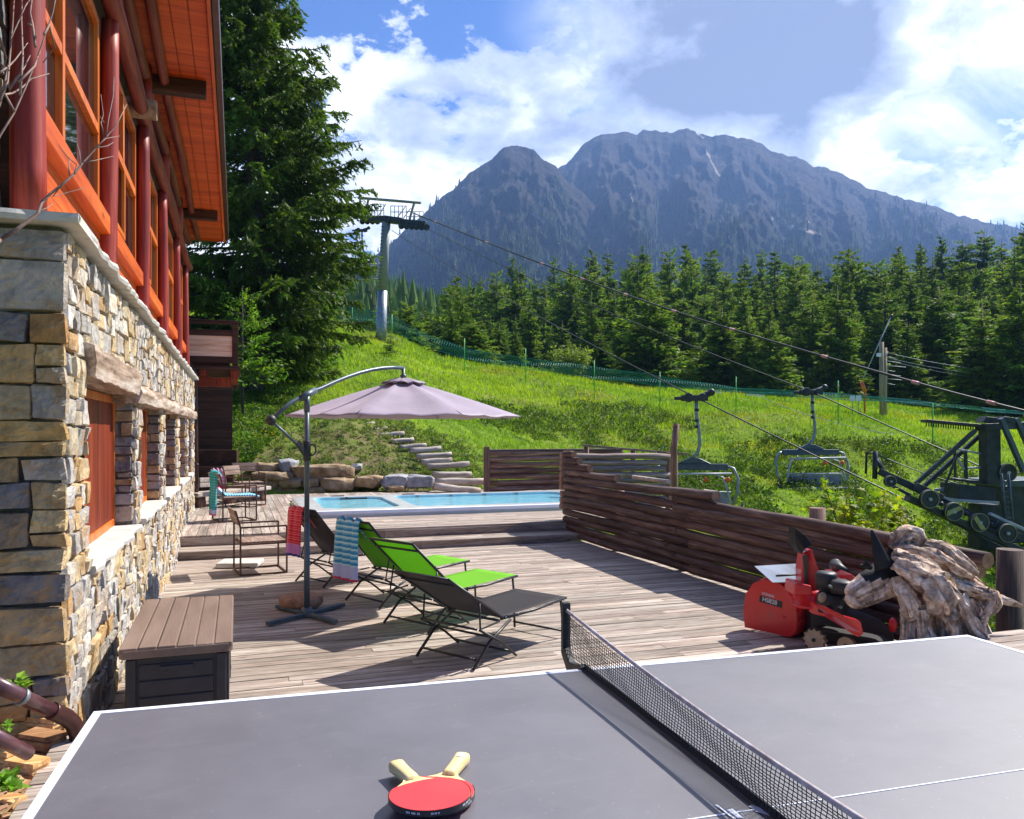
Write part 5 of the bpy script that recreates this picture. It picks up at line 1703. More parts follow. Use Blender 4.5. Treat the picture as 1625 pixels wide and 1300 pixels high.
m_tturq = towel_material('turquoise_striped_towel', [(0, lin(20, 150, 155)), (.55, lin(150, 215, 210)), (.65, lin(20, 150, 155))], [(-.1, .12, lin(190, 200, 230)), (-.1, .03, lin(225, 60, 90))], freq=18)
m_tpink = towel_material('pink_checked_towel', [(0, lin(225, 150, 190)), (.5, lin(240, 200, 220))], [(-.1, .1, lin(225, 60, 120))], freq=10)
def towel(name, label, mat, rows, wdir, width, parent=None, seed=0, nw=16, fold=.018, th_=.012):
    """rows: centre line points (from hanging end over the top to the other end); cloth with thickness and folds"""
    rows = [Vector(p) for p in rows]; wdir = Vector(wdir).normalized()
    # resample
    L = [0]
    for i in range(1, len(rows)): L.append(L[-1] + (rows[i] - rows[i - 1]).length)
    n = 34; pts = []
    for k in range(n + 1):
        s = L[-1] * k / n; i = max(0, min(len(rows) - 2, next((q for q in range(1, len(L)) if L[q] >= s), len(L) - 1) - 1))
        u = (s - L[i]) / max(1e-6, L[i + 1] - L[i]); pts.append(rows[i].lerp(rows[i + 1], u))
    vs = []; uvs = []
    for k in range(n + 1):
        t = (pts[min(k + 1, n)] - pts[max(k - 1, 0)]).normalized(); nr = wdir.cross(t).normalized()
        for j in range(nw + 1):
            u = j / nw - .5
            amp = fold * (1 - .6 * math.exp(-((k / n - .55) * 6) ** 2))
            off = amp * 1.6 * (math.sin(u * 17 + seed + k * .05) + .5 * math.sin(u * 31 + seed * 2))
            wj = 1 - .06 * math.sin(k / n * 3 + seed)
            vs.append(pts[k] + wdir * (u * width * wj) + nr * off)
            uvs.append((j / nw, k / n))
    me = bpy.data.meshes.new(name); fs = []
    for k in range(n):
        for j in range(nw):
            a = k * (nw + 1) + j; fs.append((a, a + 1, a + nw + 2, a + nw + 1))
    me.from_pydata([tuple(v) for v in vs], [], fs)
    uvl = me.uv_layers.new(name='UVMap')
    for lp in me.loops: uvl.data[lp.index].uv = uvs[lp.vertex_index]
    me.polygons.foreach_set('use_smooth', [True] * len(fs)); me.materials.append(mat)
    o = bpy.data.objects.new(name, me); COL.objects.link(o)
    sd = o.modifiers.new('thick', 'SOLIDIFY'); sd.thickness = th_; sd.offset = 0
    tag(o, label, 'towel'); return o


# towels over the chairs of the upper deck
bx = c1.location
def cpt(x, y, z): return Vector(bx) + Matrix.Rotation(math.radians(18), 3, 'Z') @ Vector((x, y, z))
wd = Matrix.Rotation(math.radians(18), 3, 'Z') @ Vector((0, 1, 0))
towel('towel', 'turquoise striped towel hanging over the back of the upper deck chair', m_tturq, [cpt(-.13, -.06, .12), cpt(-.115, -.06, .5), cpt(-.09, -.05, .85), cpt(-.06, -.05, .865), cpt(-.03, -.05, .80)], wd, .30, seed=1)
towel('towel', 'blue striped towel lying crumpled on the seat of the upper deck chair', m_tblue, [cpt(-.02, .1, .58), cpt(.12, .08, .455), cpt(.3, 0, .45), cpt(.52, -.1, .445), cpt(.62, -.14, .42)], wd, .26, seed=3, fold=.012)
q = P(345, 742, 17.3); q2 = P(352, 758, 17.3); q3 = P(340, 765, 17.45)
towel('towel', 'pink towel draped over the rear chair by the house', m_tpink, [P(352, 776, 17.0), P(350, 757, 17.05), P(343, 744, 17.15), P(345, 755, 17.35)], (math.cos(YAW), -math.sin(YAW), 0), .24, seed=5)

# pale stone slab lying on the lower deck
mb = MB(); a = G(348, 903, 0); b = G(415, 902, 0)
mb.beam(a + Vector((0, .22, .04)), b + Vector((0, .22, .04)), .42, .07)
tag(mb.build('stone_slab', m_slab, None, .02), 'pale flat stone slab lying on the lower deck behind the chair', 'stone slab')
# ---------------------------------------------------------------- loungers
def mesh_fabric(name, col, alpha=.80):
    m, t, bs = newmat(name)
    co = t.add('ShaderNodeTexCoord').outputs['Object']
    w = t.noise(co, 400, 2)
    bs.inputs['Base Color'].default_value = (*col, 1)
    t.set(bs, 'Base Color', t.ramp(w, [(0.3, tuple(c * .75 for c in col)), (0.7, tuple(min(1, c * 1.15) for c in col))]))
    bs.inputs['Roughness'].default_value = .75
    tl = t.add('ShaderNodeBsdfTranslucent'); tl.inputs[0].default_value = (*col, 1)
    tr = t.add('ShaderNodeBsdfTransparent')
    m1 = t.add('ShaderNodeMixShader'); m1.inputs[0].default_value = .35
    t.nt.links.new(bs.outputs[0], m1.inputs[1]); t.nt.links.new(tl.outputs[0], m1.inputs[2])
    m2 = t.add('ShaderNodeMixShader'); m2.inputs[0].default_value = alpha
    t.nt.links.new(tr.outputs[0], m2.inputs[1]); t.nt.links.new(m1.outputs[0], m2.inputs[2])
    t.nt.links.new(m2.outputs[0], t.n['Material Output'].inputs[0])
    return m


m_fgreen = mesh_fabric('lime_mesh_fabric', (0.22, 0.62, 0.02), .92)
m_fblack = mesh_fabric('black_mesh_fabric', (0.05, 0.045, 0.05), .90)
def make_lounger(fab, ang, blen=.74, slen=.92):
    """x runs from the head towards the foot; hinge at x = 0"""
    c = thing('sun_lounger', '', 'sun lounger', (0, 0, 0))
    W = .29; SH = .335; r = .0125; A = math.radians(ang)
    hx, hz = -blen * math.cos(A), SH + blen * math.sin(A)
    def mid(s): return (-blen * s * math.cos(A), SH + blen * s * math.sin(A))
    mb = MB()
    for s in (-1, 1):
        mb.tube([(0, s * W, SH), (slen * .5, s * W, SH - .006), (slen, s * W, SH + .02)], r, 10)
    mb.tube([(slen, -W, SH + .02), (slen, W, SH + .02)], r, 10); mb.tube([(-.02, -W, SH - .012), (-.02, W, SH - .012)], r * .9, 10)
    mb.build('seat_frame', m_black, c)
    mb = MB()
    for s in (-1, 1): mb.tube([(.02, s * (W - .0), SH + .004), (hx, s * W, hz)], r, 10)
    mb.tube([(hx, -W, hz), (hx, W, hz)], r, 10); mx, mz = mid(.88); mb.tube([(mx, -W, mz - .012), (mx, W, mz - .012)], r * .8, 10)
    mb.build('back_frame', m_black, c)
    # fabric sheets with a slight sag
    def sheet(name, f0, f1, sag):
        mb = MB(); n, m_ = 10, 8; vs = []
        for i in range(n + 1):
            s = i / n; x = f0[0] + (f1[0] - f0[0]) * s; z = f0[1] + (f1[1] - f0[1]) * s
            for j in range(m_ + 1):
                u = j / m_ * 2 - 1
                dz = -sag * (1 - u * u) * math.sin(math.pi * s) ** .5
                vs.append((x, u * (W - .006), z + .012 + dz))
        fs = [(i * (m_ + 1) + j, (i + 1) * (m_ + 1) + j, (i + 1) * (m_ + 1) + j + 1, i * (m_ + 1) + j + 1) for i in range(n) for j in range(m_)]
        mb._add(vs, fs, smooth=True); o = mb.build(name, fab, c)
        sd = o.modifiers.new('t', 'SOLIDIFY'); sd.thickness = .004
    sheet('seat', (.0, SH), (slen, SH + .02), .022); sheet('backrest', (0.0, SH), (hx, hz), .02)
    # foot legs
    for s in (-1, 1):
        mb = MB(); mb.tube([(slen - .05, s * (W - .02), SH), (slen - .02, s * (W - .01), .01)], r * .9, 8); mb.build('leg', m_black, c)
    for s in (-1, 1):
        mb = MB(); mb.tube([(.10, s * (W + .018), SH - .02), (-.16, s * (W + .018), .19), (-.36, s * (W + .018), .01)], r, 8); mb.build('leg', m_black, c)
        mb = MB(); mb.tube([(-.30, s * (W + .03), SH - .03), (-.02, s * (W + .03), .15), (.16, s * (W + .03), .01)], r * .85, 8); mb.build('leg', m_black, c)
    for (xx, zz, ww) in ((-.31, .07, W), (.11, .05, W + .02), (slen - .025, .06, W), (-.30, SH - .03, W), (-.12, .21, W + .02)):
        mb = MB(); mb.tube([(xx, -ww, zz), (xx, ww, zz)], r * .8, 8); mb.build('crossbar', m_black, c)
    mx, mz = mid(.45)
    for s in (-1, 1):
        mb = MB(); mb.tube([(mx, s * (W + .01), mz - .01), (-.28, s * (W + .02), SH - .03), (-.05, s * (W + .02), SH - .01)], r * .7, 8); mb.build('brace', m_black, c)
    mb = MB()
    for s in (-1, 1):
        for q in range(6): mb.ball((.05 + q * .165, s * (W + .010), SH + .004), .006, 6, 4)
    mb.build('rivet', m_galv, c)
    return c
LX, LY, LA = 1.86, 6.36, 32.5
spots = [(0, 0, 33, m_fblack, LA, 'nearest sun lounger, black mesh with empty seat'), (-.06, 1.20, 43, m_fgreen, LA - 2, 'lime green sun lounger next to the nearest black one'),
         (-.28, 2.34, 50, m_fgreen, LA - 6, 'lime green sun lounger with a blue striped towel on its back'), (-.72, 3.66, 52, m_fblack, LA - 6, 'farthest sun lounger, black mesh, with a red striped towel')]
LO = []
for (dx, dy, ang, fab, a_, lb) in spots:
    c = make_lounger(fab, ang); c.location = (LX + dx, LY + dy, 0.003); c.rotation_euler = (0, 0, math.radians(a_)); c['label'] = lb; c['group'] = 'sun loungers in a row'
    LO.append((c, ang, math.radians(a_)))
def lpt(i, x, y, z):
    c, ang, a_ = LO[i]
    return Vector(c.location) + Matrix.Rotation(a_, 3, 'Z') @ Vector((x, y, z))
for i, mat, lb, yo, wd_, ln in ((2, m_tblue, 'blue and white striped towel draped over the green lounger backrest', .06, .40, .62), (3, m_tred, 'red and pink striped towel draped over the far black lounger backrest', .10, .36, .56)):
    A = math.radians(LO[i][1]); L_ = .74; hx, hz = -L_ * math.cos(A), .335 + L_ * math.sin(A)
    a_ = LO[i][2]
    w = Matrix.Rotation(a_, 3, 'Z') @ Vector((0, 1, 0))
    o1 = .03
    rows = [lpt(i, hx - .06, yo, hz - ln), lpt(i, hx - .045, yo, hz - .2), lpt(i, hx - .03, yo, hz - .02), lpt(i, hx, yo, hz + .03), lpt(i, hx + .08 * math.cos(A), yo, hz + .03 - .06), lpt(i, hx + .32 * math.cos(A), yo, hz - .32 * math.sin(A) + .035)]
    towel('towel', lb, mat, rows, w, wd_, seed=i * 2, fold=.012)

# ---------------------------------------------------------------- cantilever umbrella
ub = G(487, 979, 0)
um = thing('cantilever_umbrella', 'large mauve grey cantilever umbrella on a slate grey pole', 'umbrella', ub)
hubp = P(640, 602, 9.3)
top = Vector((ub.x, ub.y, P(487, 628, 7.95).z))
hd = Vector((hubp.x - ub.x, hubp.y - ub.y, 0)); HL = hd.length; hd.normalize()
mb = MB(); mb.tube([(ub.x, ub.y, .02), (ub.x, ub.y, .95)], .029, 16); mb.tube([(ub.x, ub.y, .95), (ub.x, ub.y, top.z)], .025, 16); mb.build('pole', m_grey_paint, um)
# arm: from the handle end behind the pole, through the pole head, over to the hub
dA = ub.xy.to_3d()
def ap(s, z): return Vector((ub.x, ub.y, 0)) + hd * s + Vector((0, 0, z))
# tail drawn back towards the left
hz_ = hubp.z
tail = P(430, 667, 7.6)
ptsA = [tail, tail.lerp(top, .5) + Vector((0, 0, .04)), top + Vector((0, 0, .02))]
for k in range(1, 9):
    s = k / 8; q = top.lerp(Vector((hubp.x, hubp.y, top.z)), s); ptsA.append(Vector((q.x, q.y, top.z + (hz_ + .13 - top.z) * math.sin(s * math.pi / 2) ** .95)))
mb = MB(); mb.tube(ptsA, .021, 14)
mb.build('arm', m_grey_paint, um)
mb = MB(); mb.tube([top - (hd * .09) + Vector((0, 0, -.03)), top + hd * .12 + Vector((0, 0, .06))], .034, 14); mb.tube([top - Vector((0, 0, .16)), top], .03, 14); mb.build('arm_joint', m_grey_paint, um)
mb = MB(); mb.ball(tail, .052, 16, 10); mb.build('arm_knob', m_blackplastic, um)
cz = P(487, 714, 7.95).z
mb = MB(); mb.tube([Vector((ub.x, ub.y, cz)) + (tail - top).xy.to_3d().normalized() * .05, tail], .014, 10); mb.build('strut', m_grey_paint, um)
mb = MB(); mb.tube([(ub.x, ub.y, cz - .11), (ub.x, ub.y, cz + .09)], .037, 14); mb.beam(Vector((ub.x, ub.y, cz - .06)), Vector((ub.x, ub.y, cz + .08)) + (tail - top).xy.to_3d().normalized() * .12, .04, .06); mb.build('crank_box', m_blackplastic, um, .006)
mb = MB(); cr_ = [Vector((ub.x, ub.y, cz)) + Vector((.05 + .035 * math.cos(a), -.02, .055 * math.sin(a))) for a in np.linspace(-2, 2, 8)]; mb.tube(cr_, .008, 8); mb.build('crank_handle', m_blackplastic, um)
# cross base
for (px, py) in ((424, 990), (533, 987), (545, 959), (440, 962)):
    q = G(px, py, .03); mb = MB(); c0 = Vector((ub.x, ub.y, .03)); mb.beam(c0, c0 + (q - c0), .055, .035); mb.build('base_bar', m_grey_paint, um, .004)
mb = MB(); mb.lathe([(.0, .09), (.05, .085), (.06, .05), (.06, .0)], 16, Matrix.Translation((ub.x, ub.y, .01))); mb.build('base_socket', m_grey_paint, um)
def umb_fabric():
    m, t, bs = newmat('mauve_umbrella_cloth')
    co = t.add('ShaderNodeTexCoord').outputs['Object']
    c = t.ramp(t.noise(co, 1.6, 4), [(0.35, lin(160, 144, 160)), (0.65, lin(182, 165, 182))])
    t.set(bs, 'Base Color', c); bs.inputs['Roughness'].default_value = .6; bs.inputs['Sheen Weight'].default_value = .25
    bump(t, bs, t.noise(co, 2.2, 4, .6, .4), .25, .06)
    tl = t.add('ShaderNodeBsdfTranslucent'); t.set(tl, 0, c)
    mx = t.add('ShaderNodeMixShader'); mx.inputs[0].default_value = .22
    t.nt.links.new(bs.outputs[0], mx.inputs[1]); t.nt.links.new(tl.outputs[0], mx.inputs[2]); t.nt.links.new(mx.outputs[0], t.n['Material Output'].inputs[0])
    return m
m_umb = umb_fabric()
HR = Vector((hubp.x, hubp.y, 0)); RR = 1.40; zr = P(640, 661.5, 9.3).z; za = P(640, 603, 9.3).z
NR = 8; a00 = math.radians(14)
mb = MB(); vs = []; sub = 8; rings = 14
for i in range(rings + 1):
    s = .10 + .90 * i / rings
    for k in range(NR * sub):
        a = a00 + 2 * math.pi * k / (NR * sub); ph = (k % sub) / sub
        sag = math.sin(math.pi * ph)
        rr = RR * s * (1 - (1 - math.cos(math.pi / NR)) * (sag ** 1) * 1.0 - .02 * sag * s)
        z = za - (za - zr) * (s ** 1.12) - .045 * sag * math.sin(math.pi * min(1, s * .95)) - .012 * math.sin(k * 1.7) * s * sag
        vs.append(HR + Vector((rr * math.cos(a), rr * math.sin(a), z)))
n = NR * sub
fs = [(i * n + j, (i + 1) * n + j, (i + 1) * n + (j + 1) % n, i * n + (j + 1) % n) for i in range(rings) for j in range(n)]
mb._add(vs, fs, smooth=True); cano = mb.build('canopy', m_umb, um)
sd = cano.modifiers.new('t', 'SOLIDIFY'); sd.thickness = .004
mb = MB(); vs = [HR + Vector((0, 0, za + .03))]
for i, (s, z) in enumerate(((.06, .012), (.12, -.018), (.18, -.048))):
    for k in range(32):
        a = a00 + 2 * math.pi * k / 32; w_ = .012 * math.sin(k * 2.4) + .02 * abs(math.sin(a * 4)) * i / 2
        vs.append(HR + Vector((RR * s * math.cos(a) * (1 + w_), RR * s * math.sin(a) * (1 + w_), za + z + w_ * .8)))
fs = [(0, 1 + k, 1 + (k + 1) % 32) for k in range(32)] + [(1 + i * 32 + k, 1 + (i + 1) * 32 + k, 1 + (i + 1) * 32 + (k + 1) % 32, 1 + i * 32 + (k + 1) % 32) for i in range(2) for k in range(32)]
mb._add(vs, fs, smooth=True); v_ = mb.build('vent', m_umb, cano); sd = v_.modifiers.new('t', 'SOLIDIFY'); sd.thickness = .003
for k in range(NR):
    a = a00 + 2 * math.pi * k / NR
    mb = MB(); mb.tube([HR + Vector((.05 * math.cos(a), .05 * math.sin(a), za - .04)), HR + Vector((RR * .5 * math.cos(a), RR * .5 * math.sin(a), za - (za - zr) * .46 - .02)), HR + Vector((RR * .985 * math.cos(a), RR * .985 * math.sin(a), zr + .004))], .008, 6); mb.build('rib', m_grey_paint, um)
mb = MB(); mb.tube([HR + Vector((0, 0, za - .28)), HR + Vector((0, 0, hz_ + .14))], .02, 12); mb.tube([HR + Vector((0, 0, za + .03)), HR + Vector((0, 0, za + .06))], .035, 12); mb.build('hub', m_grey_paint, um)
# wooden disc holding the base down
q = G(478, 966, 0); mb = MB(); mb.lathe([(0, .105), (.20, .10), (.225, .085), (.225, .03), (.21, .045 - .035)], 28, Matrix.Translation((q.x, q.y, .035)))
tag(mb.build('wood_round', m_end), 'round cut of wood weighing down the umbrella base', 'wood round')

# ---------------------------------------------------------------- storage box
m_lid = M_noise('brown_plastic_lid', [lin(108, 88, 76), lin(134, 113, 100)], 5, 5, .55, stretch=(1, .2, 1), bmp=.2, bscale=60)
m_boxside = M_noise('anthracite_plastic', [(0.030, 0.029, 0.032), (0.045, 0.043, 0.047)], 8, 4, .5, bmp=.15, bscale=60)
bxs = thing('storage_box', 'brown lidded plastic storage box against the stone wall', 'storage box', (-.33, 5.65, 0))
BX0, BX1, BY0, BY1, BZ = -.60, -.06, 5.0, 6.36, .555
mb = MB(); mb.box((BX0, BY0, .01), (BX1, BY1, BZ))
for k in range(5):
    z = .05 + k * .095
    mb.box((BX0 + .07, BY0 - .010, z), (BX1 - .07, BY0 + .01, z + .086)); mb.box((BX1 - .01, BY0 + .08, z), (BX1 + .010, BY1 - .08, z + .086))
for x in (BX0, BX1 - .055): mb.box((x, BY0 - .018, .012), (x + .055, BY0 + .03, BZ - .004))
for y in (BY0, BY1 - .06): mb.box((BX1 - .03, y, .012), (BX1 + .016, y + .06, BZ - .004))
mb.build('body', m_boxside, bxs, .006)
mb = MB(); n_ = 6; w_ = (BX1 - BX0 + .07) / n_
for k in range(n_): mb.box((BX0 - .035 + k * w_ + .003, BY0 - .04, BZ + .035), (BX0 - .035 + (k + 1) * w_ - .003, BY1 + .02, BZ + .066 + .004 * math.sin(k + .5)))
mb.prism([(BX0 - .033, BY0 - .02, BZ + .006), (BX0 - .01, BY0 - .045, BZ + .006), (BX1 + .01, BY0 - .045, BZ + .006), (BX1 + .036, BY0 - .02, BZ + .006), (BX1 + .036, BY1 + .02, BZ + .006), (BX0 - .033, BY1 + .02, BZ + .006)], (0, 0, .05))
mb.build('lid', m_lid, bxs, .006)
mb = MB(); mb.box((-.42, BY0 - .030, BZ - .075), (-.24, BY0 - .008, BZ - .05)); mb.build('handle', m_boxside, bxs, .005)

# ---------------------------------------------------------------- playing table
def table_material():
    m, t, bs = newmat('slate_table_top')
    co = t.add('ShaderNodeTexCoord').outputs['Object']
    c = t.ramp(t.noise(co, 2.5, 6, .65), [(0.35, lin(88, 86, 94)), (0.65, lin(100, 98, 106))])
    sp = t.ramp(t.noise(co, 90, 3, .6), [(0.68, 0.0), (0.76, .35)])
    c = t.mix(sp, c, lin(176, 176, 184)); c = t.mix(t.ramp(t.noise(t.mapping(co, (2, 7, 0), scale=(1, 3, 1)), 5, 7, .75, 1.5), [(0.55, 0.0), (0.72, .16)]), c, lin(140, 136, 138)); t.set(bs, 'Base Color', c)
    t.set(bs, 'Roughness', t.ramp(t.noise(co, 4, 6, .65), [(0.3, .48), (0.7, .60)]))
    bs.inputs['Specular IOR Level'].default_value = .9
    bs.inputs['Coat Weight'].default_value = .35; bs.inputs['Coat Roughness'].default_value = .55
    bump(t, bs, t.noise(co, 260, 2), .06, .002)
    return m
m_table = table_material()
m_line = M_noise('white_line_paint', [(0.72, 0.75, 0.86), (0.80, 0.83, 0.92)], 6, 3, .4)
h = .706; TZ = EYE - h
cA = Vector((-1.492 * h, 2.843 * h)); 
eu = Vector((.961, .2766)); ev = Vector((-.2766, .961))
def tcam(u, v, z=TZ):
    """table coordinates: u along its length from the far left corner, v towards the viewer"""
    p = cA + eu * u - ev * v
    return Vector((p.x * math.cos(YAW) + p.y * math.sin(YAW), -p.x * math.sin(YAW) + p.y * math.cos(YAW), z))
TL, TW = 2.74, 1.832
tt = thing('tennis_table', 'grey outdoor table tennis table with white lines', 'table', tcam(TL / 2, TW / 2, RT))
NETU = 1.315
def tbox(mb, u0, u1, v0, v1, z0, z1, **k):
    q = [tcam(u0, v0), tcam(u1, v0), tcam(u1, v1), tcam(u0, v1)]
    lo = [Vector((p.x, p.y, z0)) for p in q]; hi = [Vector((p.x, p.y, z1)) for p in q]
    mb._add(lo + hi, [(0, 1, 2, 3), (7, 6, 5, 4), (0, 4, 5, 1), (1, 5, 6, 2), (2, 6, 7, 3), (3, 7, 4, 0)], **k)
for (u0, u1) in ((0, NETU - .004), (NETU + .004, TL)):
    mb = MB(); tbox(mb, u0, u1, 0, TW, TZ - .022, TZ); top_ = mb.build('table_top', m_table, tt, .0015)
    mb = MB(); tbox(mb, u0 + .02, u1 - .02, .02, .06, TZ - .07, TZ - .0225); tbox(mb, u0 + .02, u1 - .02, TW - .06, TW - .02, TZ - .07, TZ - .0225)
    ue = u0 + .02 if u0 == 0 else u1 - .06
    tbox(mb, ue, ue + .04, .062, TW - .062, TZ - .07, TZ - .0225); mb.build('apron', m_blackplastic, tt, .003)
mb = MB(); lz0, lz1 = TZ + .0002, TZ + .0012
tbox(mb, 0.0, NETU - .006, 0, .02, lz0, lz1); tbox(mb, NETU + .006, TL, 0, .02, lz0, lz1); tbox(mb, 0, NETU - .006, TW - .02, TW, lz0, lz1); tbox(mb, NETU + .006, TL, TW - .02, TW, lz0, lz1)
tbox(mb, 0, .02, .02, TW - .02, lz0, lz1); tbox(mb, TL - .02, TL, .02, TW - .02, lz0, lz1)
mb.build('edge_line', m_line, tt)
mb = MB(); tbox(mb, .02, NETU - .006, TW / 2 - .0018, TW / 2 + .0018, lz0, lz1); tbox(mb, NETU + .006, TL - .02, TW / 2 - .0018, TW / 2 + .0018, lz0, lz1); mb.build('centre_line', m_line, tt)
for (u, v) in ((.35, .25), (.35, TW - .25), (TL - .35, .25), (TL - .35, TW - .25), (NETU - .2, .3), (NETU + .2, .3), (NETU - .2, TW - .3), (NETU + .2, TW - .3)):
    mb = MB(); tbox(mb, u - .025, u + .025, v - .025, v + .025, RT + .003, TZ - .07); mb.build('leg', m_blackplastic, tt, .004)
# faded white sticker by the net
for k, (a, b, w) in enumerate((((1200, 1268), (1243, 1300), .010), ((1190, 1280), (1216, 1290), .012), ((1200, 1288), (1222, 1295), .008), ((1158, 1286), (1176, 1300), .012), ((1136, 1279), (1166, 1301), .005))):
    pa, pb = G(*a, TZ), G(*b, TZ); dr = (pb - pa).normalized(); sd_ = Vector((-dr.y, dr.x, 0)) * w / 2
    z = Vector((0, 0, .0016 + k * .0002)); mb = MB(); mb.poly([pa - sd_ + z, pb - sd_ + z, pb + sd_ + z, pa + sd_ + z]); mb.build('sticker', m_line, tt)

m_tape = M_noise('worn_white_tape', [lin(150, 130, 132), lin(215, 208, 210)], 30, 4, .7)
# net
nt_ = thing('table_net', 'black net with a white top tape and black clamp posts on the table', 'net', tcam(NETU, 0))
def npt(v, z, du=0.0): return tcam(NETU + du, v, TZ + z)
mb = MB(); NH = .150; V0, V1 = -.14, TW + .14
nz_ = 12
def sag(v): return -.040 * math.sin(math.pi * (v - V0) / (V1 - V0))
def wv(v, z): return .004 * math.sin(v * 9 + z * 30) * math.sin(math.pi * z / NH)
for k in range(nz_ + 1):
    z = .014 + (NH - .02 - .014) * k / nz_
    mb.tube([npt(v, z + sag(v) * k / nz_ + .0012 * math.sin(v * 21 + k), wv(v, z)) for v in np.linspace(V0, V1, 46)], .0012, 4, cap=False)
nv = int((V1 - V0) / .0125)
for k in range(nv + 1):
    v = V0 + (V1 - V0) * k / nv
    mb.tube([npt(v + .002 * math.sin(z * 60 + k * .7), z + sag(v) * (z / NH), wv(v, z)) for z in (.012, .035, .06, .085, .11, NH - .018)], .0011, 4, cap=False)
mb.build('mesh', m_blackplastic, nt_)
mb = MB(); mb.tube([npt(v, NH + sag(v) - .006) for v in np.linspace(V0, V1, 40)], .0045, 6, flat=1.5); mb.build('top_tape', m_tape, nt_)
mb = MB(); vv = np.linspace(0.01, V1, 30)
for i in range(29): mb.quad(npt(vv[i], .001, .001), npt(vv[i + 1], .001, .001), npt(vv[i + 1], .019, .001), npt(vv[i], .019, .001))
o = mb.build('bottom_band', m_blackplastic, nt_); sd = o.modifiers.new('t', 'SOLIDIFY'); sd.thickness = .003
for (v, sg) in ((V0 - .008, 1), (V1 + .008, -1)):
    mb = MB()
    def pb(u0, u1, v0, v1, z0, z1):
        q = [npt(v0, 0, u0), npt(v0, 0, u1), npt(v1, 0, u1), npt(v1, 0, u0)]
        lo = [p + Vector((0, 0, z0)) for p in q]; hi = [p + Vector((0, 0, z1)) for p in q]
        mb._add(lo + hi, [(0, 1, 2, 3), (7, 6, 5, 4), (0, 4, 5, 1), (1, 5, 6, 2), (2, 6, 7, 3), (3, 7, 4, 0)])
    pb(-.013, .013, v - .011, v + .011, .005, .168)
    prof = [(v - .012 * sg, .004), (v + .013 * sg, .03), (v + .06 * sg, -.004), (v + .105 * sg, .002), (v + .14 * sg, .012), (v + .165 * sg, .008), (v + .165 * sg, .0015), (v + .135 * sg, .001), (v + .132 * sg, -.05), (v + .10 * sg, -.05), (v + .05 * sg, -.045)]
    mb.prism([npt(a, z, -.012) for (a, z) in prof], npt(0, 0, .012) - npt(0, 0, -.012))
    mb.build('clamp_post', m_blackplastic, nt_, .003)

# ---------------------------------------------------------------- bats
m_rubber = M_noise('red_rubber', [(0.70, 0.035, 0.045), (0.78, 0.055, 0.06)], 6, 3, .5)
m_ply = M_wood('pale_bat_wood', (lin(196, 164, 104), lin(232, 210, 152), lin(242, 228, 184)), 'X', 1.5, .5, fine=80, knots=False, bmp=.1)
m_tapeb = M_noise('black_edge_tape', [(0.012, 0.012, 0.016), (0.02, 0.02, 0.03)], 6, 3, .4)
def make_bat(label, loc, rz, tilt=0.0, roll=0.0):
    """blade centred at the origin, handle towards +x; thickness 13 mm"""
    c = thing('table_tennis_bat', label, 'bat', (0, 0, 0), 'two red bats lying crossed on the table')
    n = 56
    def outline(rx, ry, cut=None, sh=1.0):
        o = []
        for k in range(n):
            a = 2 * math.pi * k / n
            x, y = rx * math.cos(a), ry * math.sin(a)
            if x > .028: x = .028 + (x - .028) * .92
            o.append((x, y))
        return o
    blade = outline(.080, .0755)
    mb = MB(); mb.prism([(x, y, .0025) for x, y in blade], (0, 0, .0065))
    # neck shoulders
    mb.prism([(.055, -.052, .0026), (.078, -.024, .0026), (.092, -.0145, .0026), (.094, .0145, .0026), (.078, .024, .0026), (.055, .052, .0026)], (0, 0, .0063))
    mb.build('blade', m_ply, c, .0004)
    for z in (.0003, .0091):
        pts = []
        for (x, y) in outline(.079, .0745):
            lim = .054 + .010 * math.cos(min(1, abs(y) / .06) * math.pi * .5) - .0
            pts.append((min(x, lim), y, z))
        mb = MB(); mb.prism(pts, (0, 0, .0021)); mb.build('rubber', m_rubber, c)
    # edge tape as a thin band round the blade
    mb = MB()
    for k in range(n):
        a, b = blade[k], blade[(k + 1) % n]
        if (a[0] + b[0]) / 2 > .045: continue
        s = 1.008
        mb.quad((a[0] * s, a[1] * s, .0006), (b[0] * s, b[1] * s, .0006), (b[0] * s, b[1] * s, .0110), (a[0] * s, a[1] * s, .0110))
    mb.build('edge_tape', m_tapeb, c)
    for (w0, w1) in ((2.15, 2.5), (3.6, 3.95), (2.75, 2.95), (4.3, 4.6)):
        mb = MB()
        for k in range(10):
            if k % 4 == 3: continue
            a0 = w0 + (w1 - w0) * k / 10; a1 = w0 + (w1 - w0) * (k + .62) / 10
            P_ = lambda a, z: (.080 * math.cos(a) * 1.014, .0755 * math.sin(a) * 1.014, z)
            mb.quad(P_(a0, .0042), P_(a1, .0042), P_(a1, .0076), P_(a0, .0076))
        mb.build('edge_lettering', m_line, c)
    mb = MB(); vs = []; prof = [(.080, .0135, .0095), (.090, .0138, .0115), (.12, .0135, .012), (.15, .0150, .0125), (.172, .0168, .013), (.176, .0160, .012)]
    m_ = 14
    for (x, w, t_) in prof:
        for j in range(m_):
            a = 2 * math.pi * j / m_; sx = math.copysign(abs(math.cos(a)) ** .6, math.cos(a)); sz = math.copysign(abs(math.sin(a)) ** .6, math.sin(a))
            vs.append((x, sx * w, .0058 + sz * t_))
    fs = [(i * m_ + j, i * m_ + (j + 1) % m_, (i + 1) * m_ + (j + 1) % m_, (i + 1) * m_ + j) for i in range(len(prof) - 1) for j in range(m_)]
    fs.append(tuple(range(m_))[::-1]); fs.append(tuple(range((len(prof) - 1) * m_, len(prof) * m_))); mb._add(vs, fs, smooth=True)
    mb.build('handle', m_ply, c)
    c.location = loc; c.rotation_euler = (roll, tilt, rz)
    return c
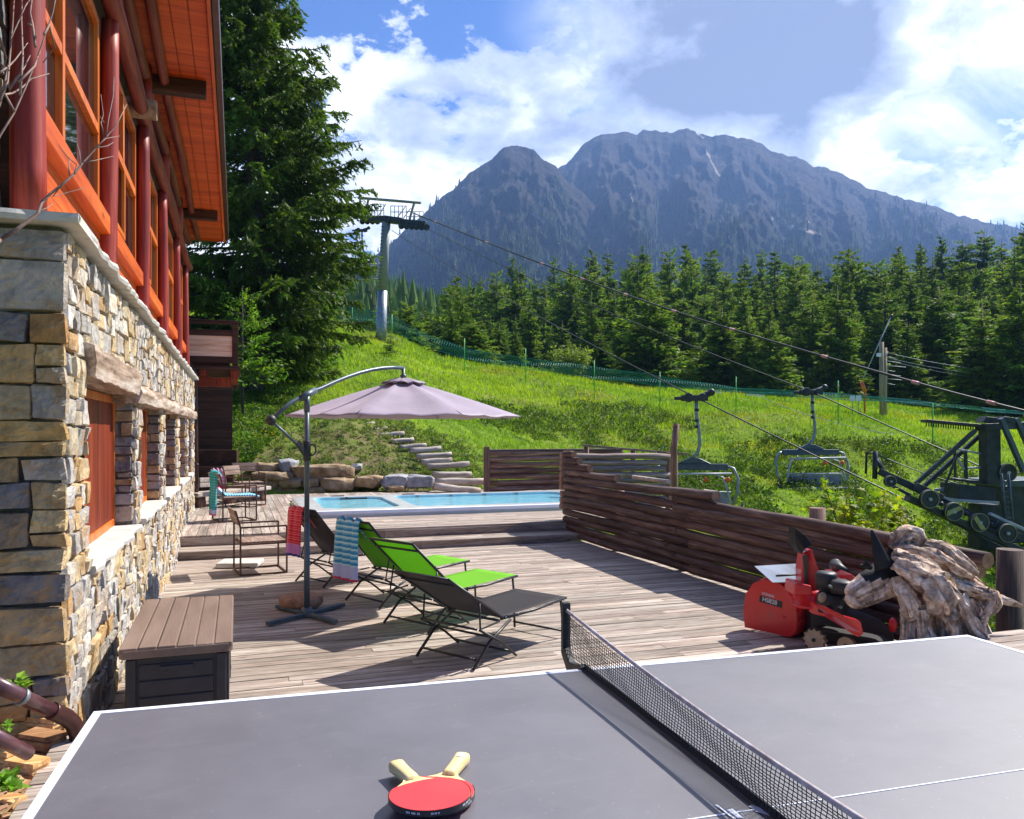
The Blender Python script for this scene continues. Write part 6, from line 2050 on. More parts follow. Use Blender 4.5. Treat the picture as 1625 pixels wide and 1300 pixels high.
# lower bat: handle to the upper right; upper bat: handle to the upper left
q = G(690, 1272, TZ); pa = G(735, 1212, TZ); ang = math.atan2(pa.y - q.y, pa.x - q.x)
bt = make_bat('lower red bat with a pale sticker on its handle, pointing up to the right', (q.x, q.y, TZ + .008), ang)
mb = MB(); mb.box((.150, -.007, .01905), (.168, .006, .0192))
sk = mb.build('sticker', m_line, None); sk.parent = bt
q = G(682, 1262, TZ + .03); pa = G(625, 1212, TZ + .02); ang = math.atan2(pa.y - q.y, pa.x - q.x)
make_bat('upper red bat resting on the other, handle pointing up to the left', (q.x, q.y, TZ + .0235), ang, tilt=math.radians(3.0))
# ---------------------------------------------------------------- snow blower
m_red = M_noise('red_machine_paint', [(0.56, 0.008, 0.014), (0.68, 0.014, 0.020)], 4, 4, .32, coat=.3)
m_track = M_noise('black_rubber', [(0.012, 0.012, 0.012), (0.025, 0.024, 0.022)], 14, 4, .85, bmp=.3)
m_wheelc = M_noise('sandy_track_wheel', [(0.34, 0.25, 0.15), (0.50, 0.40, 0.27)], 10, 5, .7)
def basis(o, xdir, up=Vector((0, 0, 1))):
    x = Vector(xdir).normalized(); y = up.cross(x).normalized(); z = x.cross(y)
    return Matrix(((x.x, y.x, z.x, o[0]), (x.y, y.y, z.y, o[1]), (x.z, y.z, z.z, o[2]), (0, 0, 0, 1)))
RT3 = Vector((math.cos(YAW), -math.sin(YAW), 0)); FW3 = Vector((math.sin(YAW), math.cos(YAW), 0))


class LB(MB):
    """MB whose shapes are given in a local frame M"""
    def __init__(s, M): super().__init__(); s.M = M
    def _add(s, vs, fs, **k): super()._add([s.M @ Vector(p) for p in vs], fs, **k)


sb_o = G(1284, 1004, 0)
sb_h = (-RT3 * .66 + FW3 * .75)           # towards the auger end
SM = basis((sb_o.x, sb_o.y, .004), sb_h)   # x forward, y to the machine's left (near side)
# machine's near side must face the viewer
near = 1 if (SM.to_3x3() @ Vector((0, 1, 0))).dot(-FW3) > 0 else -1
sbw = thing('snow_blower', 'red tracked snow blower with raised chute parked by the log fence', 'snow blower', sb_o)
HW = .34
def prof_side(pts, y, t_, mb, **k): mb.prism([SM @ Vector((x, near * y, z)) for x, z in pts], SM.to_3x3() @ Vector((0, near * t_, 0)), **k)
# housing: curved back shell between two side plates
arc = [(.42, .02), (.44, .20), (.40, .36), (.30, .455), (.18, .48), (.06, .44), (-.03, .34), (-.06, .20), (-.04, .06), (.0, .02)]
for y in (HW - .012, -HW):
    mb = MB(); prof_side([(.46, .015), (.475, .18), (.45, .33), (.37, .44), (.26, .495), (.14, .49), (.03, .43), (-.05, .32), (-.07, .18), (-.05, .06), (.0, .015)], y, .012, mb); mb.build('side_plate', m_red, sbw, .003)
mb = LB(SM); shell = [(.30, .488), (.20, .498), (.10, .476), (.0, .41), (-.066, .29), (-.078, .17), (-.052, .05), (.0, .012), (.12, .012)]
for i in range(len(shell) - 1):
    (xa, za_), (xb, zb_) = shell[i], shell[i + 1]
    mb.quad((xa, -HW, za_), (xa, HW, za_), (xb, HW, zb_), (xb, -HW, zb_), smooth=True)
o = mb.build('auger_housing', m_red, sbw); sd = o.modifiers.new('t', 'SOLIDIFY'); sd.thickness = .006
for y in (HW - .06, HW - .13, HW - .20):
    mb = LB(SM); mb.tube([(x, near * y, z + .003) for x, z in shell[:7]], .005, 6); mb.build('rib', m_red, sbw)
mb = LB(SM); mb.tube([(.2, -HW + .02, .22), (.2, HW - .02, .22)], .02, 10)
for k in range(9):
    a = k * 1.1; y = -HW + .06 + k * .07; mb.beam((.2 + .17 * math.cos(a), y, .22 + .17 * math.sin(a)), (.2 + .17 * math.cos(a + .9), y + .06, .22 + .17 * math.sin(a + .9)), .05, .006)
mb.build('auger', m_red, sbw)
# clear/grey plate on top of the housing at the far side
m_sheet = M_noise('grey_plastic_sheet', [lin(110, 118, 132), lin(140, 148, 162)], 3, 5, .22, spec=.6)
a_, b_, c_, d_ = P(1197, 899, 7.35), P(1280, 894, 7.75), P(1284, 924, 7.25), P(1226, 925, 6.95)
mb = MB(); mb.poly([a_, b_, c_, d_]); o = mb.build('cover_plate', m_sheet, sbw); sd = o.modifiers.new('t', 'SOLIDIFY'); sd.thickness = .004
a_, b_ = P(1232, 914, 6.95), P(1280, 911, 7.1); mb = MB(); mb.tube([a_, b_], .009, 8); mb.build('clearing_bar', m_blackplastic, sbw)
# chute
def pp(px, py, d): return P(px, py, d)
cb = [pp(1273, 942, 6.85), pp(1303, 938, 6.8), pp(1300, 905, 6.8), pp(1289, 872, 6.8), pp(1276, 878, 6.85), pp(1272, 905, 6.86)]
mb = MB(); mb.prism(cb, FW3 * .16); mb.build('chute', m_red, sbw, .012)
mb = MB(); mb.prism([pp(1272, 880, 6.84), pp(1277, 872, 6.79), pp(1290, 864, 6.79), pp(1277, 849, 6.8), pp(1264, 838, 6.82), pp(1261, 848, 6.85), pp(1264, 866, 6.86)], FW3 * .17); mb.build('chute_deflector', m_blackmatt, sbw, .006)
mb = MB(); mb.prism([pp(1273, 882, 6.83), pp(1281, 880, 6.79), pp(1283, 935, 6.79), pp(1278, 938, 6.84)], -FW3 * .004); mb.build('chute_channel', m_blackplastic, sbw)
mb = MB(); mb.ball(pp(1278, 874, 6.77), .012, 10, 6); mb.build('bolt', m_galv, sbw)
# chute base, gear housing
mb = MB(); q = pp(1290, 945, 6.85); mb.lathe([(0, .06), (.13, .055), (.15, .02), (.15, -.06), (.17, -.065), (.17, -.09), (0, -.09)], 22, Matrix.Translation(q)); mb.build('chute_base', m_red, sbw)
mb = MB(); mb.prism([pp(1262, 925, 6.72), pp(1288, 930, 6.66), pp(1292, 945, 6.66), pp(1260, 946, 6.72)], FW3 * .25); mb.build('gear_cover', m_red, sbw, .014)
# engine and red cowling behind
mb = LB(SM); mb.box((-.46, -.17, .33), (-.12, .19, .50)); mb.build('engine', m_blackplastic, sbw, .02)
def drum(px, py, d, r, h_, name, mat=m_blackplastic):
    q = P(px, py, d); mb = MB(); mb.lathe([(0, h_ / 2), (r * .82, h_ / 2), (r, h_ / 2 - .02), (r, -h_ / 2), (0, -h_ / 2)], 24, Matrix.Translation(q)); return mb.build(name, mat, sbw)
drum(1311, 921, 6.62, .088, .14, 'air_filter'); drum(1338, 931, 6.48, .10, .10, 'fuel_cap'); drum(1320, 955, 6.6, .12, .16, 'engine_block')
mb = MB(); mb.tube([P(1326, 897, 6.9), P(1330, 902, 6.8), P(1343, 908, 6.7)], [.055, .05, .03], 16); mb.ball(P(1326, 897, 6.9), .056, 14, 8); mb.build('lever_knob', m_blackplastic, sbw)
mb = MB(); mb.prism([P(1326, 912, 6.75), P(1352, 910, 6.5), P(1364, 924, 6.35), P(1360, 940, 6.35), P(1340, 926, 6.5)], FW3 * .28); mb.build('engine_cowl', m_red, sbw, .015)
mb = MB(); mb.ball(P(1305, 948, 6.5), .042, 16, 10, sc_=(1, .4, 1)); mb.build('starter_cover', m_wheelc, sbw)
for (px, py) in ((1316, 930), (1322, 938), (1330, 962), (1338, 950)):
    mb = MB(); mb.tube([P(px, py, 6.48), P(px + 5, py + 2, 6.44)], .012, 8); mb.build('engine_fitting', m_galv, sbw)
# red body arm sloping down to the track
mb = MB(); mb.prism([P(1292, 958, 6.62), P(1310, 962, 6.5), P(1345, 980, 6.25), P(1366, 986, 6.1), P(1371, 1006, 6.08), P(1362, 1012, 6.1), P(1345, 1000, 6.2), P(1312, 980, 6.5), P(1290, 975, 6.64)], FW3 * .10); mb.build('body_frame', m_red, sbw, .012)
mb = MB(); mb.prism([P(1284, 950, 7.0), P(1340, 960, 6.9), P(1400, 985, 6.7), P(1420, 1005, 6.65), P(1420, 1035, 6.65), P(1290, 1030, 7.0)], FW3 * .35); mb.build('rear_body', m_blackplastic, sbw, .02)
mb = MB(); mb.ball(P(1417, 992, 6.5), .035, 12, 8, sc_=(1, 1, 1.7)); mb.build('tail_light', m_red, sbw)
# track loop with two wheels
T0 = P(1292, 1011, 6.62); T1 = P(1384, 1022, 6.3)
ux = (T1 - T0); ux.z = 0; TLn = ux.length; ux.normalize()
r_t = .098
T0 = Vector((T0.x, T0.y, r_t + .022)); M_t = basis(T0, ux)
loop = []
for k in range(12): a = math.pi / 2 + math.pi * k / 11; loop.append((r_t * math.cos(a), r_t * math.sin(a)))
for k in range(12): a = -math.pi / 2 + math.pi * k / 11; loop.append((TLn + r_t * math.cos(a), r_t * math.sin(a)))
mb = LB(M_t); n = len(loop)
for k in range(n):
    (xa, za_), (xb, zb_) = loop[k], loop[(k + 1) % n]
    mb.quad((xa, 0, za_), (xb, 0, zb_), (xb, .14, zb_), (xa, .14, za_))
o = mb.build('track', m_track, sbw); sd = o.modifiers.new('t', 'SOLIDIFY'); sd.thickness = .018; sd.offset = 1
for (xc, lbn) in ((0, 0), (.26, 1)):
    mb = LB(M_t); R_ = r_t - .012 if lbn == 0 else .07
    sgn = -.006
    if lbn == 0:
        pts = []
        for k in range(36):
            a = 2 * math.pi * k / 36; rr = R_ * (1.16 if k % 3 == 0 else .93); pts.append((xc + rr * math.cos(a), sgn, rr * math.sin(a)))
    else: pts = [(xc + R_ * math.cos(a), sgn, R_ * math.sin(a)) for a in np.linspace(0, 2 * math.pi, 28, endpoint=False)]
    
    q = MB(); q.prism([M_t @ Vector(p) for p in pts], M_t.to_3x3() @ Vector((0, .06, 0))); wo = q.build('track_wheel', m_wheelc, sbw, .002)
    q = MB(); q.tube([M_t @ Vector((xc, -.018, 0)), M_t @ Vector((xc, .02, 0))], .016, 10); q.build('axle', m_black, wo)
# lettering on the near side plate
def text(body, M, size, mat, parent, name='lettering', ext=.001):
    cu = bpy.data.curves.new('t', 'FONT'); cu.body = body; cu.size = size; cu.extrude = ext; cu.align_x = 'CENTER'; cu.offset = size * .012
    o = bpy.data.objects.new('t', cu); COL.objects.link(o)
    dg = bpy.context.evaluated_depsgraph_get(); me = bpy.data.meshes.new_from_object(o.evaluated_get(dg))
    bpy.data.objects.remove(o)
    me.transform(Matrix.Translation(-abs_loc(parent)) @ M)
    me.materials.clear(); me.materials.append(mat); me.name = name
    o = bpy.data.objects.new(name, me); COL.objects.link(o); o.parent = parent
    return o
yn = near * (HW + .0025)
xd = SM.to_3x3() @ Vector((-1, 0, 0)); zu = Vector((0, 0, 1)); nd = SM.to_3x3() @ Vector((0, near, 0))
def on_plate(x, z, rot=0):
    o = SM @ Vector((x, yn, z)); xv = (xd * math.cos(rot) + zu * math.sin(rot)); zv = xv.cross(-nd) if xv.cross(-nd).z > 0 else nd.cross(xv)
    return Matrix(((xv.x, zv.x, nd.x, o.x), (xv.y, zv.y, nd.y, o.y), (xv.z, zv.z, nd.z, o.z), (0, 0, 0, 1)))
text('HONDA', on_plate(.215, .345, -.10), .034, m_white, sbw); text('HS828', on_plate(.20, .285, -.10), .056, m_white, sbw)
mb = MB(); M_ = on_plate(.20, .278, -.10); mb.poly([M_ @ Vector(p) for p in ((-.105, -.008, -.0012), (.125, -.008, -.0012), (.125, .052, -.0012), (-.105, .052, -.0012))]); mb.build('name_band', m_blackplastic, sbw)
mb = MB()
for (x, z) in ((.20, .20), (.185, .17), (.215, .165)): mb.tube([SM @ Vector((x, near * HW, z)), SM @ Vector((x, near * (HW + .006), z))], .006, 8)
mb.build('bolt', m_galv, sbw)

# ---------------------------------------------------------------- driftwood horse
def driftwood():
    m, t, bs = newmat('driftwood')
    co = t.add('ShaderNodeTexCoord').outputs['Object']
    n1 = t.noise(co, 5, 6, .65, .8); n2 = t.noise(co, 28, 6, .7, .5); n3 = t.noise(t.mapping(co, (3, 1, 4)), 8, 4, .6, 1.0)
    c = t.ramp(t.math('ADD', t.math('MULTIPLY', n1, .6), t.math('MULTIPLY', n2, .4)), [(0.36, lin(76, 56, 46)), (0.48, lin(176, 150, 132)), (0.62, lin(228, 212, 198))])
    c = t.mix(t.ramp(n3, [(0.60, 0.0), (0.68, .6)]), c, lin(140, 96, 60))
    c = t.mix(t.ramp(n3, [(0.28, .85), (0.35, 0.0)]), c, lin(60, 42, 34))
    c = t.mix(1.0, c, t.add('ShaderNodeVertexColor', layer_name='tint').outputs[0], 'MULTIPLY')
    t.set(bs, 'Base Color', c); bs.inputs['Roughness'].default_value = .8
    bump(t, bs, t.math('ADD', n2, n1), .8, .02)
    return m
m_drift = driftwood()

HD = 5.75
hb_ = G(1470, 1040, 0)
horse = thing('horse_sculpture', 'driftwood horse head sculpture with black ears and a flowing root mane', 'sculpture', P(1480, 1090, HD))
def hp(px, py, dd=0): return P(px, py, HD + dd)
def strand(mb, pts, rad, flat=.65, seed=0, jit=.35, n=12, sub=8):
    """pts: (px, py, depth offset); rad in pixels"""
    q = [hp(*p) for p in pts]; rr = [r * HD / FOC for r in rad]
    P_, R_ = [], []
    m = len(q)
    for i in range(m - 1):
        p0, p1, p2, p3 = q[max(i - 1, 0)], q[i], q[i + 1], q[min(i + 2, m - 1)]
        for k in range(sub):
            s = k / sub
            P_.append(.5 * ((2 * p1) + (p2 - p0) * s + (2 * p0 - 5 * p1 + 4 * p2 - p3) * s * s + (-p0 + 3 * p1 - 3 * p2 + p3) * s ** 3)); R_.append(rr[i] * (1 - s) + rr[i + 1] * s)
    P_.append(q[-1]); R_.append(rr[-1])
    b0 = len(mb.v)
    mb.tube(P_, R_, n, flat=flat, up=FW3)
    for i in range(b0, len(mb.v)):
        v = Vector(mb.v[i]); ring_ = (i - b0) // n
        if ring_ >= len(P_): continue
        c = P_[ring_]; d = v - c
        aj = (i - b0) % n / n * 6.283
        gr = mnoise.noise(Vector((math.cos(aj) * 2.6 + seed, math.sin(aj) * 2.6, ring_ * .09 + seed * .3)))
        g2 = mnoise.noise(Vector((math.cos(aj) * 6.5 + seed, math.sin(aj) * 6.5, ring_ * .16)))
        k = 1 + jit * (.45 * mnoise.noise(v * 9 + Vector((seed, 0, 0))) + .3 * mnoise.noise(v * 26 + Vector((0, seed, 0)))) + (jit * 1.7 * gr + jit * 2.6 * min(0, g2 + .05) if jit > .2 else 0)
        mb.v[i] = tuple(c + d * k)
    f0 = len(mb.f) - ((len(P_) - 1) * n + 2)
    for fi in range(f0, len(mb.f)):
        q_ = fi - f0; ring_ = q_ // n; aj = (q_ % n) / n * 6.283
        g1 = mnoise.noise(Vector((math.cos(aj) * 5.5 + seed, math.sin(aj) * 5.5, ring_ * .06)))
        g3 = mnoise.noise(Vector((math.cos(aj) * 13 + seed, math.sin(aj) * 13, ring_ * .10 + 9)))
        w_ = max(.22, min(1.4, 1.12 + 1.0 * g1 + .7 * g3)); mb.c[fi] = (w_, w_ * .97, w_ * .94)
mb = MB()
# head: poll -> muzzle, cheek and jaw
strand(mb, [(1416, 905, .04), (1400, 915, 0), (1382, 925, -.04), (1366, 934, -.06), (1354, 942, -.07), (1348, 948, -.07)], [27, 26, 22, 19, 16, 10], .62, 1, .10, 26)
strand(mb, [(1422, 925, .0), (1404, 934, -.03), (1386, 944, -.05), (1372, 953, -.06), (1362, 958, -.06)], [20, 18, 14, 11, 6], .7, 2, .14, 14)
strand(mb, [(1352, 944, -.08), (1350, 951, -.08), (1356, 958, -.07), (1368, 961, -.06)], [9, 9, 8, 6], .8, 3, .12, 12)
strand(mb, [(1424, 942, 0), (1405, 940, -.06), (1390, 938, -.08)], [7, 6, 3], .7, 4, .2, 10)
for fi in range(len(mb.f)):
    c = sum((Vector(mb.v[q_]) for q_ in mb.f[fi]), Vector()) / len(mb.f[fi])
    d_ = c - Vector((0, 0, EYE)); dep = d_.dot(FW3); px_ = 812.5 + d_.dot(RT3) / dep * FOC; py_z = HOR - d_.z / dep * FOC
    e_ = 5 * mnoise.noise(c * 22)
    if py_z < 921 + e_ + (px_ - 1363) * -.05 and px_ > 1363 + e_ and (px_ - 1363) * .9 + (921 - py_z) > 10: mb.mi[fi] = 1
mb.build('head', [m_drift, m_blackmatt], horse)
for (pts, rad) in ((((1402, 902, -.10), (1396, 882, -.10), (1391, 865, -.09), (1383, 841, -.08)), (14, 11, 8, 1.5)), (((1412, 900, .10), (1416, 880, .12), (1424, 852, .14), (1424, 838, .15)), (12, 10, 7, 2))):
    mb = MB(); strand(mb, pts, rad, .35, 6, .06, 12); mb.build('ear', m_blackmatt, horse)
mb = MB()
for (px, py) in ((1374, 891), (1373, 897), (1367, 898)): strand(mb, [(1382, 902, -.12), (px, py, -.14)], [3, 2], 1, 7, .1, 8, 2); mb.ball(hp(px, py, -.14), .013, 8, 6)
mb.build('forelock', m_blackmatt, horse)
mane = [
    ([(1418, 872, .05), (1428, 858, .05), (1440, 848, .06), (1454, 852, .06), (1458, 866, .04)], [9, 13, 14, 13, 8]),
    ([(1424, 840, .1), (1430, 846, .08), (1438, 852, .06)], [5, 7, 8]),
    ([(1420, 872, 0), (1444, 872, .0), (1472, 880, .0), (1500, 892, -.02), (1520, 905, -.02), (1542, 915, 0)], [6, 9, 10, 9, 7, 3]),
    ([(1440, 868, .05), (1470, 868, .06), (1500, 876, .06), (1522, 892, .05), (1552, 912, .04)], [8, 10, 10, 8, 3]),
    ([(1452, 860, .1), (1480, 862, .12), (1506, 872, .12), (1530, 890, .10), (1550, 905, .1)], [7, 8, 7, 6, 3]),
    ([(1416, 880, -.08), (1440, 888, -.10), (1468, 900, -.10), (1494, 912, -.08), (1514, 918, -.05)], [8, 11, 12, 9, 4]),
    ([(1420, 892, -.12), (1440, 905, -.16), (1470, 920, -.16), (1495, 935, -.12), (1518, 950, -.08)], [9, 15, 22, 22, 12]),
    ([(1470, 915, -.16), (1488, 940, -.18), (1498, 965, -.16), (1500, 975, -.12)], [20, 24, 18, 8]),
    ([(1424, 915, -.08), (1434, 938, -.12), (1444, 960, -.14), (1448, 978, -.12), (1440, 985, -.1)], [13, 15, 17, 13, 6]),
    ([(1500, 925, -.02), (1522, 930, 0), (1545, 938, 0), (1568, 945, 0), (1580, 942, 0)], [10, 9, 8, 9, 7]),
    ([(1575, 938, 0), (1576, 955, .0), (1566, 972, .0), (1556, 980, 0)], [8, 11, 9, 5]),
    ([(1540, 925, .06), (1562, 938, .08), (1590, 952, .08), (1622, 962, .08)], [8, 7, 6, 2]),
    ([(1506, 915, .02), (1530, 928, .04), (1552, 945, .04), (1560, 965, .02)], [9, 10, 9, 5]),
    ([(1442, 975, -.08), (1442, 1000, -.08), (1438, 1040, -.06), (1434, 1085, -.05)], [12, 12, 14, 18]),
    ([(1462, 965, -.12), (1466, 995, -.12), (1470, 1030, -.1), (1474, 1085, -.1)], [15, 14, 15, 20]),
    ([(1448, 970, .02), (1456, 1000, .02), (1462, 1040, .02), (1462, 1085, .02)], [14, 14, 14, 16]),
    ([(1500, 970, -.10), (1510, 990, -.14), (1516, 1010, -.12), (1520, 1080, -.1)], [12, 11, 8, 12]),
    ([(1520, 945, -.05), (1530, 970, -.06), (1545, 995, -.06), (1566, 1020, -.05), (1580, 1075, -.04)], [13, 13, 12, 9, 8]),
    ([(1535, 950, .04), (1548, 972, .04), (1562, 1000, .04), (1582, 1025, .04)], [10, 10, 8, 5]),
    ([(1505, 935, .03), (1515, 965, .05), (1520, 1000, .06), (1530, 1085, .05)], [14, 16, 15, 18]),
    ([(1480, 960, .06), (1488, 1000, .06), (1494, 1085, .05)], [18, 18, 20]),
    ([(1560, 960, 0), (1564, 980, 0), (1556, 1000, .02), (1560, 1080, .02)], [6, 6, 7, 10]),
    ([(1500, 885, .1), (1530, 905, .12), (1560, 930, .12)], [9, 9, 4]),
    ([(1430, 900, .1), (1460, 905, .12), (1500, 925, .12), (1530, 950, .1)], [16, 22, 22, 12]),
]
for i, (p, r) in enumerate(mane):
    mb = MB(); strand(mb, p, [q_ * .98 for q_ in r], .62, 10 + i * 3, .42, 26, 9)
    mb.build('root_strand' if i < 13 or i > 20 else 'root_leg', m_drift, horse)

# ---------------------------------------------------------------- chairlift
def cable(a, b, sag, r, label, mat=m_steel_dark, n=30):
    a = Vector(a); b = Vector(b); mb = MB()
    mb.tube([a.lerp(b, k / n) - Vector((0, 0, sag * 4 * (k / n) * (1 - k / n))) for k in range(n + 1)], r, 6)
    return tag(mb.build('cable', mat), label, 'cable')
PB = P(604, 544, 50); PB.z = th(PB.x, PB.y) - .2
py_ = thing('lift_pylon', 'tall grey chairlift pylon with a maintenance platform on top', 'lift pylon', PB)
ptop = P(613, 352, 50)
mb = MB(); pm = P(607, 462, 50); mb.tube([PB, P(605, 520, 50), pm], [.34, .33, .31], 20); mb.build('lower_column', m_galv, py_)
mb = MB(); mb.tube([pm, P(610, 400, 50), ptop], [.30, .28, .27], 20); mb.build('upper_column', m_pylon, py_)
mb = MB(); a = P(574, 348, 50.5); b = P(655, 356, 49.5); mb.beam(a, P(613, 348, 50), .5, .34); mb.beam(P(611, 348, 50), P(640, 352, 49.7), .6, .36); mb.beam(P(638, 352, 49.7), P(676, 356, 49.3), .4, .30); mb.build('crossarm', m_steel_dark, py_, .03)
mb = MB(); mb.tube([P(568, 314, 50.4), P(668, 322, 49.4)], .09, 8); mb.build('lifting_beam', m_pylon, py_)
for (a, b) in (((574, 344, 50.4), (571, 312, 50.4)), ((650, 348, 49.6), (658, 320, 49.6)), ((580, 344, 50.4), (585, 315, 50.4))):
    mb = MB(); mb.beam(P(*a), P(*b), .18, .12); mb.build('gallows_post', m_pylon, py_)
mb = MB()
for (x0, x1, y0, y1, d) in ((590, 609, 324, 344, 50.2), (620, 645, 327, 346, 49.9), (645, 672, 336, 352, 49.5)):
    for k in range(5):
        x = x0 + (x1 - x0) * k / 4; mb.tube([P(x, y0, d), P(x, y1, d)], .025, 5)
    for y in (y0, (y0 + y1) / 2): mb.tube([P(x0, y, d), P(x1, y, d)], .025, 5)
for (a, b) in (((630, 346), (645, 326)), ((640, 347), (652, 330)), ((600, 344), (612, 324))): mb.tube([P(*a, 49.8), P(*b, 49.8)], .03, 5)
mb.build('platform_railing', m_pylon, py_)
for k in range(6):
    q = P(637 + k * 8, 359 + k * .4, 49.4 - k * .05); mb = MB(); mb.tube([q + Vector((0, -.06, 0)), q + Vector((0, .06, 0))], .19, 12); mb.build('sheave', m_steel_dark, py_)
for k in range(4):
    q = P(575 + k * 8, 352, 50.6); mb = MB(); mb.tube([q + Vector((0, -.06, 0)), q + Vector((0, .06, 0))], .17, 12); mb.build('sheave', m_steel_dark, py_)
mb = MB()
for k in range(18): q = P(604.5 + k * .3, 455 - k * 5.6, 49.66); mb.beam(q - RT3 * .2, q + RT3 * .0, .03, .03)
mb.build('ladder', m_steel_dark, py_)
# haul ropes
c1a, c1b, c1c = P(622, 366, 49), P(1103, 630, 24), P(1372, 762, 20.3)
mb = MB(); pts = [c1a.lerp(c1b, s / 20) - Vector((0, 0, .25 * 4 * (s / 20) * (1 - s / 20))) for s in range(21)] + [c1b.lerp(c1c, s / 8) for s in range(1, 9)] + [P(1476, 812, 19.3), P(1640, 893, 18)]
mb.tube(pts, .021, 6); tag(mb.build('cable', m_steel_dark), 'near haul rope running down to the lift station past the left chair', 'cable')
c2a, c2b, c2c = P(676, 362, 49), P(1288, 622, 27), P(1560, 742, 22.5)
mb = MB(); pts = [c2a.lerp(c2b, s / 20) - Vector((0, 0, .3 * 4 * (s / 20) * (1 - s / 20))) for s in range(21)] + [c2b.lerp(c2c, s / 8) for s in range(1, 9)] + [P(1660, 786, 21)]
mb.tube(pts, .021, 6); tag(mb.build('cable', m_steel_dark), 'second haul rope carrying the right chair down to the lift station', 'cable')
cb0 = P(655, 338, 49.5); cb1 = P(840, 411, 40); cb2 = P(1070, 494, 32); cb3 = P(1420, 598, 24); cb4 = P(1680, 666, 20)
pts = [cb0, cb1, cb2, cb3, cb4]
mb = MB(); fine = []
for i in range(4):
    p0, p1, p2, p3 = pts[max(i - 1, 0)], pts[i], pts[i + 1], pts[min(i + 2, 4)]
    for k in range(10):
        s = k / 10; fine.append(.5 * ((2 * p1) + (p2 - p0) * s + (2 * p0 - 5 * p1 + 4 * p2 - p3) * s * s + (-p0 + 3 * p1 - 3 * p2 + p3) * s ** 3))
fine.append(cb4); mb.tube(fine, .036, 6)
cc_ = tag(mb.build('cable', m_black), 'thick black signal cable with small pink markers above the haul ropes', 'cable')
m_pink = M_noise('faded_red_marker', [lin(200, 120, 120), lin(225, 160, 155)], 4, 2, .5)
for k in (3, 7, 11, 14, 17, 20, 23, 27, 31, 35):
    q = fine[k]; q2 = fine[k + 1]; d = (q2 - q).normalized(); mb = MB(); mb.tube([q - d * .13, q + d * .13], .052, 8); mb.build('marker', m_pink, cc_)
a, b = P(1385, 718, 22.5), P(1520, 768, 21); cable(a, b, .05, .014, 'thin stay cable running right from the small angle post to the station')
cable(P(1195, 625, 33), P(1420, 690, 28), .2, .010, 'hairline wire over the meadow above the right chair', m_galv)

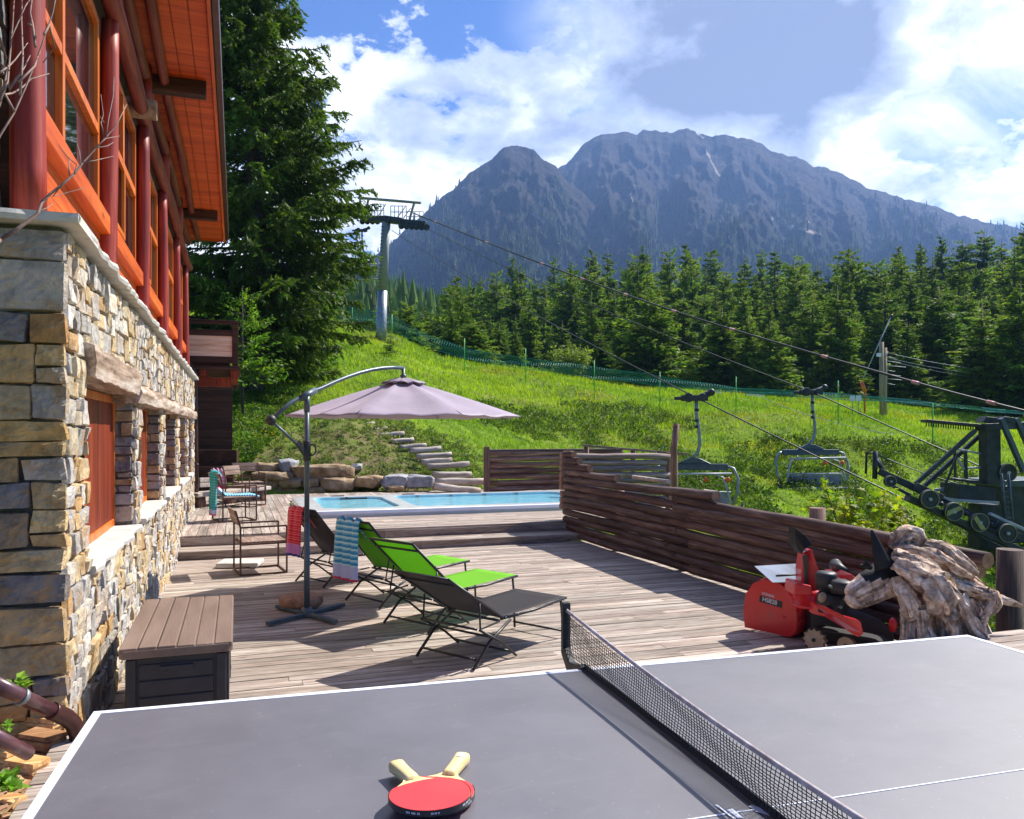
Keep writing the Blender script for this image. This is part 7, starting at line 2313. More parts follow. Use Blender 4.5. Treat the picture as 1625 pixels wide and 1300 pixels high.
m_lightg = M_noise('pale_grey_paint', [lin(150, 158, 162), lin(182, 188, 190)], 5, 3, .45, .1)
m_bluegrey = M_noise('blue_grey_paint', [lin(56, 70, 78), lin(82, 98, 106)], 5, 3, .42, .1)
m_orangep = M_noise('orange_plastic', [lin(220, 90, 20), lin(245, 130, 40)], 4, 2, .4)
m_seatpad = M_noise('grey_seat_shell', [lin(128, 132, 140), lin(158, 162, 168)], 5, 4, .5)
def make_lift_chair():
    """grip at the origin, seat faces -y, width along x"""
    c = thing('lift_chair', '', 'lift chair', (0, 0, 0), 'chairs of the chairlift')
    mb = MB(); mb.box((-.42, -.09, -.08), (.36, .09, .09)); mb.box((-.62, -.04, -.05), (-.40, .05, .05)); mb.tube([(.05, 0, .0), (.40, 0, .14)], .09, 10); mb.tube([(-.2, -.12, .02), (-.2, .12, .02)], .14, 12); mb.tube([(.2, -.12, .02), (.2, .12, .02)], .12, 12); mb.ball((.45, 0, .17), .11, 10, 8)
    mb.build('grip', m_steel_dark, c, .02)
    mb = MB(); mb.tube([(.02, 0, -.05), (.02, 0, -.45), (.10, 0, -1.0), (.12, 0, -1.35), (.05, 0, -1.62), (-.18, 0, -1.80)], .052, 12); mb.build('hanger', m_galv, c)
    mb = MB()
    for z in (-.30, -.62, -.80): mb.tube([(.03, -.01, z), (.03, .0, z - .08)], .066, 10)
    mb.build('hanger_collar', m_steel_dark, c)
    mb = MB(); mb.prism([(-.55, -.07, -1.93), (-.2, -.07, -1.76), (.1, -.07, -1.76), (.45, -.07, -1.93)], (0, .14, 0)); mb.box((-1.02, -.09, -2.12), (.92, .09, -1.93)); mb.build('cross_beam', m_bluegrey, c, .02)
    for s in (-1, 1):
        x0 = -1.08 if s < 0 else .98
        mb = MB(); mb.tube([(x0 * .9, 0, -2.0), (x0 + .10 * s, -.05, -2.06), (x0 + .22 * s, -.12, -2.35), (x0 + .20 * s, -.20, -2.75), (x0 + .06 * s, -.25, -3.12)], .04, 10); mb.build('side_frame', m_galv, c)
        mb = MB(); mb.tube([(x0 * .55, -.25, -2.24), (x0 * .80, -.32, -2.32), (x0 * .92, -.42, -2.7), (x0 + .02, -.45, -3.05)], .028, 8); mb.build('safety_bar_arm', m_lightg, c)
        mb = MB(); mb.tube([(x0 * .82, -.52, -3.18), (x0 + .28 * s, -.60, -3.16), (x0 + .34 * s, -.58, -3.02)], .03, 8); mb.build('armrest', m_steel_dark, c)
        for (xx, zz) in ((.30, -2.38), (.90, -2.38)) if s > 0 else ():
            mb = MB(); mb.ball((xx, -.33, zz), .07, 10, 8, sc_=(1.2, .6, 1.0), jit=.5, seed=xx); mb.build('handle_grip', m_orangep, c)
    mb = MB(); mb.tube([(-.95, -.34, -2.24), (1.02, -.34, -2.20)], .034, 8); mb.build('safety_bar', m_lightg, c)
    for k in range(4):
        x0 = -.95 + k * .475
        mb = MB(); mb.prism([(x0 + .008, -.30, -2.78), (x0 + .467, -.30, -2.78), (x0 + .467, -.22, -3.16), (x0 + .008, -.22, -3.16)], (0, .05, .0)); mb.build('backrest', m_seatpad, c, .015)
        mb = MB(); mb.box((x0 + .008, -.72, -3.22), (x0 + .467, -.24, -3.17)); mb.build('seat', m_seatpad, c, .015)
    mb = MB(); mb.tube([(-1.25, -.68, -3.24), (1.22, -.68, -3.22)], .035, 8); mb.tube([(-1.0, -.27, -2.74), (1.0, -.27, -2.74)], .028, 8); mb.build('seat_rail', m_lightg, c)
    return c
lc = make_lift_chair()
q = c2b + Vector((0, 0, -.02)); lc.location = q; lc.rotation_euler = (0, 0, -YAW + math.radians(4)); lc['label'] = 'right hanging chairlift chair with orange grips above the meadow'
l2 = copy_tree(lc); l2.location = P(1104, 632, 23.5); l2.rotation_euler = (0, 0, -YAW - math.radians(14)); l2['label'] = 'left hanging chairlift chair partly hidden by the log fence'
l3 = copy_tree(lc); l3.location = P(574, 366, 50.8); l3.rotation_euler = (0, 0, -YAW); l3['label'] = 'small distant chairlift chair half hidden by the larch beside the pylon'

# station structure at the right edge
st = thing('lift_station', 'dark grey steel chairlift station frame with sheaves at the right edge', 'lift station', P(1571, 880, 20))
SD = 20.0
def sp_(px, py, dd=0): return P(px, py, SD + dd)
def sbeam(name, a, b, w, h_, mat=m_steel_dark, up=(0, 0, 1), bev=.01):
    mb = MB(); mb.beam(sp_(*a), sp_(*b), w, h_, up=up); return mb.build(name, mat, st, bev)
mb = MB(); c0 = sp_(1571, 768); c1 = sp_(1570, 678); mb.beam(c0, c1, .36, .36, up=RT3); mb.build('column', m_steel_dark, st, .02)
sbeam('top_beam', (1556, 678, -.1), (1625 + 20, 674, .2), .35, .17, m_steel_dark)
for (x0, x1) in ((1560, 1588), (1588, 1616)):
    mb = MB(); mb.prism([sp_(x0, 670, -.15), sp_(x0 + 6, 661, -.15), sp_(x0 + 22, 663, -.15), sp_(x1 + 4, 672, -.15)], FW3 * .35); mb.build('hood', m_steel_dark, st, .01)
sbeam('walkway_arm', (1466, 668, .3), (1556, 676, .1), .5, .07, m_black)
mb = MB()
for k in range(22):
    x = 1470 + k * 3.9; q = sp_(x, 670.5 + k * .35, .1); mb.beam(q, q + Vector((0, 0, -.10)), .02, .02)
mb.build('walkway_grating', m_black, st)
sbeam('strut', (1453, 768, -.2), (1548, 683, -.2), .10, .10); sbeam('strut', (1466, 772, .3), (1556, 690, .3), .10, .10)
sbeam('strut', (1588, 664, -.4), (1624, 748, -.4), .14, .10, m_bluegrey); sbeam('strut', (1612, 664, -.1), (1650, 750, -.1), .14, .10, m_bluegrey)
sbeam('strut', (1500, 770, 0), (1520, 720, 0), .05, .05); sbeam('strut', (1532, 716, .1), (1533, 760, .1), .07, .07); sbeam('strut', (1515, 712, .1), (1516, 758, .1), .05, .05); sbeam('strut', (1514, 712, .1), (1556, 720, .1), .05, .05, m_lightg); sbeam('strut', (1532, 743, .1), (1560, 742, .1), .05, .05, m_lightg); sbeam('strut', (1516, 722, .1), (1530, 745, .1), .05, .05, m_lightg)
sbeam('tray', (1510, 760, .3), (1555, 765, .1), .45, .06, m_steel_dark)
sbeam('small_beam', (1483, 778, .2), (1530, 772, .2), .05, .08, m_lightg)
mb = MB(); mb.prism([sp_(1523, 768, -.5), sp_(1582, 775, -.8), sp_(1582, 797, -.8), sp_(1521, 793, -.5)], FW3 * .9); mb.build('gear_box', m_steel_dark, st, .02)
mb = MB(); mb.prism([sp_(1520, 792, -.55), sp_(1586, 796, -.85), sp_(1586, 800, -.85), sp_(1520, 796, -.55)], FW3 * .9); mb.build('gear_box_flange', m_lightg, st)
sbeam('lower_column', (1562, 800, -.2), (1562, 870, -.2), .55, .5, m_steel_dark, up=tuple(RT3))
mb = MB(); mb.prism([sp_(1590, 768, .5), sp_(1660, 764, .5), sp_(1660, 862, .5), sp_(1594, 862, .5)], FW3 * 1.2); mb.build('motor_room', m_steel_dark, st, .02)
mb = MB(); mb.prism([sp_(1586, 764, .3), sp_(1664, 760, .3), sp_(1664, 772, .3), sp_(1588, 773, .3)], FW3 * 1.6); mb.build('motor_room_roof', m_bluegrey, st, .01)
# ladder
mb = MB()
for dx in (0, 11): mb.tube([sp_(1589 + dx, 752, -.9), sp_(1596 + dx, 824, -.9)], .03, 6)
for k in range(8): mb.tube([sp_(1590 + k * .8, 764 + k * 8.3, -.9), sp_(1601 + k * .8, 764 + k * 8.3, -.9)], .02, 6)
mb.build('ladder', m_bluegrey, st)
# big wheel behind the ladder
m_rim = M_noise('worn_rubber_rim', [lin(120, 112, 84), lin(160, 150, 116)], 6, 4, .7)
def wheel(px, py, rpx, dd, guard):
    q = sp_(px, py, dd - .38); R_ = rpx * (SD + dd) / FOC
    dirn = FW3
    mb = MB(); mb.tube([q - dirn * .05, q + dirn * .05], R_, 28); w = mb.build('sheave', m_steel_dark, st, .008)
    mb = MB(); mb.tube([q - dirn * .062 + (RT3 * math.cos(a) + Vector((0, 0, 1)) * math.sin(a)) * R_ * .95 for a in np.linspace(0, 2 * math.pi, 33)], R_ * .055, 6, cap=False); mb.build('rim', m_rim, w)
    mb = MB(); mb.tube([q - dirn * .10, q], R_ * .18, 10); mb.build('hub', m_lightg, w)
    if guard:
        a0 = guard; e = (RT3 * math.cos(a0) + Vector((0, 0, 1)) * math.sin(a0)); g = (RT3 * -math.sin(a0) + Vector((0, 0, 1)) * math.cos(a0))
        mb = MB(); mb.prism([q - dirn * .085 - e * R_ * .9 - g * R_ * .15, q - dirn * .085 - e * R_ * .7 + g * R_ * .35, q - dirn * .085 + e * R_ * .75 + g * R_ * .42, q - dirn * .085 + e * R_ * .85 - g * R_ * .02], dirn * .02); mb.build('guard', m_guard, w)
m_guard = M_noise('faded_yellow_guard', [lin(150, 150, 84), lin(176, 176, 108)], 5, 4, .6)
wheel(1598, 750, 14, .2, 0)
for (px, py, g) in ((1474, 792, 0), (1512, 812, .35), (1553, 829, 2.1), (1597, 846, 0)): wheel(px, py, 14.5, -.9, g)
wheel(1412, 764, 9, -.6, 0)
# sheave train beams
for (a, b, w_, h_, m_) in (((1395, 748, -.6), (1660, 872, -1.0), .12, .16, m_steel_dark), ((1440, 790, -1.0), (1660, 893, -1.2), .35, .14, m_steel_dark), ((1452, 772, -1.0), (1495, 792, -1.05), .10, .20, m_steel_dark), ((1468, 775, -.95), (1520, 800, -.95), .08, .05, m_lightg), ((1570, 815, -1.0), (1650, 852, -1.0), .10, .07, m_lightg), ((1578, 830, -1.1), (1612, 846, -1.1), .10, .22, m_steel_dark), ((1405, 765, -.7), (1445, 786, -.9), .25, .08, m_black)):
    sbeam('sheave_beam', a, b, w_, h_, m_)
mb = MB()
for (px, py) in ((1494, 800), (1533, 815), (1573, 832)): mb = MB(); mb.ball(sp_(px, py, -1.25), .06, 10, 6); mb.build('pivot', m_steel_dark, st)
mb = MB(); mb.tube([sp_(1387, 760, -.5), sp_(1388, 718, -.5), sp_(1375, 719, -.5), sp_(1374, 752, -.5)], .03, 6); mb.tube([sp_(1389, 728, -.5), sp_(1405, 752, -.5)], .05, 6); mb.tube([sp_(1394, 728, -.4), sp_(1408, 755, -.4)], .03, 6); mb.tube([sp_(1388, 760, -.5), sp_(1389, 716, -.5)], .06, 8); mb.build('angle_post', m_steel_dark, st)
mb = MB(); mb.prism([sp_(1402, 752, -.65), sp_(1410, 756, -.65), sp_(1416, 768, -.65), sp_(1404, 764, -.65)], FW3 * .03); mb.build('guard', m_guard, st)
# light blue mark on the top beam
mb = MB()
q = sp_(1596, 677, -.45); mb.tube([q + (RT3 * math.cos(a) + Vector((0, 0, 1)) * math.sin(a)) * .045 for a in np.linspace(0, 6.283, 17)], .008, 5); mb.build('emblem', m_white, st)

# utility pole, snow lance and signs at the forest edge
q = P(1400, 632, 44); q.z = th(q.x, q.y) - .2
up_ = thing('utility_pole', 'double wooden utility pole with a meter box at the forest edge', 'utility pole', q)
m_palewood = M_wood('pale_pole_wood', (lin(110, 96, 76), lin(160, 144, 116), lin(190, 176, 150)), 'Z', .4, .8)
for (x, yt) in ((1399, 543), (1404, 552)):
    a = P(x, 634, 44); mb = MB(); mb.tube([(a.x, a.y, q.z), tuple(P(x, yt, 44))], .12, 12); mb.build('mast', m_palewood, up_)
mb = MB(); mb.box((0, 0, 0), (.25, .1, .2), Matrix.Translation(P(1393, 566, 43.8))); mb.build('meter_box', m_white, up_)
mb = MB()
for k in range(7): a = P(1406, 566 + k * 7, 43.9); mb.tube([a, a + RT3 * (.5 + .3 * (k % 3)) + Vector((0, 0, -.1))], .015, 5)
mb.tube([P(1404, 572, 43.9), P(1409, 558, 43.9)], .03, 6)
mb.build('bracket', m_lightg, up_)
for i, (a, b) in enumerate((((1408, 568, 44), (1680, 598, 60)), ((1408, 572, 44), (1680, 606, 60)), ((1408, 560, 44), (1680, 590, 60)))):
    cable(P(*a), P(*b), .4, .014, ['middle wire', 'lowest wire', 'upper wire'][i] + ' running right from the wooden utility pole', m_galv, 16)
q = P(1372, 636, 43); q.z = th(q.x, q.y)
ln = thing('snow_lance', 'slanting snow making lance leaning beside the utility pole', 'snow lance', q)
mb = MB(); mb.tube([P(1370, 600, 43), P(1414, 503, 43)], .028, 8); mb.build('lance', m_lightg, ln)
mb = MB(); mb.tube([q, P(1372, 612, 43)], .05, 8); mb.tube([P(1367, 606, 43), P(1373, 622, 43)], .10, 8); mb.build('lance_foot', m_orangep, ln)
mb = MB(); mb.ball(P(1415, 502, 43), .10, 8, 6); mb.build('nozzle', m_steel_dark, ln)
for i, px in enumerate((1353, 1363)):
    a = P(px, 632, 41); mb = MB(); mb.box((-.13, 0, -.14), (.13, .02, .14), Matrix.Translation(a) @ Matrix.Rotation(-YAW, 4, 'Z'))
    s_ = tag(mb.build('sign_board', m_white), ['left one of two small white signs on the net in front of the forest', 'right one of two small white signs on the net in front of the forest'][i], 'sign')
    mb = MB(); mb.tube([(a.x, a.y + .03, th(a.x, a.y) - .1), (a.x, a.y + .03, a.z + .14)], .02, 6); mb.build('post', m_galv, s_)
    pass
# pale marker boards lying along the net
for i, (x0, x1, y) in enumerate(((1121, 1144, 619), (1184, 1213, 621), (1248, 1276, 623))):
    a = P(x0, y, 52); b = P(x1, y + 1, 52); a.z = th(a.x, a.y) + .12; b.z = th(b.x, b.y) + .12
    mb = MB(); mb.beam(a, b, .2, .16); tag(mb.build('board', m_white), ['left', 'middle', 'right'][i] + ' one of three pale boards lying along the foot of the net', 'board', 'pale boards by the net')

# ---------------------------------------------------------------- green safety net on poles
m_netg = M_noise('turquoise_netting', [(0.02, 0.22, 0.15), (0.04, 0.34, 0.22)], 1.2, 2, .6)
m_poleg = M_noise('green_plastic_pole', [(0.04, 0.42, 0.05), (0.08, 0.55, 0.08)], 3, 2, .5)
poles = [(532, 487, 525, 54), (559, 480, 530, 53), (622, 499, 548, 50), (737, 537, 584, 47), (834, 553, 603, 45.5), (943, 572, 620, 43), (1047, 590, 634, 40.5), (1168, 598, 656, 38), (1330, 604, 668, 35), (1480, 640, 708, 32), (1690, 650, 740, 29)]
names = ['behind the larch tip', 'left of the lift pylon', 'just right of the lift pylon', 'above the umbrella', 'above the right rim of the umbrella', 'above the end of the pool', 'above the left chairlift chair', 'between the two chairlift chairs', 'right of the right chairlift chair', 'in front of the station walkway', 'beyond the right edge']
for i, (px, yt, yb, d) in enumerate(poles[:-1]):
    if i == 0: continue
    b = P(px, yb, d); b.z = min(b.z, th(b.x, b.y)) - .1
    t_ = P(px, yt, d); mb = MB(); mb.tube([b, t_], .024, 8); o = mb.build('net_pole', m_poleg)
    tag(o, 'green plastic net pole ' + names[i], 'net pole', 'green poles of the safety net')
    if i in (6, 8): mb = MB(); mb.tube([t_ - Vector((0, 0, .35)), t_ - Vector((0, 0, .2))], .04, 8); mb.build('collar', m_guard, o)
netl = [(528, 484, 500, 54), (545, 487, 503, 54), (559, 489, 507, 53.4), (590, 495, 514, 52), (622, 503, 521, 50.5), (650, 517, 537, 50), (690, 537, 555, 49.5), (737, 552, 568, 49), (760, 557, 573, 50), (800, 564, 581, 51), (834, 568, 585, 51), (880, 574, 590, 51), (943, 582, 600, 50), (1000, 590, 606, 49), (1047, 597, 612, 48), (1100, 606, 618, 48), (1168, 615, 622, 50), (1240, 620, 627, 50), (1300, 622, 632, 46), (1330, 625, 634, 44), (1400, 630, 637, 42), (1480, 639, 644, 38), (1560, 647, 652, 34), (1660, 656, 661, 31)]
def netting():
    px = np.array([n_[0] for n_ in netl], float)
    V = []; F = []
    def strand_(a, b, r=.012):
        v = camdir(700, HOR)
        a = Vector(a); b = Vector(b); d = (b - a).normalized(); s = d.cross(FW3)
        if s.length < .1: s = Vector((0, 0, 1))
        s = s.normalized() * r; f = FW3 * r
        b0 = len(V)
        V.extend([a - s, a + s, a + f, b - s, b + s, b + f])
        F.extend([(b0, b0 + 1, b0 + 4, b0 + 3), (b0 + 1, b0 + 2, b0 + 5, b0 + 4), (b0 + 2, b0, b0 + 3, b0 + 5)])
    xs = []; x = 528.0
    while x < 1660: xs.append(x); x += .16 * FOC / np.interp(x, px, [n_[3] for n_ in netl])
    nr = 9
    G_ = []
    for x in xs:
        yt = np.interp(x, px, [n_[1] for n_ in netl]); yb = np.interp(x, px, [n_[2] for n_ in netl]); d = np.interp(x, px, [n_[3] for n_ in netl])
        G_.append([P(x + 1.2 * math.sin(k * 1.3 + x * .1), yt + (yb - yt) * k / (nr - 1) + .6 * math.sin(x * .06 + k), d + .25 * math.sin(k * .8 + x * .03)) for k in range(nr)])
    for i in range(len(G_) - 1):
        for k in range(nr):
            strand_(G_[i][k], G_[i + 1][k], .016 if k in (0, nr - 1) else .009)
        for k in range(nr - 1): strand_(G_[i][k], G_[i][k + 1], .009)
    o = np_mesh('safety_net', [tuple(v) for v in V], F, m_netg, 4)
    tag(o, 'long turquoise green safety net crossing the top of the meadow', 'safety net')
netting()

# ---------------------------------------------------------------- maple behind the fence
m_maple = M_leaf('young_maple_leaves', (0.16, 0.24, 0.02), (0.42, 0.42, 0.03), trans=.5, vscale=3)
def maple(base, H, R, n, seed, label, parent_name='maple_sapling'):
    root = thing(parent_name, label, 'shrub', base, 'young maples behind the fence')
    rs = np.random.RandomState(seed); V = []; F = []; C_ = []
    star = [(0, -1), (.25, -.35), (.95, -.55), (.5, .05), (.95, .5), (.35, .4), (0, 1.1), (-.35, .4), (-.95, .5), (-.5, .05), (-.95, -.55), (-.25, -.35)]
    b = MB(); tips = []
    for k in range(11):
        a = rs.rand() * 6.28; e = Vector((math.cos(a) * R * rs.uniform(.3, 1), math.sin(a) * R * rs.uniform(.3, 1), H * rs.uniform(.68, 1.04)))
        p0 = Vector(base); m_ = p0 + Vector((e.x * .35, e.y * .35, e.z * .55)); b.tube([p0, m_, p0 + e], [.018, .012, .004], 5, cap=False); tips.append((m_ - p0, e))
    for i in range(n):
        m_, e = tips[rs.randint(len(tips))]; s = rs.rand() ** .6
        c = m_.lerp(e, s) + Vector(rs.normal(0, .13, 3)) * R
        nrm = Vector(rs.normal(0, .6, 3)) + Vector((0, 0, 1.0)); nrm.normalize(); x = nrm.orthogonal().normalized(); x.rotate(Matrix.Rotation(rs.rand() * 6.28, 3, nrm)) ; y = nrm.cross(x)
        L_ = .055 * rs.uniform(.55, 1.2); b0 = len(V); V.append(tuple(c))
        for (u, w) in star: V.append(tuple(c + x * u * L_ + y * w * L_ - nrm * L_ * .25 * abs(u)))
        br = rs.uniform(.6, 1.25); yl = rs.uniform(.7, 1.3)
        for k in range(12): F.append((b0, b0 + 1 + k, b0 + 1 + (k + 1) % 12)); C_.append((br * yl, br, br * .7))
    np_mesh('foliage', V, F, m_maple, 3, np.array(C_), parent=root)
    b.build('stem', m_bark, root)
q = P(1385, 850, 9.5); maple((q.x, q.y, -1.35), zy(9.5, 742) + 1.35, .55, 1500, 3, 'yellow green young maple rising behind the long log fence')
q = P(1325, 850, 9.3); maple((q.x, q.y, -1.3), zy(9.3, 800) + 1.3, .30, 380, 4, 'small yellow maple sapling beside the squat post')
# the horse's and deck's right hand surroundings
def shrubs_near():
    rs = np.random.RandomState(31); X, Y, Z, R_ = [], [], [], []
    for k in range(420):
        px = rs.uniform(1190, 1700); d = rs.uniform(9.5, 18); v = camdir(px, HOR) * d
        if v.x < 6.3: continue
        X.append(v.x); Y.append(v.y); Z.append(th(v.x, v.y)); R_.append(rs.uniform(.2, .5))
    leaf_cloud('undergrowth', 'leafy plants growing low behind the long log fence', 'undergrowth', np.array(X), np.array(Y), np.array(Z), np.array(R_), 60, .035, m_shrubleaf, rs)
shrubs_near()

# ---------------------------------------------------------------- cut wood, pipes and twigs by the terrace
m_cut = M_wood('fresh_cut_boards', (lin(150, 92, 48), lin(206, 152, 92), lin(236, 200, 144)), 'X', 1.2, .7, fine=60)
m_cut2 = M_wood('weathered_offcuts', (lin(110, 74, 48), lin(160, 116, 78), lin(200, 160, 116)), 'X', 1.2, .75, fine=60)
def block(px0, py0, px1, py1, z0, z1, depth, label, mat, dark_gap=True, rot=0.0):
    a = G(px0, py0, z0); b = G(px1, py1, z0)
    mb = MB(); d = (b - a); d.z = 0; L = d.length; x = d.normalized(); y = Vector((-x.y, x.x, 0))
    n_ = max(2, int((z1 - z0) / .022)); h_ = (z1 - z0) / n_
    rs = random.Random(int(px0 * 7 + py0))
    for k in range(n_):
        o = a + y * rs.uniform(-.006, .006) + x * rs.uniform(-.012, .012)
        M = basis((o.x, o.y, z0 + k * h_), x); mb.box((0, 0, .001), (L, depth, h_ - .001), M)
    o = mb.build('wood_block', mat, None, .002)
    tag(o, label, 'wood block', 'cut wood beside the terrace'); return o
zs = .37
block(28, 1162, 82, 1167, zs, zs + .075, .085, 'stacked board offcuts with a pale sawn top, nearest the pipe elbow', m_cut)
block(26, 1188, 78, 1196, zs - .02, zs + .05, .10, 'brown board stack just below the pale topped stack', m_cut2)
block(8, 1233, 54, 1241, zs - .02, zs + .055, .09, 'bright board stack in sunlight at the left picture edge', m_cut)
block(-8, 1262, 44, 1270, zs - .03, zs + .01, .09, 'thin plank stack half covered by leaves at the left edge', m_cut2)
block(-6, 1292, 22, 1297, zs - .03, zs + .03, .07, 'lowest wood offcut in the bottom left corner', m_cut)
block(4, 1158, 27, 1164, zs, zs + .09, .07, 'rough square block under the upper pipe', m_cut2)
block(-14, 1220, 6, 1224, zs, zs + .08, .06, 'upright block end left of the bright board stack', m_cut)
def chips():
    rs = np.random.RandomState(6); V = []; F = []; C_ = []
    for k in range(1500):
        px = rs.uniform(-60, 118); py = rs.uniform(1120, 1330); q = G(px, py, .34)
        if q.x > WX - .02 or q.y > 4.45: continue
        z = .335 + .05 * math.sin(q.x * 5 + q.y * 3) * math.sin(q.y * 4) + rs.uniform(0, .05)
        a = rs.rand() * 6.28; L_ = rs.uniform(.012, .045); w = rs.uniform(.006, .02); t_ = rs.uniform(-.5, .5)
        x = Vector((math.cos(a), math.sin(a), t_)) * L_; y = Vector((-math.sin(a), math.cos(a), rs.uniform(-.4, .4))) * w; c = Vector((q.x, q.y, z)); b0 = len(V)
        up = Vector((0, 0, .006))
        for p in (c - x - y, c + x - y, c + x + y, c - x + y): V.append(tuple(p)); 
        for p in (c - x - y, c + x - y, c + x + y, c - x + y): V.append(tuple(p - up))
        br = rs.uniform(.6, 1.15)
        for f in ((0, 1, 2, 3), (7, 6, 5, 4), (0, 4, 5, 1), (1, 5, 6, 2), (2, 6, 7, 3), (3, 7, 4, 0)): F.append(tuple(b0 + i for i in f)); C_.append((br, br * rs.uniform(.8, 1.0), br * .9))
    m, t, bs = newmat('bark_chips'); vc = t.add('ShaderNodeVertexColor', layer_name='tint'); t.set(bs, 'Base Color', t.mix(1.0, vc.outputs[0], (0.50, 0.33, 0.17), 'MULTIPLY')); bs.inputs['Roughness'].default_value = .9
    o = np_mesh('bark_chips', V, F, m, 4, np.array(C_)); tag(o, 'bark and wood chips scattered on the soil by the chalet', 'wood chips', kind='stuff')
chips()
m_pipe = M_noise('purple_brown_pipe', [lin(74, 44, 48), lin(104, 66, 72)], 6, 4, .3, coat=.3)
pa = thing('drain_pipe', 'upper brown drain pipe with a metal clamp ending in an elbow', 'pipe', onY(40, 1110, 3.9))
def py3(px, py, d): return P(px, py, d)
pts = [py3(-20, 1080, 3.35), py3(30, 1104, 3.5), py3(84, 1129, 3.66), py3(104, 1138, 3.74), py3(116, 1148, 3.78), py3(122, 1162, 3.8), py3(124, 1172, 3.8)]
mb = MB(); mb.tube(pts[:3], .034, 14); mb.build('pipe_run', m_pipe, pa); mb = MB(); mb.tube([pts[2].lerp(pts[1], .05), pts[2], pts[3], pts[4], pts[5], pts[6]], [.040, .040, .040, .038, .037, .037], 14); mb.build('elbow', m_copper, pa)
mb = MB(); a = pts[1].lerp(pts[2], .03); b = pts[1].lerp(pts[2], .13); mb.tube([a, b], .038, 14); mb.build('clamp', m_galv, pa)
mb = MB(); mb.tube([py3(-30, 1158, 3.0), py3(14, 1180, 3.12), py3(45, 1196, 3.22)], .028, 14); tag(mb.build('drain_pipe', m_pipe), 'short lower brown pipe lying between the board stacks', 'pipe')
m_weed = M_leaf('fresh_weed_leaves', (0.14, 0.32, 0.03), (0.30, 0.48, 0.06), trans=.4, vscale=9)
def weed(px, py, d, r, n, seed, label):
    c = P(px, py, d); rs = np.random.RandomState(seed); V = []; F = []; C_ = []
    for k in range(n):
        a = rs.rand() * 6.28; e = rs.uniform(.1, 1.2); dr = Vector((math.cos(a) * math.cos(e), math.sin(a) * math.cos(e), math.sin(e))); L_ = r * rs.uniform(.5, 1.1); w = dr.cross(Vector((0, 0, 1))).normalized() * L_ * .26
        b0 = len(V); p0 = Vector(rs.normal(0, r * .15, 3)); 
        for p in (p0, p0 + dr * L_ * .5 + w, p0 + dr * L_ - Vector((0, 0, L_ * .25)), p0 + dr * L_ * .5 - w): V.append(tuple(p))
        F.append((b0, b0 + 1, b0 + 2, b0 + 3)); br = rs.uniform(.6, 1.2); C_.append((br, br, br))
    o = np_mesh('weed', V, F, m_weed, 4, np.array(C_)); o.location = c; tag(o, label, 'weed', 'weeds by the chalet corner')
weed(28, 1092, 3.62, .075, 26, 1, 'fresh green weed growing above the upper pipe'); weed(8, 1245, 2.9, .085, 30, 2, 'leafy green weed at the left edge between the board stacks'); weed(20, 1252, 2.75, .06, 20, 3, 'small weed beside the bright board stack'); weed(10, 1156, 3.2, .05, 16, 5, 'tiny weed between the two pipes')

# bare shrub in front of the chalet corner
m_twig = M_noise('bare_twig_bark', [lin(96, 70, 62), lin(150, 122, 110)], 20, 4, .7)
sh = thing('bare_shrub', 'leafless shrub with thin branches crossing the chalet corner', 'shrub', (-1.35, 2.3, .2))
def twig(pts, r0, r1, d0=2.35, d1=2.7):
    n = len(pts); mb.tube([P(x, y, d0 + (d1 - d0) * i / max(1, n - 1)) for i, (x, y) in enumerate(pts)], [r0 + (r1 - r0) * i / max(1, n - 1) for i in range(n)], 7)
mb = MB()
mb.tube([(-1.45, 2.2, .15), P(-190, 800, 2.2), P(-110, 500, 2.2), P(-30, 400, 2.25), P(0, 381, 2.35)], [.02, .016, .012, .008, .0065], 8)
twig([(0, 381), (30, 362), (60, 340), (66, 322), (80, 308), (100, 292), (118, 276), (130, 260), (150, 238), (168, 218), (184, 200), (201, 166)], .0062, .0015, 2.35, 2.75)
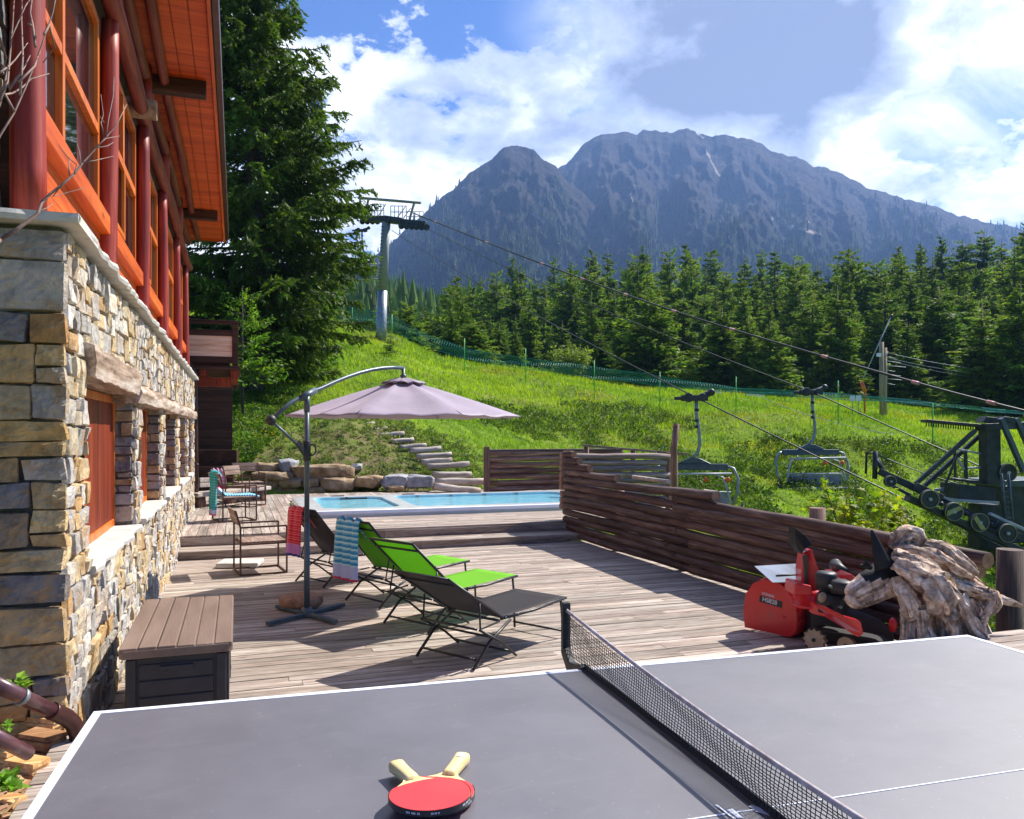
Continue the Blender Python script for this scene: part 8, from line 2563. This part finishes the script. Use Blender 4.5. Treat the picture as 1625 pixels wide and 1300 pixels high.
for p in ([(63, 335), (75, 330), (87, 321)], [(118, 276), (122, 262), (108, 250), (100, 240), (93, 230)], [(110, 278), (109, 260), (114, 248)], [(132, 258), (150, 255), (180, 248)], [(100, 291), (84, 312), (136, 298)], [(128, 262), (126, 240), (122, 228)], [(150, 236), (168, 220), (190, 216)], [(166, 219), (160, 195), (164, 182), (160, 150)], [(168, 218), (172, 190), (180, 150), (181, 122)], [(165, 195), (157, 183)], [(152, 235), (170, 232), (180, 226)]): twig(p, .0022, .001, 2.5, 2.62)
for p in ([(-60, 330), (0, 215), (22, 180), (40, 140), (60, 90), (84, 20), (95, -40)], [(-60, 300), (0, 165), (14, 100), (20, 40), (24, -30)], [(0, 160), (12, 130), (18, 60), (40, 10), (60, -20)], [(32, 150), (36, 90), (34, 30), (36, -20)], [(30, 130), (55, 105), (60, 90), (64, 82)], [(16, 140), (28, 122), (38, 108), (48, 88)], [(0, 115), (14, 105), (24, 95), (44, 68)], [(22, 176), (8, 150), (20, 148), (34, 140), (50, 125), (78, 117)], [(56, 74), (52, 40), (48, 20), (52, -10)], [(46, 38), (52, 42), (58, 60)], [(0, 62), (10, 92), (4, 110)], [(70, 55), (78, 40), (87, 75), (68, 100)], [(0, 100), (10, 110), (16, 150)]): twig(p, .004, .0014, 2.3, 2.6)
mb.build('branch', m_twig, sh)
# ---------------------------------------------------------------- mountain air
def haze():
    m = bpy.data.materials.new('mountain_air'); m.use_nodes = True
    t = NT(m.node_tree)
    for n_ in list(t.n): t.n.remove(n_)
    o = t.add('ShaderNodeOutputMaterial')
    v = t.add('ShaderNodeVolumePrincipled')
    v.inputs['Color'].default_value = (0.30, 0.52, 1.0, 1)
    v.inputs['Density'].default_value = 0.00018
    v.inputs['Anisotropy'].default_value = 0.2
    t.nt.links.new(v.outputs[0], o.inputs['Volume'])
    b = MB()
    b.box((-1650, -1500, -8), (3300, 3000, 930))
    ob = b.build('haze', m)
    tag(ob, 'thin blue mountain air between the deck and the peaks', 'haze', kind='stuff')


haze()
